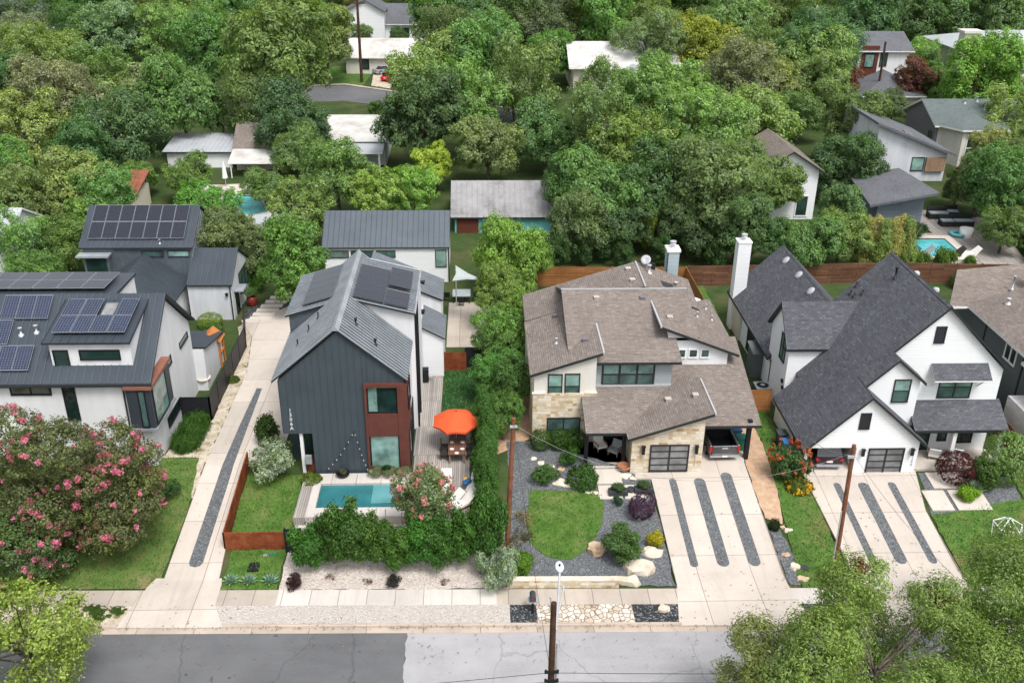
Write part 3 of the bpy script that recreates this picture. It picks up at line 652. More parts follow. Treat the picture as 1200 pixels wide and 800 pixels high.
# ---------------------------------------------------------------- building helpers
def obox(mb, w, a0, a1, z0, z1, d0, d1, m=0):
    if w[0] == 'y': mb.box(a0, a1, w[1]-d1, w[1]-d0, z0, z1, m)
    else: mb.box(w[1]+w[2]*d0, w[1]+w[2]*d1, a0, a1, z0, z1, m)
def window(par, w, a0, a1, z0, z1, cols=1, rows=1, fr='trim_dark', gl='glass_teal', t=.07, name='window', label=None, deep=.06, pane_name='pane'):
    mb = MB()
    obox(mb, w, a0, a1, z1-t, z1, .003, deep); obox(mb, w, a0, a1, z0, z0+t, .003, deep+.03)
    obox(mb, w, a0, a0+t, z0+t, z1-t, .003, deep); obox(mb, w, a1-t, a1, z0+t, z1-t, .003, deep)
    for i in range(1, cols): x = a0+(a1-a0)*i/cols; obox(mb, w, x-t*.6, x+t*.6, z0+t, z1-t, .003, deep-.006)
    for i in range(1, rows): z = z0+(z1-z0)*i/rows; obox(mb, w, a0+t, a1-t, z-t*.4, z+t*.4, .003, deep-.012)
    f = mb.build(name, M[fr], par, label)
    pm = MB(); zs = z0+t*.5
    if rows == 2 and gl == 'glass_teal': zm = (z0+z1)/2; obox(pm, w, a0+t*.5, a1-t*.5, zs, zm, .002, .016, 1); zs = zm
    obox(pm, w, a0+t*.5, a1-t*.5, zs, z1-t*.5, .002, .018)
    pm.build(pane_name, [M[gl], M['glass_mid']], f); return f
def garage_door(par, w, a0, a1, z0, z1, rows=4):
    return window(par, w, a0, a1, z0, z1, 2, rows, 'trim_dark', 'glass_frost', .09, 'garage_door')
def part(par, name, mat, fn, label=None):
    mb = MB(); fn(mb); return mb.build(name, [M[m] for m in mat] if isinstance(mat, (list, tuple)) else M[mat], par, label)
def pl(f, pts): return [(x, y, f(x, y)) for x, y in pts]
def seams(mb, e0, e1, r0, r1, sp=.4, h=.05, w=.05, m=0):
    e0, e1, r0, r1 = map(Vector, (e0, e1, r0, r1)); L = ((e1-e0).length+(r1-r0).length)/2; n = max(1, int(L/sp))
    nn = (e1-e0).cross(r0-e0).normalized()
    if nn.z < 0: nn = -nn
    u = (e1-e0).normalized()
    for i in range(n+1):
        a = e0.lerp(e1, i/n); b = r0.lerp(r1, i/n)
        if (b-a).length < .05: continue
        mb.extr([a-u*w/2-nn*.02, a+u*w/2-nn*.02, a+u*w/2+nn*h, a-u*w/2+nn*h], b-a, m)
def roof(par, quads, mt, ms='trim_dark', t=.16, name='roof', seam=None, seam_mat=None, label=None):
    mb = MB()
    for q in quads: mb.slab(q, t, 0, 1)
    if seam:
        for s in seam: seams(mb, *s, m=2)
    return mb.build(name, [M[mt], M[ms], M[seam_mat or mt]], par, label)
def panels(par, bl, br, tr, tl, nc, nr, mat='solar', skip=(), gap=.03, lift=.14, th=.04, label=None):
    bl, br, tr, tl = map(Vector, (bl, br, tr, tl)); nn = (br-bl).cross(tl-bl).normalized()
    if nn.z < 0: nn = -nn
    B = lambda s, t: (bl*(1-s)+br*s)*(1-t)+(tl*(1-s)+tr*s)*t
    for j in range(nr):
        for i in range(nc):
            if (i, j) in skip: continue
            w = (br-bl).length/nc; h = (tl-bl).length/nr; gs, gt = gap/2/w/nc, gap/2/h/nr
            c = [B(i/nc+gs, j/nr+gt), B((i+1)/nc-gs, j/nr+gt), B((i+1)/nc-gs, (j+1)/nr-gt), B(i/nc+gs, (j+1)/nr-gt)]
            mb = MB(); q = [p+nn*lift for p in c]; mb.extr(q, nn*th, 1)
            ctr = sum(q, Vector())/4; mb.quad(*[ctr+(p-ctr)*.965+nn*(th+.003) for p in q], m=0)
            mb.build('solar_panel', [M[mat], M['solar_frame_dark' if gap < .02 else 'solar_frame']], par, label)
def vent_pipe(par, P, h=.5, r=.06, mat='galv', cap=True, name='vent_pipe'):
    mb = MB(); P = Vector(P); mb.lathe([(r*2.4, -.12), (r*2.2, .03), (r, .07), (r, h)]+([(r*1.7, h), (r*1.7, h+.08)] if cap else []), P, 10); mb.build(name, M[mat], par)
def box_vent(par, P, sl=(0, 0), mat='trim_grey', s=.32, h=.13):
    mb = MB(); P = Vector(P); mb.box(P.x-s/2, P.x+s/2, P.y-s/2, P.y+s/2, P.z-.15, P.z+h); mb.box(P.x-s*.62, P.x+s*.62, P.y-s*.62, P.y+s*.62, P.z+h+.002, P.z+h+.05); mb.build('roof_vent', M[mat], par)
def downpipe(par, pts, mat='trim_dark', r=.055):
    mb = MB(); mb.tube(pts, r, 6); mb.build('downpipe', M[mat], par)
def wall_lamp(par, w, a, z, h=.35):
    mb = MB(); obox(mb, w, a-.03, a+.03, z-.06, z+.06, .003, .14); obox(mb, w, a-.09, a+.09, z-h/2, z+h/2-.06, .10, .26); obox(mb, w, a-.12, a+.12, z+h/2-.06, z+h/2, .08, .29); mb.build('wall_lamp', M['black'], par)
def text_obj(par, txt, loc, size, rot, mat, name='house_number', vertical=True, ext=.012):
    cu = bpy.data.curves.new(name, 'FONT'); cu.body = '\n'.join(txt) if vertical else txt; cu.size = size; cu.extrude = ext; cu.align_x = 'CENTER'; cu.space_line = .95
    to = bpy.data.objects.new(name, cu); C.objects.link(to); bpy.context.view_layer.update()
    me = bpy.data.meshes.new_from_object(to); bpy.data.objects.remove(to)
    me.materials.clear(); me.materials.append(M[mat]); o = bpy.data.objects.new(name, me); C.objects.link(o); o.parent = par; o.location = Vector(loc)-ORG[par.name]; o.rotation_euler = rot; ORG[o.name] = ORG[par.name]
    return o
def flue(par, x, y, z): 
    mb = MB(); mb.lathe([(.16, 0), (.16, .28), (.24, .28), (.24, .36), (.17, .38), (.17, .46), (.25, .46), (.25, .52)], (x, y, z), 12); mb.build('chimney_flue', M['galv'], par)
def battens(mb, w, a0, a1, z0, z1f, sp=.42, d=.03, wd=.04, m=0):
    n = int((a1-a0)/sp)
    for i in range(n+1):
        a = a0+(a1-a0)*i/n; z1 = z1f(a) if callable(z1f) else z1f
        if z1-z0 > .1: obox(mb, w, a-wd/2, a+wd/2, z0, z1, .002, d, m)
# ================================================================= white farmhouse with charcoal roof
H = thing('farmhouse', 'white farmhouse with steep charcoal shingle gables and a car in its open carport', 'house', (27, 58, 1.0))
part(H, 'wall', ['lap_white', 'bb_white'], lambda m: (
    m.extr([(24.5, 54.1, 1), (24.5, 54.1, 6.85), (29.45, 54.1, 11.72), (33.95, 54.1, 7.25), (33.95, 54.1, 1)], (0, 9.0, 0)),
    m.extr([(24.15, 51.6, .8), (24.15, 51.6, 6.45), (24.45, 51.6, 6.78), (28.2, 51.6, 3.42), (28.2, 51.6, .8)], (0, 6.5, 0)),
    m.extr([(20.85, 51.6, 3.02), (20.85, 51.6, 3.1), (24.148, 51.6, 6.44), (24.148, 51.6, 3.02)], (0, .25, 0)),
    m.box(20.85, 21.05, 51.62, 51.9, .8, 3.0), m.box(20.85, 21.02, 54.5, 58.2, .8, 3.05), m.box(20.9, 24.2, 57.9, 58.2, .8, 3.0),
    m.extr([(24.7, 53, 3.3), (24.7, 53, 6.95), (26.35, 53, 8.62), (28.08, 53, 7.15), (28.08, 53, 3.3)], (0, 1.5, 0), 1),
    m.extr([(21.5, 58.9, 1), (21.5, 58.9, 6.62), (21.5, 61, 8.92), (21.5, 63.1, 6.62), (21.5, 63.1, 1)], (5, 0, 0)),
    m.extr([(21.62, 62.5, 1), (21.62, 62.5, 4.25), (25.5, 62.5, 7.95), (29.3, 62.5, 4.25), (29.3, 62.5, 1)], (0, 12.2, 0))))
fF = lambda x, y: 11.85-1.0034*(29.45-x)
rf = roof(H, [pl(fF, [(20.6, 51.3), (24.45, 51.3), (24.45, 52.7), (26.35, 52.7), (26.35, 53.8), (29.45, 53.8), (29.45, 63.4), (22.2, 63.4), (22.2, 58.3), (20.6, 58.3)]),
    [(24.45, 51.3, 6.87), (28.6, 51.3, 3.28), (28.6, 54.08, 3.28), (24.45, 54.08, 6.87)],
    [(26.35, 52.7, 8.75), (28.38, 52.7, 7.03), (28.38, 54.3, 7.03), (26.35, 54.3, 8.75)],
    [(29.45, 53.8, 11.87), (34.43, 53.8, 7.18), (34.43, 63.4, 7.18), (29.45, 63.4, 11.87)],
    [(21.2, 61, 9.1), (26.75, 61, 9.1), (24.15, 58.62, 6.55), (21.2, 58.62, 6.55)], [(21.2, 61, 9.1), (26.75, 61, 9.1), (24.15, 63.4, 6.55), (21.2, 63.4, 6.55)],
    [(21.22, 62.4, 3.97), (25.5, 62.4, 8.12), (25.5, 75, 8.12), (21.22, 75, 3.97)], [(29.7, 62.4, 3.97), (25.5, 62.4, 8.12), (25.5, 75, 8.12), (29.7, 75, 3.97)],
    [(27.9, 52.0, 3.98), (34.05, 52.0, 3.98), (34.2, 54.15, 5.08), (28.05, 54.15, 5.08)]], 'sh_dark', 'trim_dark', .2)
part(rf, 'ridge_cap', 'sh_dark', lambda m: [m.extr([(a-.12, y0, z-.09), (a, y0, z+.035), (a+.12, y0, z-.09)], (0, y1-y0, 0)) for a, y0, y1, z in ((29.45, 53.8, 63.4, 11.87), (25.5, 62.4, 75, 8.12))])
garage_door(H, ('y', 51.6), 24.95, 27.31, 1.02, 2.97)
window(H, ('y', 51.6), 24.0, 24.7, 4.4, 5.58, 1, 8, 'trim_dark', 'trim_dark', .06, 'gable_vent', None, .06, 'louvre')
window(H, ('y', 54.1), 28.93, 29.62, 9.2, 10.38, 1, 8, 'trim_dark', 'solar_dark', .06, 'gable_vent', None, .06, 'louvre')
window(H, ('y', 53.0), 26.41, 27.51, 5.54, 7.2, 1, 2); window(H, ('y', 54.1), 29.92, 32.12, 5.2, 6.84, 2, 2)
window(H, ('y', 54.1), 30.62, 31.25, 1.9, 2.95, 1, 1, 'trim_dark', 'glass_dark'); window(H, ('y', 54.1), 31.6, 33.0, 1.75, 2.95, 2, 1, 'trim_dark', 'glass_dark')
window(H, ('y', 54.1), 29.2, 30.1, 1.25, 3.3, 1, 1, 'trim_dark', 'glass_dark', .1, 'front_door')
part(H, 'awning', ['sh_dark', 'trim_white'], lambda m: (m.slab([(29.1, 53.15, 6.95), (32.85, 53.15, 6.95), (32.85, 54.09, 7.75), (29.1, 54.09, 7.75)], .09), [m.tube([(x, 54.08, 6.1), (x, 53.3, 6.92)], .05, 6, 1) for x in (29.45, 32.5)]))
window(H, ('x', 21.5, -1), 58.0+1.55, 58.0+2.75, 4.95, 6.95, 2, 2, 'trim_dark', 'glass_mid')
window(H, ('x', 21.6, -1), 64.6, 66.4, 1.5, 3.4, 2, 1, 'trim_dark', 'glass_mid'); window(H, ('x', 21.6, -1), 67.2, 69, 1.5, 3.4, 2, 1, 'trim_dark', 'dark_in', .08, 'patio_opening')
part(H, 'patio_wall', 'stucco_tan', lambda m: m.box(21.45, 21.63, 71, 74.7, 1, 4.1))
ch = part(H, 'chimney', ['lap_white', 'trim_white'], lambda m: (m.box(21.24, 22.3, 73.2, 74.2, 1.2, 8.88), m.box(21.19, 22.35, 73.15, 74.25, 8.882, 9.0, 1)))
flue(ch, 21.77, 73.7, 9.0)
part(H, 'porch', ['conc_slab'], lambda m: m.box(28.25, 34.1, 51.78, 54.12, .7, 1.22))
for x in (30.75, 33.85): part(H, 'porch_post', 'trim_white', lambda m: (m.box(x-.12, x+.12, 52.2, 52.44, 1.2, 3.98), m.box(x-.17, x+.17, 52.15, 52.49, 1.205, 1.4)))
for a in (24.55, 27.75): wall_lamp(H, ('y', 51.6), a, 2.75, .5)
text_obj(H, '1308', (27.92, 51.585, 2.35), .26, (R(90), 0, 0), 'trim_grey')
for px, py in ((921, 305), (936, 322), (950, 341)):
    x, y, z = on_plane(px, py, 8.12-.97*25.5, .97, 0)
    mb = MB(); mb.lathe([(.02, .12), (.3, .1), (.36, .03), (.36, -.05)][::-1]); mb.xform(Matrix.Translation((x, y, z)) @ Matrix.Rotation(R(-44), 4, 'Y')); mb.build('round_roof_vent', M['trim_grey'], H)
for px, py, h in ((1049, 326, .75), (1004, 335, .3), (997, 344, .3), (1001, 347, .25), (1011, 344, .3)):
    P = on_plane(px, py, 11.85-1.0034*29.45, 1.0034, 0); vent_pipe(H, P, h, .07, 'trim_dark', h > .5)
for P0, s in ((on_plane(1070, 326, 42.3, -1.0034, 0), 1), ): pass
mb = MB()
for y, x in ((60.5, 30.0), (57.6, 30.1)): mb.lathe([(.22, -.1), (.22, .04), (.16, .12), (.02, .15)], (x+.1, y, 11.4), 14)
mb.build('round_roof_vent', M['trim_grey'], H)
downpipe(H, [(21.35, 62.3, 4.0), (21.5, 62.3, 3.7), (21.5, 62.3, 1.2)])
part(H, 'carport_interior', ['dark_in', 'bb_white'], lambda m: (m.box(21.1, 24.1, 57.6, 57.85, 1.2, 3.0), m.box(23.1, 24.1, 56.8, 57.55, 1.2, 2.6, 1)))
for px, py in ((909, 425), (911, 430)): pass
part(H, 'meter_box', 'black', lambda m: (m.box(21.38, 21.49, 59.2, 59.45, 3.6, 3.85), m.box(21.38, 21.49, 58.98, 59.18, 3.2, 3.45)))
# ================================================================= limestone house with brown roof
H = thing('limestone_house', 'limestone and white stucco house with many low brown shingle roofs', 'house', (10, 58, 1.1))
part(H, 'wall', ['stucco_cream', 'lap_gray', 'stucco_white'], lambda m: (
    m.extr([(3.65, 55.7, 1), (3.65, 55.7, 6.3), (7.72, 55.7, 7.66), (7.72, 55.7, 1)], (0, 8, 0)),
    m.extr([(7.6, 56.5, 1), (7.6, 56.5, 6.95), (7.6, 63.5, 8.85), (7.6, 69, 7.2), (7.6, 69, 1)], (5.3, 0, 0), 1),
    m.extr([(12.85, 58.3, 1), (12.85, 58.3, 8.2), (17.05, 58.3, 6.55), (17.05, 58.3, 1)], (0, 9, 0), 2),
    m.box(3.5, 15.8, 63.6, 68.2, 1, 6.2)))
part(H, 'stone_wall', 'stone', lambda m: (m.box(3.58, 7.73, 55.55, 55.69, .9, 4.93), m.box(3.56, 3.645, 55.7, 60, .9, 4.93), m.box(7.725, 7.82, 55.56, 57, .9, 4.93),
    m.extr([(9.72, 51.85, .8), (9.72, 51.85, 3.8), (14.28, 51.85, 5.36), (14.28, 51.85, .8)], (0, 5.2, 0))))
part(H, 'stone_cap', 'rock_pale', lambda m: (m.box(7.0, 7.84, 55.50, 55.72, 4.935, 5.02), m.box(3.52, 4.4, 55.50, 55.72, 4.935, 5.0)))
fM = lambda x, y: 7.03+.27*(y-56)
rf = roof(H, [[(3.34, 55.4, 6.42), (8.1, 55.4, 8.02), (8.1, 60.9, 8.02), (8.1, 63.6, 8.02), (3.34, 63.6, 6.42)],
    pl(fM, [(5.95, 57.2), (7.3, 56.6), (7.3, 55.95), (13.4, 55.95), (13.4, 58.3), (15.0, 58.3), (15.0, 63.5), (5.95, 63.5)]),
    [(5.95, 63.5, 9.055), (15.0, 63.5, 9.055), (15.6, 69, 7.0), (5.95, 69, 7.0)],
    [(12.25, 57.95, 8.66), (17.75, 57.95, 6.5), (17.75, 67.5, 6.5), (14.6, 63.7, 7.74), (12.25, 62.6, 8.66)],
    [(3.4, 63.62, 6.5), (12, 63.62, 9.2), (12, 68.4, 9.25), (3.4, 68.4, 6.5)], [(12.02, 63.62, 9.2), (12.02, 68.4, 9.25), (16.2, 68.4, 7.75), (16.2, 63.9, 7.2)],
    [(6.8, 52.35, 3.82), (10.5, 52.35, 3.82), (12.85, 54.2, 4.35), (12.85, 56.55, 5.02), (6.8, 56.55, 5.02)],
    [(9.38, 51.5, 3.86), (14.75, 51.5, 5.68), (14.75, 56.3, 5.68), (12.9, 58.3, 5.05), (9.38, 56.4, 3.86)],
    [(14.3, 52.85, 3.98), (18.22, 52.85, 3.98), (18.22, 61, 6.42), (17.06, 61, 6.42), (17.06, 58.32, 5.62), (12.86, 58.32, 5.62), (12.86, 56.4, 5.04), (14.3, 56.4, 5.04)]], 'sh_brown', 'trim_dark', .2)
for bb in ((8.06, 8.17, 55.38, 60.6, 7.9, 8.07), (12.2, 12.30, 57.93, 62.6, 8.55, 8.71), (14.72, 14.82, 51.48, 56.1, 5.58, 5.73), (5.95, 15.0, 63.46, 63.58, 9.0, 9.09), (11.97, 12.07, 63.6, 68.42, 9.15, 9.29), (7.7, 12.9, 56.40, 56.49, 4.95, 5.12)): part(rf, 'flashing', 'trim_grey', lambda m: m.box(*bb))
window(H, ('y', 55.69), 4.56, 5.52, 4.5, 6.35, 1, 2); window(H, ('y', 55.69), 5.66, 6.68, 4.5, 6.38, 1, 2); 
window(H, ('y', 55.55), 4.55, 6.8, 1.3, 3.13, 2, 2, 'trim_dark', 'glass_mid')
window(H, ('y', 56.5), 8.2, 11.75, 5.02, 6.72, 3, 2, 'trim_dark', 'glass_teal', .11)
for a in (13.5, 14.32, 15.14): window(H, ('y', 58.3), a, a+.66, 6.12, 6.82, 1, 1, 'trim_white', 'glass_mid', .08)
garage_door(H, ('y', 51.85), 10.9, 13.42, 1.24, 3.25)
for a in (10.45, 13.85): wall_lamp(H, ('y', 51.85), a, 2.95, .6)
text_obj(H, '1306', (13.85, 51.83, 2.25), .2, (R(90), 0, 0), 'rock_tan')
part(H, 'porch', 'conc_slab', lambda m: m.box(6.5, 9.7, 52.35, 56.4, .8, 1.2))
for x in (6.9, 9.35): part(H, 'porch_post', 'black', lambda m: m.box(x-.12, x+.12, 52.55, 52.8, 1.2, 3.75))
window(H, ('y', 55.6), 7.95, 9.1, 1.25, 3.4, 1, 1, 'black', 'glass_dark', .12, 'front_door'); 
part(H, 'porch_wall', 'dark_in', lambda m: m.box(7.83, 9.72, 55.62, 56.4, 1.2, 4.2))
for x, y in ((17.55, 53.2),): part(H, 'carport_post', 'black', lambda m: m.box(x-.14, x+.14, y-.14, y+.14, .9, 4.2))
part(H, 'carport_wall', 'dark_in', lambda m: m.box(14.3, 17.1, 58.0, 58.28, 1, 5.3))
ch = part(H, 'chimney', ['lap_bluegray', 'trim_white', 'trim_dark'], lambda m: (m.box(14.6, 15.5, 69, 70, 1.2, 9.75), m.box(14.52, 15.58, 68.92, 70.08, 9.752, 9.95, 1), m.box(14.595, 14.66, 68.99, 69.06, 5, 9.74, 2)))
flue(ch, 15.05, 69.5, 9.95)
zt = lambda px, py, a, b, c: on_plane(px, py, a, b, c)
for px, py in ((699, 350), (753, 350)): box_vent(H, zt(px, py, 7.03-.27*56, 0, .27), mat='vent_tan' if px < 720 else 'lap_purple')
for px, py in ((651, 371), (686, 399)): box_vent(H, zt(px, py, 6.42-.336*3.34, .336, 0), mat='lap_purple')
vent_pipe(H, zt(652, 402, 6.42-.336*3.34, .336, 0), .3)
for px, py in ((736, 316), (741, 329)): box_vent(H, zt(px, py, 6.5-.314*3.4, .314, 0), mat='vent_tan')
box_vent(H, zt(785, 373, 8.66+.393*12.25, -.393, 0), mat='vent_tan')
for px, py in ((817, 371), (834, 375), (827, 362)): vent_pipe(H, zt(px, py, 8.66+.393*12.25, -.393, 0), .3, .05)
for px, py in ((815, 464), (783, 469)): box_vent(H, zt(px, py, 3.86-.339*9.38, .339, 0), mat='vent_tan')
vent_pipe(H, (12.9, 67.2, 8.8), .55, .1); vent_pipe(H, (14.9, 66.6, 7.6), .6, .1)
def dish(par, P, az=0.0, s=.45):
    mb = MB(); P = Vector(P); mb.tube([P, P+Vector((0, 0, .7))], .035, 6); k = len(mb.v)
    mb.lathe([(.02, 0), (s*.5, .04), (s, .15), (s, .17), (s*.5, .065), (.02, .03)], (0, 0, 0), 18); mb.xform(Matrix.Translation(P+Vector((0, -.05, .8))) @ Matrix.Rotation(az, 4, 'Z') @ Matrix.Rotation(R(50), 4, 'X'), k)
    k = len(mb.v); mb.tube([P+Vector((0, -.05, .55)), P+Vector((0, -.5, .95))], .02, 6); mb.build('satellite_dish', M['trim_grey'], par)
dish(H, (12.75, 68.0, 8.7), R(-20), .38)
part(H, 'dish_mount', 'dark_in', lambda m: m.box(13.1, 13.5, 68.0, 68.3, 8.2, 9.2))
# ================================================================= dark metal-clad house with pool
H = thing('metal_clad_house', 'blue-grey metal-clad gable house with rusty red corner windows beside the pool', 'house', (-8.5, 58, 1.1))
part(H, 'wall', ['metal_blue', 'stucco_white', 'metal_zinc', 'lap_white'], lambda m: (
    m.extr([(-12.25, 52.15, 4.15), (-12.25, 52.15, 7.95), (-8.5, 52.15, 11.2), (-4.6, 52.15, 7.95), (-4.6, 52.15, .9), (-10.46, 52.15, .9), (-10.46, 52.15, 4.15)], (0, 12.5, 0)),
    m.box(-12.2, -10.5, 54, 64.6, .9, 4.2), m.box(-4.595, -4.5, 54.6, 57.5, .9, 7.7, 1),
    m.extr([(-12.5, 58.5, 7.9), (-12.5, 58.5, 9.35), (-9.2, 58.5, 10.35), (-9.2, 58.5, 7.9)], (0, 6.4, 0), 2),
    m.extr([(-8.0, 57.45, 1), (-8.0, 57.45, 10.95), (-4.2, 57.45, 9.98), (-4.2, 57.45, 1)], (0, 7.6, 0), 1),
    m.extr([(-4.4, 65.12, 1), (-4.4, 65.12, 5.4), (-2.65, 65.12, 4.42), (-2.65, 65.12, 1)], (0, 3.9, 0), 3),
    m.extr([(-8.4, 69.03, 1), (-8.4, 69.03, 8.2), (-2.9, 69.03, 5.75), (-2.9, 69.03, 1)], (0, 4, 0), 1)))
def _c(m):
    battens(m, ('y', 52.15), -12.2, -10.5, 4.15, lambda a: 11.15-.866*abs(a+8.5), .4); battens(m, ('y', 52.15), -10.1, -7.1, 1.0, lambda a: 11.15-.866*abs(a+8.5), .4)
    battens(m, ('y', 52.15), -6.8, -4.65, 7.75, lambda a: 11.15-.866*abs(a+8.5), .4); battens(m, ('x', -12.25, -1), 52.2, 64, 4.2, 7.9, .45)
part(H, 'wall_seam', 'metal_blue', _c)
part(H, 'dormer_seam', 'metal_zinc', lambda m: battens(m, ('y', 58.5), -12.5, -9.3, 7.9, lambda a: 9.35+.3*(a+12.5), .4))
s = .854
roof(H, [[(-12.6, 51.95, 7.98), (-8.5, 51.95, 11.5), (-8.5, 65, 11.5), (-12.6, 65, 7.98)], [(-4.35, 51.95, 7.98), (-8.5, 51.95, 11.5), (-8.5, 65, 11.5), (-4.35, 65, 7.98)]], 'roof_metal', 'trim_dark', .14, seam=[
    ((-12.6, 51.98, 8.0), (-12.6, 64.9, 8.0), (-8.5, 51.98, 11.5), (-8.5, 64.9, 11.5), .36, .06, .085), ((-4.35, 51.98, 8.0), (-4.35, 64.9, 8.0), (-8.5, 51.98, 11.5), (-8.5, 64.9, 11.5), .36, .06, .085)], seam_mat='zinc_light')
roof(H, [[(-12.75, 58.3, 9.45), (-9.25, 58.3, 10.5), (-9.25, 65.2, 10.5), (-12.75, 65.2, 9.45)]], 'roof_metal', 'trim_dark', .12, seam=[((-12.75, 58.35, 9.45), (-12.75, 65.1, 9.45), (-9.25, 58.35, 10.5), (-9.25, 65.1, 10.5), .36, .06, .085)], seam_mat='zinc_light', name='dormer_roof')
roof(H, [[(-8.15, 57.15, 11.12), (-4.1, 57.15, 10.08), (-4.1, 64.6, 10.08), (-8.15, 64.6, 11.12)]], 'roof_metal', 'trim_dark', .12, seam=[((-4.1, 57.2, 10.08), (-4.1, 64.5, 10.08), (-8.15, 57.2, 11.12), (-8.15, 64.5, 11.12), .36, .06, .085)], seam_mat='zinc_light', name='dormer_roof')
roof(H, [[(-4.25, 64.95, 5.45), (-2.5, 64.95, 4.5), (-2.5, 69.0, 4.5), (-4.25, 69.0, 5.45)], [(-4.45, 68.9, 6.62), (-2.75, 68.9, 5.9), (-2.75, 73.1, 5.9), (-8.4, 73.1, 8.35), (-8.4, 68.9, 8.35)]], 'roof_metal', 'trim_dark', .12, seam=[
    ((-2.5, 65, 4.5), (-2.5, 68.95, 4.5), (-4.25, 65, 5.45), (-4.25, 68.95, 5.45), .3, .05, .07), ((-2.75, 69, 5.9), (-2.75, 73, 5.9), (-8.4, 69, 8.35), (-8.4, 73, 8.35), .3, .05, .07)], seam_mat='zinc_light', name='side_roof')
part(H, 'ridge_cap', 'zinc_light', lambda m: (m.extr([(-8.72, 51.9, 11.36), (-8.5, 51.9, 11.62), (-8.28, 51.9, 11.36)], (0, 13.1, 0)), m.box(-4.16, -4.05, 57.2, 64.6, 10.0, 10.14)))
g1 = lambda x, y: 9.5+.3*(x+12.75)
panels(H, (-11.6, 58.75, g1(-11.6, 0)), (-9.45, 58.75, g1(-9.45, 0)), (-9.45, 64.6, g1(-9.45, 0)), (-11.6, 64.6, g1(-11.6, 0)), 1, 5, 'solar_dark', gap=.01)
g2 = lambda x: 11.15-.257*(x+8.15)
panels(H, (-8.1, 57.3, g2(-8.1)), (-6.15, 57.3, g2(-6.15)), (-6.15, 62.9, g2(-6.15)), (-8.1, 62.9, g2(-8.1)), 1, 5, 'solar_dark', gap=.01)
panels(H, (-6.1, 57.3, g2(-6.1)), (-4.6, 57.3, g2(-4.6)), (-4.6, 59.5, g2(-4.6)), (-6.1, 59.5, g2(-6.1)), 1, 2, 'solar_dark', gap=.01)
panels(H, (-6.1, 60.0, g2(-6.1)), (-4.6, 60.0, g2(-4.6)), (-4.6, 63.2, g2(-4.6)), (-6.1, 63.2, g2(-6.1)), 1, 3, 'solar_dark', gap=.01, lift=.3)
part(H, 'corner_surround', 'red_panel', lambda m: (m.box(-7.05, -6.9, 51.93, 52.148, 1.1, 7.72), m.box(-5.02, -4.42, 51.93, 52.148, 1.1, 7.72), m.box(-6.9, -5.02, 51.93, 52.148, 7.48, 7.72), m.box(-6.9, -5.02, 51.97, 52.148, 4.0, 5.6),
    m.box(-4.598, -4.42, 52.15, 54.6, 1.1, 7.7)))
f = window(H, ('y', 52.14), -6.88, -5.04, 5.62, 7.46, 1, 1, 'black', 'glass_dark', .06)
part(f, 'curtain', 'glass_teal', lambda m: m.box(-6.82, -6.28, 52.10, 52.118, 5.72, 7.4))
window(H, ('y', 52.14), -6.88, -5.04, 1.5, 3.98, 1, 1, 'black', 'glass_teal', .06)
window(H, ('x', -4.42, 1), 52.5, 54.2, 1.5, 3.9, 1, 1, 'black', 'glass_dark', .05); window(H, ('x', -4.42, 1), 52.5, 54.2, 5.6, 7.2, 1, 1, 'black', 'glass_dark', .05)
window(H, ('x', -4.5, 1), 55.0, 57.2, 1.3, 3.9, 2, 1, 'black', 'glass_mid', .06, 'glazed_door')
for y, x in ((57.7, -4.13), (59.6, -4.13)): downpipe(H, [(x, y, 9.9), (x, y, 1.25)], 'black', .07)
window(H, ('y', 53.99), -11.5, -10.6, 1.15, 4.0, 1, 1, 'black', 'glass_dark', .08, 'front_door')
part(H, 'porch_column', 'trim_white', lambda m: m.box(-11.3, -11.1, 52.3, 52.5, 1, 4.15)); part(H, 'bench', 'cedar_red', lambda m: (m.box(-11.0, -10.5, 52.3, 52.8, 1.2, 1.65), m.box(-11.0, -10.5, 52.8, 52.9, 1.2, 2.1)))
text_obj(H, '1306A', (-11.68, 52.1, 5.75), .34, (R(90), 0, 0), 'trim_white')
for px, py, a, b in ((362, 388, 11.5+.859*8.5, .859), (349, 405, 11.5+.859*8.5, .859), (373, 373, 11.5+.859*8.5, .859)): P = on_plane(px, py, a, b, 0); vent_pipe(H, P, .45, .05, 'trim_dark', False)
for px, py in ((417, 380), (440, 404)): P = on_plane(px, py, 11.5-.848*8.5, -.848, 0); vent_pipe(H, P, .35, .06, 'trim_dark', True)
box_vent(H, on_plane(495, 366, 5.45-.543*4.25, -.543, 0), mat='black'); box_vent(H, on_plane(495, 332, 6.62-.42*4.45, -.42, 0), mat='black')
part(H, 'meter_box', 'zinc_light', lambda m: m.box(-11.0, -10.62, 51.95, 52.13, 2.0, 2.6))
# string lights: a strand hooked up the front wall
mb = MB(); bl = MB(); A, B_, D = at_y(383, 551, 51.95), at_y(415, 505, 51.95), at_y(432, 552, 51.95)
for a, b in ((A, B_), (B_, D)):
    pts = [a.lerp(b, i/14)-Vector((0, 0, .25*math.sin(math.pi*i/14))) for i in range(15)]; mb.tube(pts, .012, 4)
    for p in pts[1::2]: bl.lathe([(.01, -.07), (.036, -.04), (.036, 0), (.02, .03)], p, 8)
sl = mb.build('string_lights', M['black'], None, 'strand of round bulbs hung in a peak on the blue-grey metal wall', 'string lights', origin=A); bl.build('bulb_row', M['bulb'], sl)
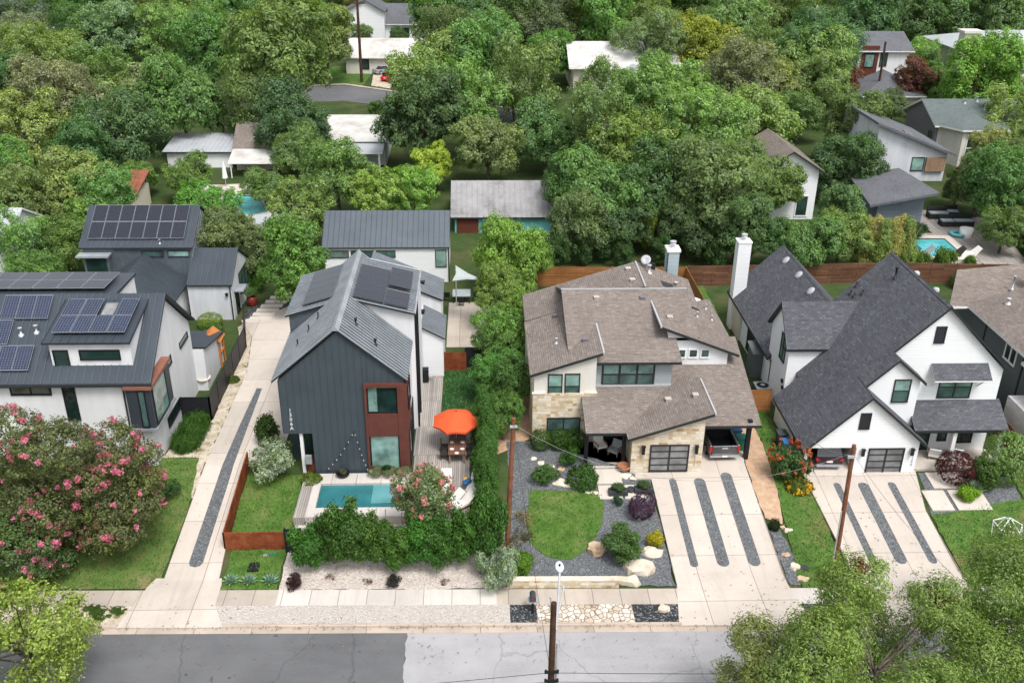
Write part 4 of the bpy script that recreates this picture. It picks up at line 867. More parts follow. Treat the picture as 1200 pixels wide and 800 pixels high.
# ================================================================= white solar house at left
H = thing('solar_house', 'white stucco house with dark metal roof covered in solar panels behind the pink crape myrtles', 'house', (-27, 58, 1.2))
part(H, 'wall', ['stucco_white', 'stucco_bluewhite', 'lap_white'], lambda m: (
    m.extr([(-20.7, 53.1, 1), (-20.7, 53.1, 7.35), (-20.7, 58.4, 10.88), (-20.7, 63.2, 6.85), (-20.7, 63.2, 1)], (-16, 0, 0)),
    m.extr([(-26.35, 53.9, 7.6), (-26.35, 53.9, 9.78), (-26.35, 57.9, 10.66), (-26.35, 57.9, 7.6)], (4.9, 0, 0)),
    m.extr([(-19.95, 63.2, 1), (-19.95, 63.2, 4.6), (-19.95, 68, 3.6), (-19.95, 68, 1)], (-7, 0, 0)),
    m.extr([(-25.0, 68.05, 1), (-25.0, 68.05, 4.1), (-28.4, 68.05, 6.2), (-31.8, 68.05, 4.1), (-31.8, 68.05, 1)], (0, 9.8, 0)), m.box(-36, -23.6, 58.5, 62.2, 4, 10.7)))
fA = lambda x, y: 7.45+.648*(y-52.8)
roof(H, [pl(fA, [(-37, 52.8), (-20.15, 52.8), (-20.3, 58.4), (-37, 58.4)]), [(-20.3, 58.4, 11.08), (-23.5, 58.4, 11.08), (-23.5, 63.5, 6.9), (-20.3, 63.5, 6.9)], [(-37, 58.42, 11.07), (-23.5, 58.42, 11.07), (-23.5, 62.4, 10.9), (-37, 62.4, 10.9)]], 'roof_metal', 'trim_dark', .14,
     seam=[((-37, 52.85, 7.47), (-20.2, 52.85, 7.47), (-37, 58.4, 11.08), (-20.35, 58.4, 11.08), .5, .05, .05)], seam_mat='roof_metal_d')
roof(H, [[(-26.65, 53.6, 9.86), (-21.3, 53.6, 9.86), (-21.3, 58.1, 10.85), (-26.65, 58.1, 10.85)]], 'roof_metal', 'trim_dark', .12, name='dormer_roof', seam=[((-26.6, 53.65, 9.87), (-21.35, 53.65, 9.87), (-26.6, 58, 10.84), (-21.35, 58, 10.84), .5, .04, .04)])
roof(H, [[(-19.75, 63.25, 4.75), (-27, 63.25, 4.75), (-27, 68.2, 3.7), (-19.75, 68.2, 3.7)], [(-24.75, 67.9, 4.1), (-28.4, 67.9, 6.4), (-28.4, 77.9, 6.4), (-24.75, 77.9, 4.1)], [(-32.05, 67.9, 4.1), (-28.4, 67.9, 6.4), (-28.4, 77.9, 6.4), (-32.05, 77.9, 4.1)]], 'roof_metal', 'trim_dark', .12, name='rear_roof',
     seam=[((-24.75, 68, 4.1), (-24.75, 77.8, 4.1), (-28.4, 68, 6.4), (-28.4, 77.8, 6.4), .34, .05, .05)], seam_mat='roof_metal_d')
P_ = lambda px, py: on_plane(px, py, 7.45-.648*52.8, 0, .648)
def rect(f, tl, br):  # axis-aligned rectangle on the roof plane from two pixels
    a, b = f(*tl), f(*br); x0, x1, y1, y0 = a.x, b.x, a.y, b.y
    g = (f(300, 300).z-f(300, 400).z)/(f(300, 300).y-f(300, 400).y); z0 = b.z; z1 = z0+g*(y1-y0)
    return (x0, y0, z0), (x1, y0, z0), (x1, y1, z1), (x0, y1, z1)
r1 = P_(63, 347); r2 = P_(58, 375); x1 = (r1.x+r2.x)/2; yA, yB = r2.y, r1.y; h = yB-yA; zf = lambda y: fA(0, y)
panels(H, (x1-3.05, yA, zf(yA)), (x1, yA, zf(yA)), (x1, yB, zf(yB)), (x1-3.05, yB, zf(yB)), 3, 1)
yA2, yB2 = yA-h-.05, yA-.05; x2 = x1-2.06
panels(H, (x2-2.05, yA2, zf(yA2)), (x2, yA2, zf(yA2)), (x2, yB2, zf(yB2)), (x2-2.05, yB2, zf(yB2)), 2, 1)
yA3, yB3 = yA2-h-.05, yA2-.05
panels(H, (x1-3.4, yA3, zf(yA3)), (x1-.35, yA3, zf(yA3)), (x1-.35, yB3, zf(yB3)), (x1-3.4, yB3, zf(yB3)), 3, 1)
fD = lambda y: 9.86+.22*(y-53.6)
panels(H, (-26.2, 54.3, fD(54.3)), (-21.75, 54.3, fD(54.3)), (-21.75, 57.75, fD(57.75)), (-26.2, 57.75, fD(57.75)), 4, 2, skip={(2, 1)}, lift=.22)
part(H, 'skylight', ['roof_metal_d', 'glass_frost'], lambda m: (m.slab([(-23.9, 56.2, 10.5), (-23.0, 56.2, 10.5), (-23.0, 57.6, 10.81), (-23.9, 57.6, 10.81)], .1, 0, 0), m.slab([(-23.82, 56.28, 10.53), (-23.08, 56.28, 10.53), (-23.08, 57.5, 10.80), (-23.82, 57.5, 10.80)], .02, 1, 1)))
panels(H, (-35.2, 58.7, 11.05), (-24.3, 58.7, 11.05), (-24.3, 61.8, 10.93), (-35.2, 61.8, 10.93), 7, 2, 'solar_dark', lift=.25)
W = ('y', 53.1)
window(H, W, -28.9, -26.4, 6.55, 7.15, 2, 1, 'black', 'glass_dark'); window(H, W, -25.75, -24.95, 4.7, 7.15, 1, 1, 'black', 'glass_dark'); window(H, W, -31.5, -29.9, 6.4, 7.1, 1, 1, 'black', 'glass_dark')
window(H, W, -34.5, -33.5, 4.7, 6.9, 1, 1, 'black', 'glass_dark')
W = ('y', 53.9); window(H, W, -26.2, -25.25, 7.95, 9.25, 1, 1, 'black', 'glass_dark'); window(H, W, -24.6, -22.1, 8.55, 9.25, 1, 1, 'black', 'glass_dark')
bay = part(H, 'corner_bay', ['zinc_light', 'roof_metal', 'copper'], lambda m: (m.box(-21.75, -20.25, 52.72, 53.09, 4.3, 7.08, 1), m.box(-20.69, -20.25, 53.1, 56.6, 4.3, 7.08, 1), m.box(-21.8, -20.15, 52.6, 56.7, 4.15, 4.298), m.box(-21.85, -20.12, 52.58, 56.75, 7.082, 7.3, 2)))
window(bay, ('y', 52.72), -21.05, -20.6, 4.4, 7.0, 1, 1, 'black', 'glass_mid', .06, 'bay_window'); window(bay, ('x', -20.25, 1), 53.0, 55.6, 4.4, 7.0, 1, 1, 'black', 'glass_teal', .06, 'bay_window')
W = ('x', -20.7, 1); window(H, W, 57.5, 58.5, 6.0, 6.6, 1, 1, 'trim_dark', 'glass_mid', .05); window(H, W, 60.5, 62.5, 5.95, 6.4, 1, 1, 'trim_dark', 'glass_mid', .05); window(H, W, 56.0, 58.9, 2.3, 3.05, 3, 1, 'black', 'glass_dark', .06)
downpipe(H, [(-22.05, 52.75, 7.45), (-22.0, 53.02, 7.2), (-22.0, 53.02, 1.3)])
part(H, 'gutter', 'trim_dark', lambda m: m.box(-37, -20.1, 52.66, 52.8, 7.28, 7.42))
text_obj(H, '1310A', (-21.3, 53.06, 3.6), .34, (R(90), 0, 0), 'black')
for px, py in ((25, 392), (43, 389)): vent_pipe(H, P_(px, py), .4, .08, 'galv', True)
# ================================================================= dark solar house behind it
H = thing('zinc_solar_house', 'zinc-clad house with fourteen roof solar panels and a low white stucco wing', 'house', (-28, 80, 1.2))
part(H, 'wall', ['metal_zinc', 'stucco_bluewhite', 'zinc_light'], lambda m: (
    m.extr([(-24.4, 78, 1.2), (-24.4, 78, 6.9), (-24.4, 81.7, 9.3), (-24.4, 85.4, 6.9), (-24.4, 85.4, 1.2)], (-9.1, 0, 0)),
    m.extr([(-24.39, 78.02, 4.7), (-24.39, 78.02, 6.85), (-24.39, 81.7, 9.22), (-24.39, 85.38, 6.85), (-24.39, 85.38, 4.7)], (.05, 0, 0), 2),
    m.extr([(-20.8, 75.7, 1.1), (-20.8, 75.7, 4.42), (-20.8, 78.9, 6.38), (-20.8, 82.0, 4.42), (-20.8, 82.0, 1.1)], (-3.65, 0, 0), 1)))
part(H, 'wall_seam', 'metal_zinc', lambda m: (battens(m, ('y', 78), -31.0, -24.45, 1.3, 6.0, .42), battens(m, ('x', -24.34, 1), 78.1, 85.3, 4.7, lambda a: 9.2-.648*abs(a-81.7), .5)))
roof(H, [[(-33.7, 77.8, 6.98), (-24.2, 77.8, 6.98), (-24.2, 81.7, 9.48), (-33.7, 81.7, 9.48)], [(-33.7, 85.6, 6.98), (-24.2, 85.6, 6.98), (-24.2, 81.7, 9.48), (-33.7, 81.7, 9.48)]], 'roof_metal', 'trim_dark', .14, seam=[((-33.7, 77.85, 7.0), (-24.2, 77.85, 7.0), (-33.7, 81.7, 9.48), (-24.2, 81.7, 9.48), .5, .05, .05)], seam_mat='roof_metal_d')
fB = lambda y: 6.98+.641*(y-77.8)
panels(H, (-33.1, 78.5, fB(78.5)), (-25.0, 78.5, fB(78.5)), (-25.0, 81.6, fB(81.6)), (-33.1, 81.6, fB(81.6)), 7, 2, 'solar_dark')
roof(H, [[(-24.42, 75.5, 4.48), (-20.65, 75.5, 4.48), (-20.65, 78.9, 6.55), (-24.42, 78.9, 6.55)], [(-24.3, 82.2, 4.48), (-20.65, 82.2, 4.48), (-20.65, 78.9, 6.55), (-24.3, 78.9, 6.55)]], 'roof_metal', 'trim_dark', .12, name='wing_roof', seam=[((-24.4, 75.55, 4.5), (-20.7, 75.55, 4.5), (-24.4, 78.9, 6.55), (-20.7, 78.9, 6.55), .5, .05, .05)], seam_mat='roof_metal_d')
window(H, ('y', 78), -28.6, -26.75, 6.1, 6.65, 1, 1, 'trim_dark', 'glass_mid', .05); window(H, ('y', 78), -26.4, -24.6, 6.1, 6.65, 1, 1, 'trim_dark', 'glass_teal', .05)
bay = part(H, 'bay_box', ['metal_zinc', 'zinc_light'], lambda m: (m.box(-33.3, -31.2, 77.3, 77.99, 4.4, 6.35), m.box(-33.6, -31.1, 77.1, 77.99, 4.25, 4.398, 1), m.box(-33.8, -31.1, 77.0, 77.99, 6.352, 6.5, 1)))
window(bay, ('y', 77.3), -33.1, -31.4, 4.5, 6.3, 1, 1, 'trim_dark', 'glass_dark', .06, 'bay_window')
window(H, ('x', -20.8, 1), 78.4, 81.6, 2.4, 4.3, 3, 1, 'black', 'glass_mid', .06); window(H, ('x', -20.8, 1), 76.6, 77.7, 1.3, 3.3, 1, 1, 'black', 'glass_dark', .06, 'side_door'); window(H, ('x', -24.34, 1), 83.4, 84.8, 4.9, 6.8, 1, 1, 'black', 'glass_mid', .06)
part(H, 'door_canopy', 'zinc_light', lambda m: m.box(-20.78, -20.0, 76.3, 77.9, 3.5, 3.6)); downpipe(H, [(-20.9, 75.6, 4.4), (-20.9, 75.6, 1.2)]); wall_lamp(H, ('y', 75.7), -21.2, 3.6, .25)
vent_pipe(H, (-27.0, 78.0+.2, 7.2), .3, .05)
# ================================================================= white back house
H = thing('back_house', 'small white lap-sided house with plain blue-grey standing seam roof', 'house', (-8.4, 87, 1.2))
part(H, 'wall', 'lap_white', lambda m: m.extr([(-2.75, 83.9, 1.2), (-2.75, 83.9, 4.72), (-2.75, 87.2, 6.95), (-2.75, 90.5, 4.72), (-2.75, 90.5, 1.2)], (-11.4, 0, 0)))
roof(H, [[(-14.3, 83.7, 4.72), (-2.6, 83.7, 4.72), (-2.6, 87.2, 7.12), (-14.3, 87.2, 7.12)], [(-14.3, 90.7, 4.72), (-2.6, 90.7, 4.72), (-2.6, 87.2, 7.12), (-14.3, 87.2, 7.12)]], 'roof_metal_d', 'trim_dark', .12, seam=[((-14.3, 83.75, 4.74), (-2.6, 83.75, 4.74), (-14.3, 87.2, 7.12), (-2.6, 87.2, 7.12), .48, .05, .05)], seam_mat='roof_metal')
for a, b in ((-14.0, -11.9), (-11.7, -9.55), (-9.4, -7.6)): window(H, ('y', 83.9), a, b, 3.66, 4.36, 1, 1, 'trim_dark', 'glass_mid', .05)
window(H, ('y', 83.9), -3.95, -2.9, 2.72, 4.42, 1, 1, 'trim_dark', 'glass_teal', .06); downpipe(H, [(-2.7, 83.8, 4.7), (-2.7, 83.8, 1.3)])
# ================================================================= grey house at right edge
H = thing('grey_neighbour_house', 'dark grey sided house with worn brown shingle roof at the right edge', 'house', (42, 62, 1.2))
part(H, 'wall', ['bb_gray', 'white_brick'], lambda m: (m.box(38.4, 52, 52.5, 69.5, 1, 5.9), m.box(36.9, 50, 53.2, 57.5, 1, 3.4, 1)))
roof(H, [[(37.9, 58.0, 6.05), (45, 58.0, 8.3), (45, 67.3, 8.3), (37.9, 67.3, 6.05)], [(37.6, 50.5, 5.7), (44.7, 50.5, 7.9), (44.7, 58.1, 7.9), (37.6, 58.1, 5.7)], [(52, 50, 6), (45, 50, 8.3), (45, 71, 8.3), (52, 71, 6)], [(36.4, 66.9, 6.0), (46, 66.9, 6.0), (44, 71, 7.9), (38.6, 71, 7.4)]], 'sh_brown', 'trim_white', .18)
window(H, ('x', 38.4, -1), 60.0, 61.6, 4.3, 5.6, 2, 1, 'trim_white', 'glass_dark', .12); window(H, ('x', 38.4, -1), 56.5, 57.4, 3.9, 4.8, 1, 1, 'trim_white', 'glass_dark', .12)
for y in (64.6, 59.0, 54.8): part(H, 'corner_board', 'trim_dark', lambda m: m.box(38.34, 38.398, y, y+.12, 1, 5.9))
vent_pipe(H, (41.8, 68.2, 6.9), 1.0, .06, 'galv'); vent_pipe(H, (40.2, 65.6, 6.8), .35, .1, 'galv'); dish(H, (43.2, 68.6, 7.2), 0, .5); vent_pipe(H, (43.0, 67.9, 7.0), .9, .05, 'galv', False)
ch = part(H, 'chimney', ['lap_bluegray', 'trim_white'], lambda m: (m.box(48.2, 50.4, 74, 75.6, 1, 9.2), m.box(48.1, 50.5, 73.9, 75.7, 9.202, 9.4, 1)))
# ================================================================= houses of the back streets
def house(name, label, x0, x1, y0, y1, ze, zr, wall, roofm, ridge='x', ov=.4, trim='trim_white', rz=0, seam=False, wins=(), loc=None):
    g = zg((y0+y1)/2); H = thing(name, label, 'house', ((x0+x1)/2, (y0+y1)/2, g)); cx, cy = (x0+x1)/2, (y0+y1)/2
    if ridge == 'x':
        part(H, 'wall', wall, lambda m: m.extr([(x0, y0, g-1), (x0, y0, ze), (x0, cy, zr-.12), (x0, y1, ze), (x0, y1, g-1)], (x1-x0, 0, 0)))
        s = (zr-ze)/(cy-y0); e = ze-s*ov+.1
        q = [[(x0-ov, y0-ov, e), (x1+ov, y0-ov, e), (x1+ov, cy, zr), (x0-ov, cy, zr)], [(x0-ov, y1+ov, e), (x1+ov, y1+ov, e), (x1+ov, cy, zr), (x0-ov, cy, zr)]]
    elif ridge == 'y':
        part(H, 'wall', wall, lambda m: m.extr([(x0, y0, g-1), (x0, y0, ze), (cx, y0, zr-.12), (x1, y0, ze), (x1, y0, g-1)], (0, y1-y0, 0)))
        s = (zr-ze)/(cx-x0); e = ze-s*ov+.1
        q = [[(x0-ov, y0-ov, e), (cx, y0-ov, zr), (cx, y1+ov, zr), (x0-ov, y1+ov, e)], [(x1+ov, y0-ov, e), (cx, y0-ov, zr), (cx, y1+ov, zr), (x1+ov, y1+ov, e)]]
    elif ridge == 'flat':
        part(H, 'wall', wall, lambda m: m.box(x0, x1, y0, y1, g-1, ze))
        q = [[(x0-ov, y0-ov, ze+.1), (x1+ov, y0-ov, ze+.1), (x1+ov, y1+ov, zr), (x0-ov, y1+ov, zr)]]
    else:
        part(H, 'wall', wall, lambda m: m.box(x0, x1, y0, y1, g-1, ze)); d = min(cy-y0, cx-x0)+ov; a, b, c, f = x0-ov, x1+ov, y0-ov, y1+ov
        r0, r1 = (a+d, cy, zr), (b-d, cy, zr)
        q = [[(a, c, ze), (b, c, ze), r1, r0], [(a, f, ze), (b, f, ze), r1, r0], [(a, c, ze), r0, (a, f, ze)], [(b, c, ze), r1, (b, f, ze)]]
    sm = [((q[0][0]), (q[0][1]), (q[0][3]), (q[0][2]), .55, .05, .05)] if seam else None
    roof(H, q, roofm, trim, .15, seam=sm)
    for a, b, c, d, gl in wins: window(H, ('y', y0), a, b, c, d, 1, 1, 'trim_dark', gl, .1)
    return H
H = house('teal_house', 'turquoise walled house with stained pale metal roof behind the lime green hedge trees', -2.4, 11.0, 96.5, 105.5, 3.5, 5.9, 'teal_wall', 'roof_old', 'x', .4, 'trim_dark', seam=True)
part(H, 'wood_panel', 'cedar_red', lambda m: m.box(-2.2, .1, 96.44, 96.498, 1, 3.45))
H = house('flat_roof_house', 'pale blue house with flat stained white roof beside the back street', -19.6, -11.5, 120, 131, 5.4, 6.0, 'stucco_bluewhite', 'roof_white', 'flat', .5, 'trim_white', wins=((-18, -16.5, 3.2, 4.6, 'glass_dark'),))
part(H, 'lower_roof', ['roof_pale', 'trim_white'], lambda m: m.slab([(-20.6, 117, 4.6), (-11.6, 117, 4.6), (-11.6, 120, 5.2), (-20.3, 120, 5.2)], .15)); part(H, 'porch_post', 'trim_white', lambda m: m.box(-12.2, -11.95, 117.2, 117.4, 2, 4.6))
house('garden_shed', 'long grey metal roofed shed under the dark trees', -38.5, -30.6, 119, 125, 4.2, 5.0, 'bb_white', 'roof_pale', 'flat', .4, 'trim_dark', seam=True)
H = house('hipped_cottage', 'small cottage with brown shingle roof and white awning next to the pool with red umbrella', -29.8, -23.6, 118, 126, 4.6, 7.2, 'stucco_tan', 'sh_brown', 'x', .4, 'trim_dark'); part(H, 'awning', ['roof_white', 'trim_white'], lambda m: m.slab([(-30, 114.6, 4.0), (-24.4, 114.6, 4.0), (-24.4, 117.8, 4.9), (-30, 117.8, 4.9)], .1)); [part(H, 'awning_post', 'trim_white', lambda m: m.box(x, x+.12, 114.8, 114.92, 1.5, 4.0)) for x in (-29.8, -24.6)]
house('rusty_shed', 'low shed with rusted red tin roof behind the zinc house', -44, -36.8, 101, 106, 4.2, 5.6, 'stucco_tan', 'roof_rust', 'flat', .3, 'trim_dark', seam=True)
house('white_gable_house', 'pale grey roofed house far back at upper left', -83.5, -70, 199, 211, 7.4, 10.2, 'lap_white', 'roof_pale', 'hip', .6)
H = house('grey_gable_house', 'white two-storey house with grey shingle roof at the top of the photo', -22, -11.3, 203, 213, 8.2, 11.3, 'lap_white', 'sh_gray', 'x', .6, 'trim_white', wins=((-15, -13.5, 5.6, 7.2, 'glass_dark'),))
part(H, 'side_gable', ['lap_white', 'sh_gray'], lambda m: (m.extr([(-26, 201, 4), (-26, 201, 10.4), (-22, 201, 12.7), (-18.3, 201, 10.6), (-18.3, 201, 4)], (0, 10, 0)), m.slab([(-26.6, 200.4, 10.3), (-22, 200.4, 12.9), (-22, 211, 12.9), (-26.6, 211, 10.3)], .2, 1), m.slab([(-18, 200.4, 10.6), (-22, 200.4, 12.9), (-22, 211, 12.9), (-18, 211, 10.6)], .2, 1)))
house('cream_bungalow', 'cream bungalow with long white roof facing the red car', -22.6, -9.2, 172, 181, 6.9, 9.2, 'stucco_cream', 'roof_white', 'x', .6, wins=((-20, -18.6, 4.6, 6.4, 'glass_dark'), (-13.5, -12.4, 4.6, 6.4, 'glass_dark')))
H = house('white_roof_house', 'house with broad white roof and brick gable half hidden by trees at top centre', 15.5, 32, 157, 170, 8.0, 10.8, 'stucco_tan', 'roof_white', 'x', .8); part(H, 'brick_gable', ['terracotta', 'roof_pale'], lambda m: (m.extr([(20, 148, 2), (20, 148, 6), (25, 148, 8.2), (30, 148, 6), (30, 148, 2)], (0, 9, 0)), m.slab([(19.4, 147.5, 5.8), (25, 147.5, 8.4), (25, 157, 8.4), (19.4, 157, 5.8)], .15, 1), m.slab([(30.6, 147.5, 5.8), (25, 147.5, 8.4), (25, 157, 8.4), (30.6, 157, 5.8)], .15, 1)))
H = house('cedar_panel_house', 'white house with brown cedar window panel and grey hip roof by the leaning pole', 60.5, 68.6, 155, 165, 11.0, 13.1, 'stucco_white', 'sh_gray', 'x', .6, wins=((64.0, 65.2, 8.4, 10.6, 'glass_mid'),))
part(H, 'cedar_panel', 'cedar_red', lambda m: m.box(61.0, 63.6, 154.7, 154.98, 7.0, 11.6)); window(H, ('y', 154.7), 61.4, 63.0, 8.3, 10.4, 1, 1, 'trim_dark', 'glass_teal', .12)
part(H, 'lower_roof', ['sh_gray', 'trim_white'], lambda m: (m.slab([(58.4, 146, 5.6), (68.6, 146, 5.6), (64.8, 152, 8.0)], .2), m.slab([(58.4, 146, 5.6), (64.8, 152, 8.0), (64.8, 155, 8.0), (58.4, 155, 5.6)], .2), m.slab([(68.6, 146, 5.6), (68.6, 155, 5.6), (64.8, 155, 8.0), (64.8, 152, 8.0)], .2))); part(H, 'lower_wall', 'stucco_bluewhite', lambda m: m.box(59, 68, 146.6, 155, 2, 5.4))
H = house('cream_chimney_house', 'cream house with low pale grey roof and stout chimney at upper right', 81.5, 108, 163, 178, 9.6, 11.9, 'stucco_cream', 'roof_pale', 'hip', .8); part(H, 'chimney', 'stucco_cream', lambda m: (m.box(80.2, 82.8, 161.5, 163.6, 3, 12.6), m.box(79.9, 83.1, 161.2, 163.9, 12.602, 13.0)))
H = house('solar_white_house', 'white house with roof solar panel half hidden at the top right', 66, 73.5, 214, 224, 8.6, 11.2, 'stucco_white', 'roof_white', 'x', .5); panels(H, (67, 214.5, 8.9), (72, 214.5, 8.9), (72, 218, 10.7), (67, 218, 10.7), 1, 1, 'solar_dark', lift=.3)
house('far_left_house', 'white sided house glimpsed through trees at the left edge', -62, -43, 84, 92, 5.0, 7.2, 'lap_white', 'roof_pale', 'x', .4)
# green-roofed cream house and its neighbour
H = thing('green_roof_house', 'cream house with grey-green shingle roof and dark taupe gable end', 'house', (66, 128, 2.4))
part(H, 'wall', ['stucco_cream', 'lap_purple'], lambda m: (m.box(59.6, 78, 121.9, 131, 1, 7.1), m.extr([(59.2, 121.9, 1), (59.2, 121.9, 7.1), (59.2, 126.5, 9.1), (59.2, 131.1, 7.1), (59.2, 131.1, 1)], (.39, 0, 0), 1), m.extr([(60.2, 121.9, 1), (61.6, 119.2, 1), (66.4, 119.2, 1), (66.4, 121.9, 1)], (0, 0, 6.1))))
roof(H, [[(58.8, 121.3, 7.0), (79, 121.3, 7.0), (79, 126.5, 9.35), (58.8, 126.5, 9.35)], [(58.8, 131.7, 7.0), (79, 131.7, 7.0), (79, 126.5, 9.35), (58.8, 126.5, 9.35)], [(59.4, 121.25, 7.1), (61.2, 118.7, 7.05), (64, 122.9, 8.2)], [(61.2, 118.7, 7.05), (67.3, 118.7, 7.05), (64, 122.9, 8.2)], [(67.3, 118.7, 7.05), (68, 121.3, 7.15), (64, 122.9, 8.2)]], 'sh_green', 'cream', .22)
window(H, ('y', 119.2), 62.2, 65.6, 2.6, 6.7, 2, 2, 'trim_white', 'glass_dark', .12); window(H, ('y', 121.9), 67.5, 70, 3.4, 6.4, 2, 2, 'trim_white', 'glass_dark', .12); window(H, ('x', 59.2, -1), 122.6, 123.6, 4.0, 5.9, 1, 1, 'trim_dark', 'glass_dark', .1)
for x, y in ((64.2, 125.6), (66, 126), (66.4, 124.4), (67.8, 125), (69.8, 125.2), (72, 126)): vent_pipe(H, (x, y, 9.35-.452*(126.5-y)), .5, .09, 'trim_grey')
H = thing('white_box_house', 'white cantilevered house with grey shed roof and cedar slat balcony', 'house', (50, 108, 2))
part(H, 'wall', ['stucco_bluewhite', 'lap_bluegray'], lambda m: (m.extr([(45.2, 106.3, 4.2), (45.2, 106.3, 10.7), (53.6, 106.3, 7.5), (53.6, 106.3, 4.2)], (0, 11, 0)), m.box(46, 52, 108, 116, 1, 4.19)))
roof(H, [[(44.7, 105.6, 11.1), (54.3, 105.6, 7.5), (54.3, 118, 7.5), (44.7, 118, 11.1)]], 'sh_gray', 'sh_gray', .28)
part(H, 'slat_panel', 'cedar_brown', lambda m: m.box(51.2, 53.4, 106.0, 106.29, 5.4, 7.0)); window(H, ('y', 106.3), 49.6, 51.1, 5.4, 7.0, 1, 1, 'trim_dark', 'glass_teal', .09); part(H, 'skylight', ['glass_frost', 'glass_frost'], lambda m: m.slab([(48.6, 107, 9.75), (49.6, 107, 9.38), (49.6, 108, 9.38), (48.6, 108, 9.75)], .1))
H = thing('slate_pavilion', 'blue-grey pavilion with mono-pitched grey shingle roof beside the far right pool', 'pavilion', (45, 99, 1.6))
part(H, 'wall', 'lap_slate', lambda m: m.extr([(42.4, 96.6, 1), (42.4, 96.6, 4.8), (47.3, 96.6, 5.6), (47.3, 96.6, 1)], (0, 6, 0)))
roof(H, [[(41.0, 95.3, 4.9), (48.1, 95.3, 6.25), (46.8, 103, 6.7), (41.6, 103.5, 5.6)]], 'sh_gray', 'sh_gray', .26)
H = thing('brown_gable_house', 'pale house with brown gable roof tucked between trees right of centre', 'house', (36, 102, 1.7))
part(H, 'wall', 'bb_white', lambda m: m.extr([(30.4, 100.3, 1), (30.4, 100.3, 7.2), (33.7, 100.3, 9.2), (36.9, 100.3, 7.2), (36.9, 100.3, 1)], (0, 9, 0)))
roof(H, [[(29.9, 99.7, 7.05), (33.7, 99.7, 9.4), (33.7, 110, 9.4), (29.9, 110, 7.05)], [(37.5, 99.7, 7.05), (33.7, 99.7, 9.4), (33.7, 110, 9.4), (37.5, 110, 7.05)]], 'sh_brown', 'trim_dark', .2)
window(H, ('y', 100.3), 34.8, 36.2, 2.0, 4.4, 1, 1, 'trim_white', 'glass_dark', .12)
# ================================================================= pool terrace of the metal-clad house
PZ = 1.28
mb = MB()
for x0, x1, y0, y1 in ((-4.5, -.6, 47.3, 48.9), (-4.25, -.6, 48.9, 54), (-4.35, -2.7, 54, 65.1), (-2.7, -.4, 54, 57.5), (-11.1, -10.4, 47.3, 51.6)): mb.box(x0, x1, y0, y1, .2, PZ)
mb.build('deck', M['deck'], kind='structure')
mb = MB(); wx0, wx1, wy0, wy1 = -9.92, -4.75, 48.22, 50.78
for x0, x1, y0, y1 in ((-10.4, -4.5, 47.3, wy0), (-10.4, -4.25, wy1, 51.9), (-10.4, wx0, wy0, wy1), (wx1, -4.5, wy0, wy1)): mb.box(x0, x1, y0, y1, .2, PZ+.03)
mb.box(-11.05, -.6, 47.0, 47.28, .2, .75)
pt = mb.build('pool', [M['conc_white']], None, 'raised rectangular plunge pool with pale stone coping in front of the metal-clad house', 'swimming pool', origin=(-7.4, 49.5, .8))
part(pt, 'water', 'water', lambda m: m.box(wx0, wx1, wy0, wy1, .5, PZ-.12)); part(pt, 'pool_step', 'water_shallow', lambda m: [m.box(wx1-1.9+.3*i, wx1-.01, wy0+.6, wy1-.01, PZ-.118, PZ-.112+.004*i) for i in range(5)])
part(pt, 'glass_panel', 'galv', lambda m: [m.box(x, x+.05, 47.02, 47.07, .75, 2.0) for x in (-7.3, -5.6)])
H = thing('planter_bed', 'low stone planter of grey-green groundcover beneath the tall lower window', 'planter', (-5.6, 51.6, 1.2)); part(H, 'trough', 'conc_slab', lambda m: (m.box(-7.0, -4.4, 51.35, 51.9, 1.2, 1.55), ))
# ---- table set
H = thing('dining_table', 'long dark outdoor table set with white plates under the orange umbrella', 'table', (-1.45, 54.0, PZ))
part(H, 'tabletop', 'table_wood', lambda m: m.box(-2.0, -.88, 52.85, 55.6, PZ+.70, PZ+.75))
for x in (-1.95, -1.0):
    for y in (52.92, 55.46): part(H, 'leg', 'cedar_brown', lambda m: m.box(x, x+.08, y, y+.08, PZ, PZ+.70))
mb = MB(); mb.lathe([(.02, 0), (.10, 0), (.15, .02), (.14, .025), (.09, .012), (.02, .012)], (0, 0, 0), 16); plate0 = None
for i, (x, y, lab) in enumerate(((-1.78, 53.5, 'front left'), (-1.1, 53.5, 'front right'), (-1.78, 54.3, 'second left'), (-1.1, 54.3, 'second right'), (-1.45, 53.0, 'near end'))):
    lb = 'white plate at the %s place of the outdoor table' % lab
    if plate0 is None: o = plate0 = mb.build('plate', M['cream'], None, lb, 'plate', 'plates on the outdoor table', origin=(0, 0, 0))
    else: o = plate0.copy(); C.objects.link(o); o['label'] = lb
    o.location = (x, y, PZ+.752)
def chair(label, x, y, rz):
    H = thing('patio_chair', label, 'chair', (x, y, PZ), 'chairs round the outdoor table')
    part(H, 'seat', 'dark_wicker', lambda m: m.box(x-.24, x+.24, y-.24, y+.24, PZ+.40, PZ+.46))
    part(H, 'backrest', 'dark_wicker', lambda m: m.box(x-.24, x+.24, y+.2, y+.25, PZ+.462, PZ+.92))
    for a in (-.21, .17):
        for b in (-.22, .18): part(H, 'leg', 'dark_wicker', lambda m: m.box(x+a, x+a+.04, y+b, y+b+.04, PZ, PZ+.40))
    H.rotation_euler = (0, 0, rz)
for i, (x, y, rz, lb) in enumerate(((-2.3, 53.5, R(90), 'dark chair at the front on the table\'s left side'), (-2.3, 54.4, R(90), 'dark chair on the left of the table half under the umbrella'), (-.58, 53.5, R(-90), 'dark chair at the front on the table\'s right side'), (-.58, 54.4, R(-90), 'dark chair on the right of the table half under the umbrella'))): chair(lb, x, y, rz)
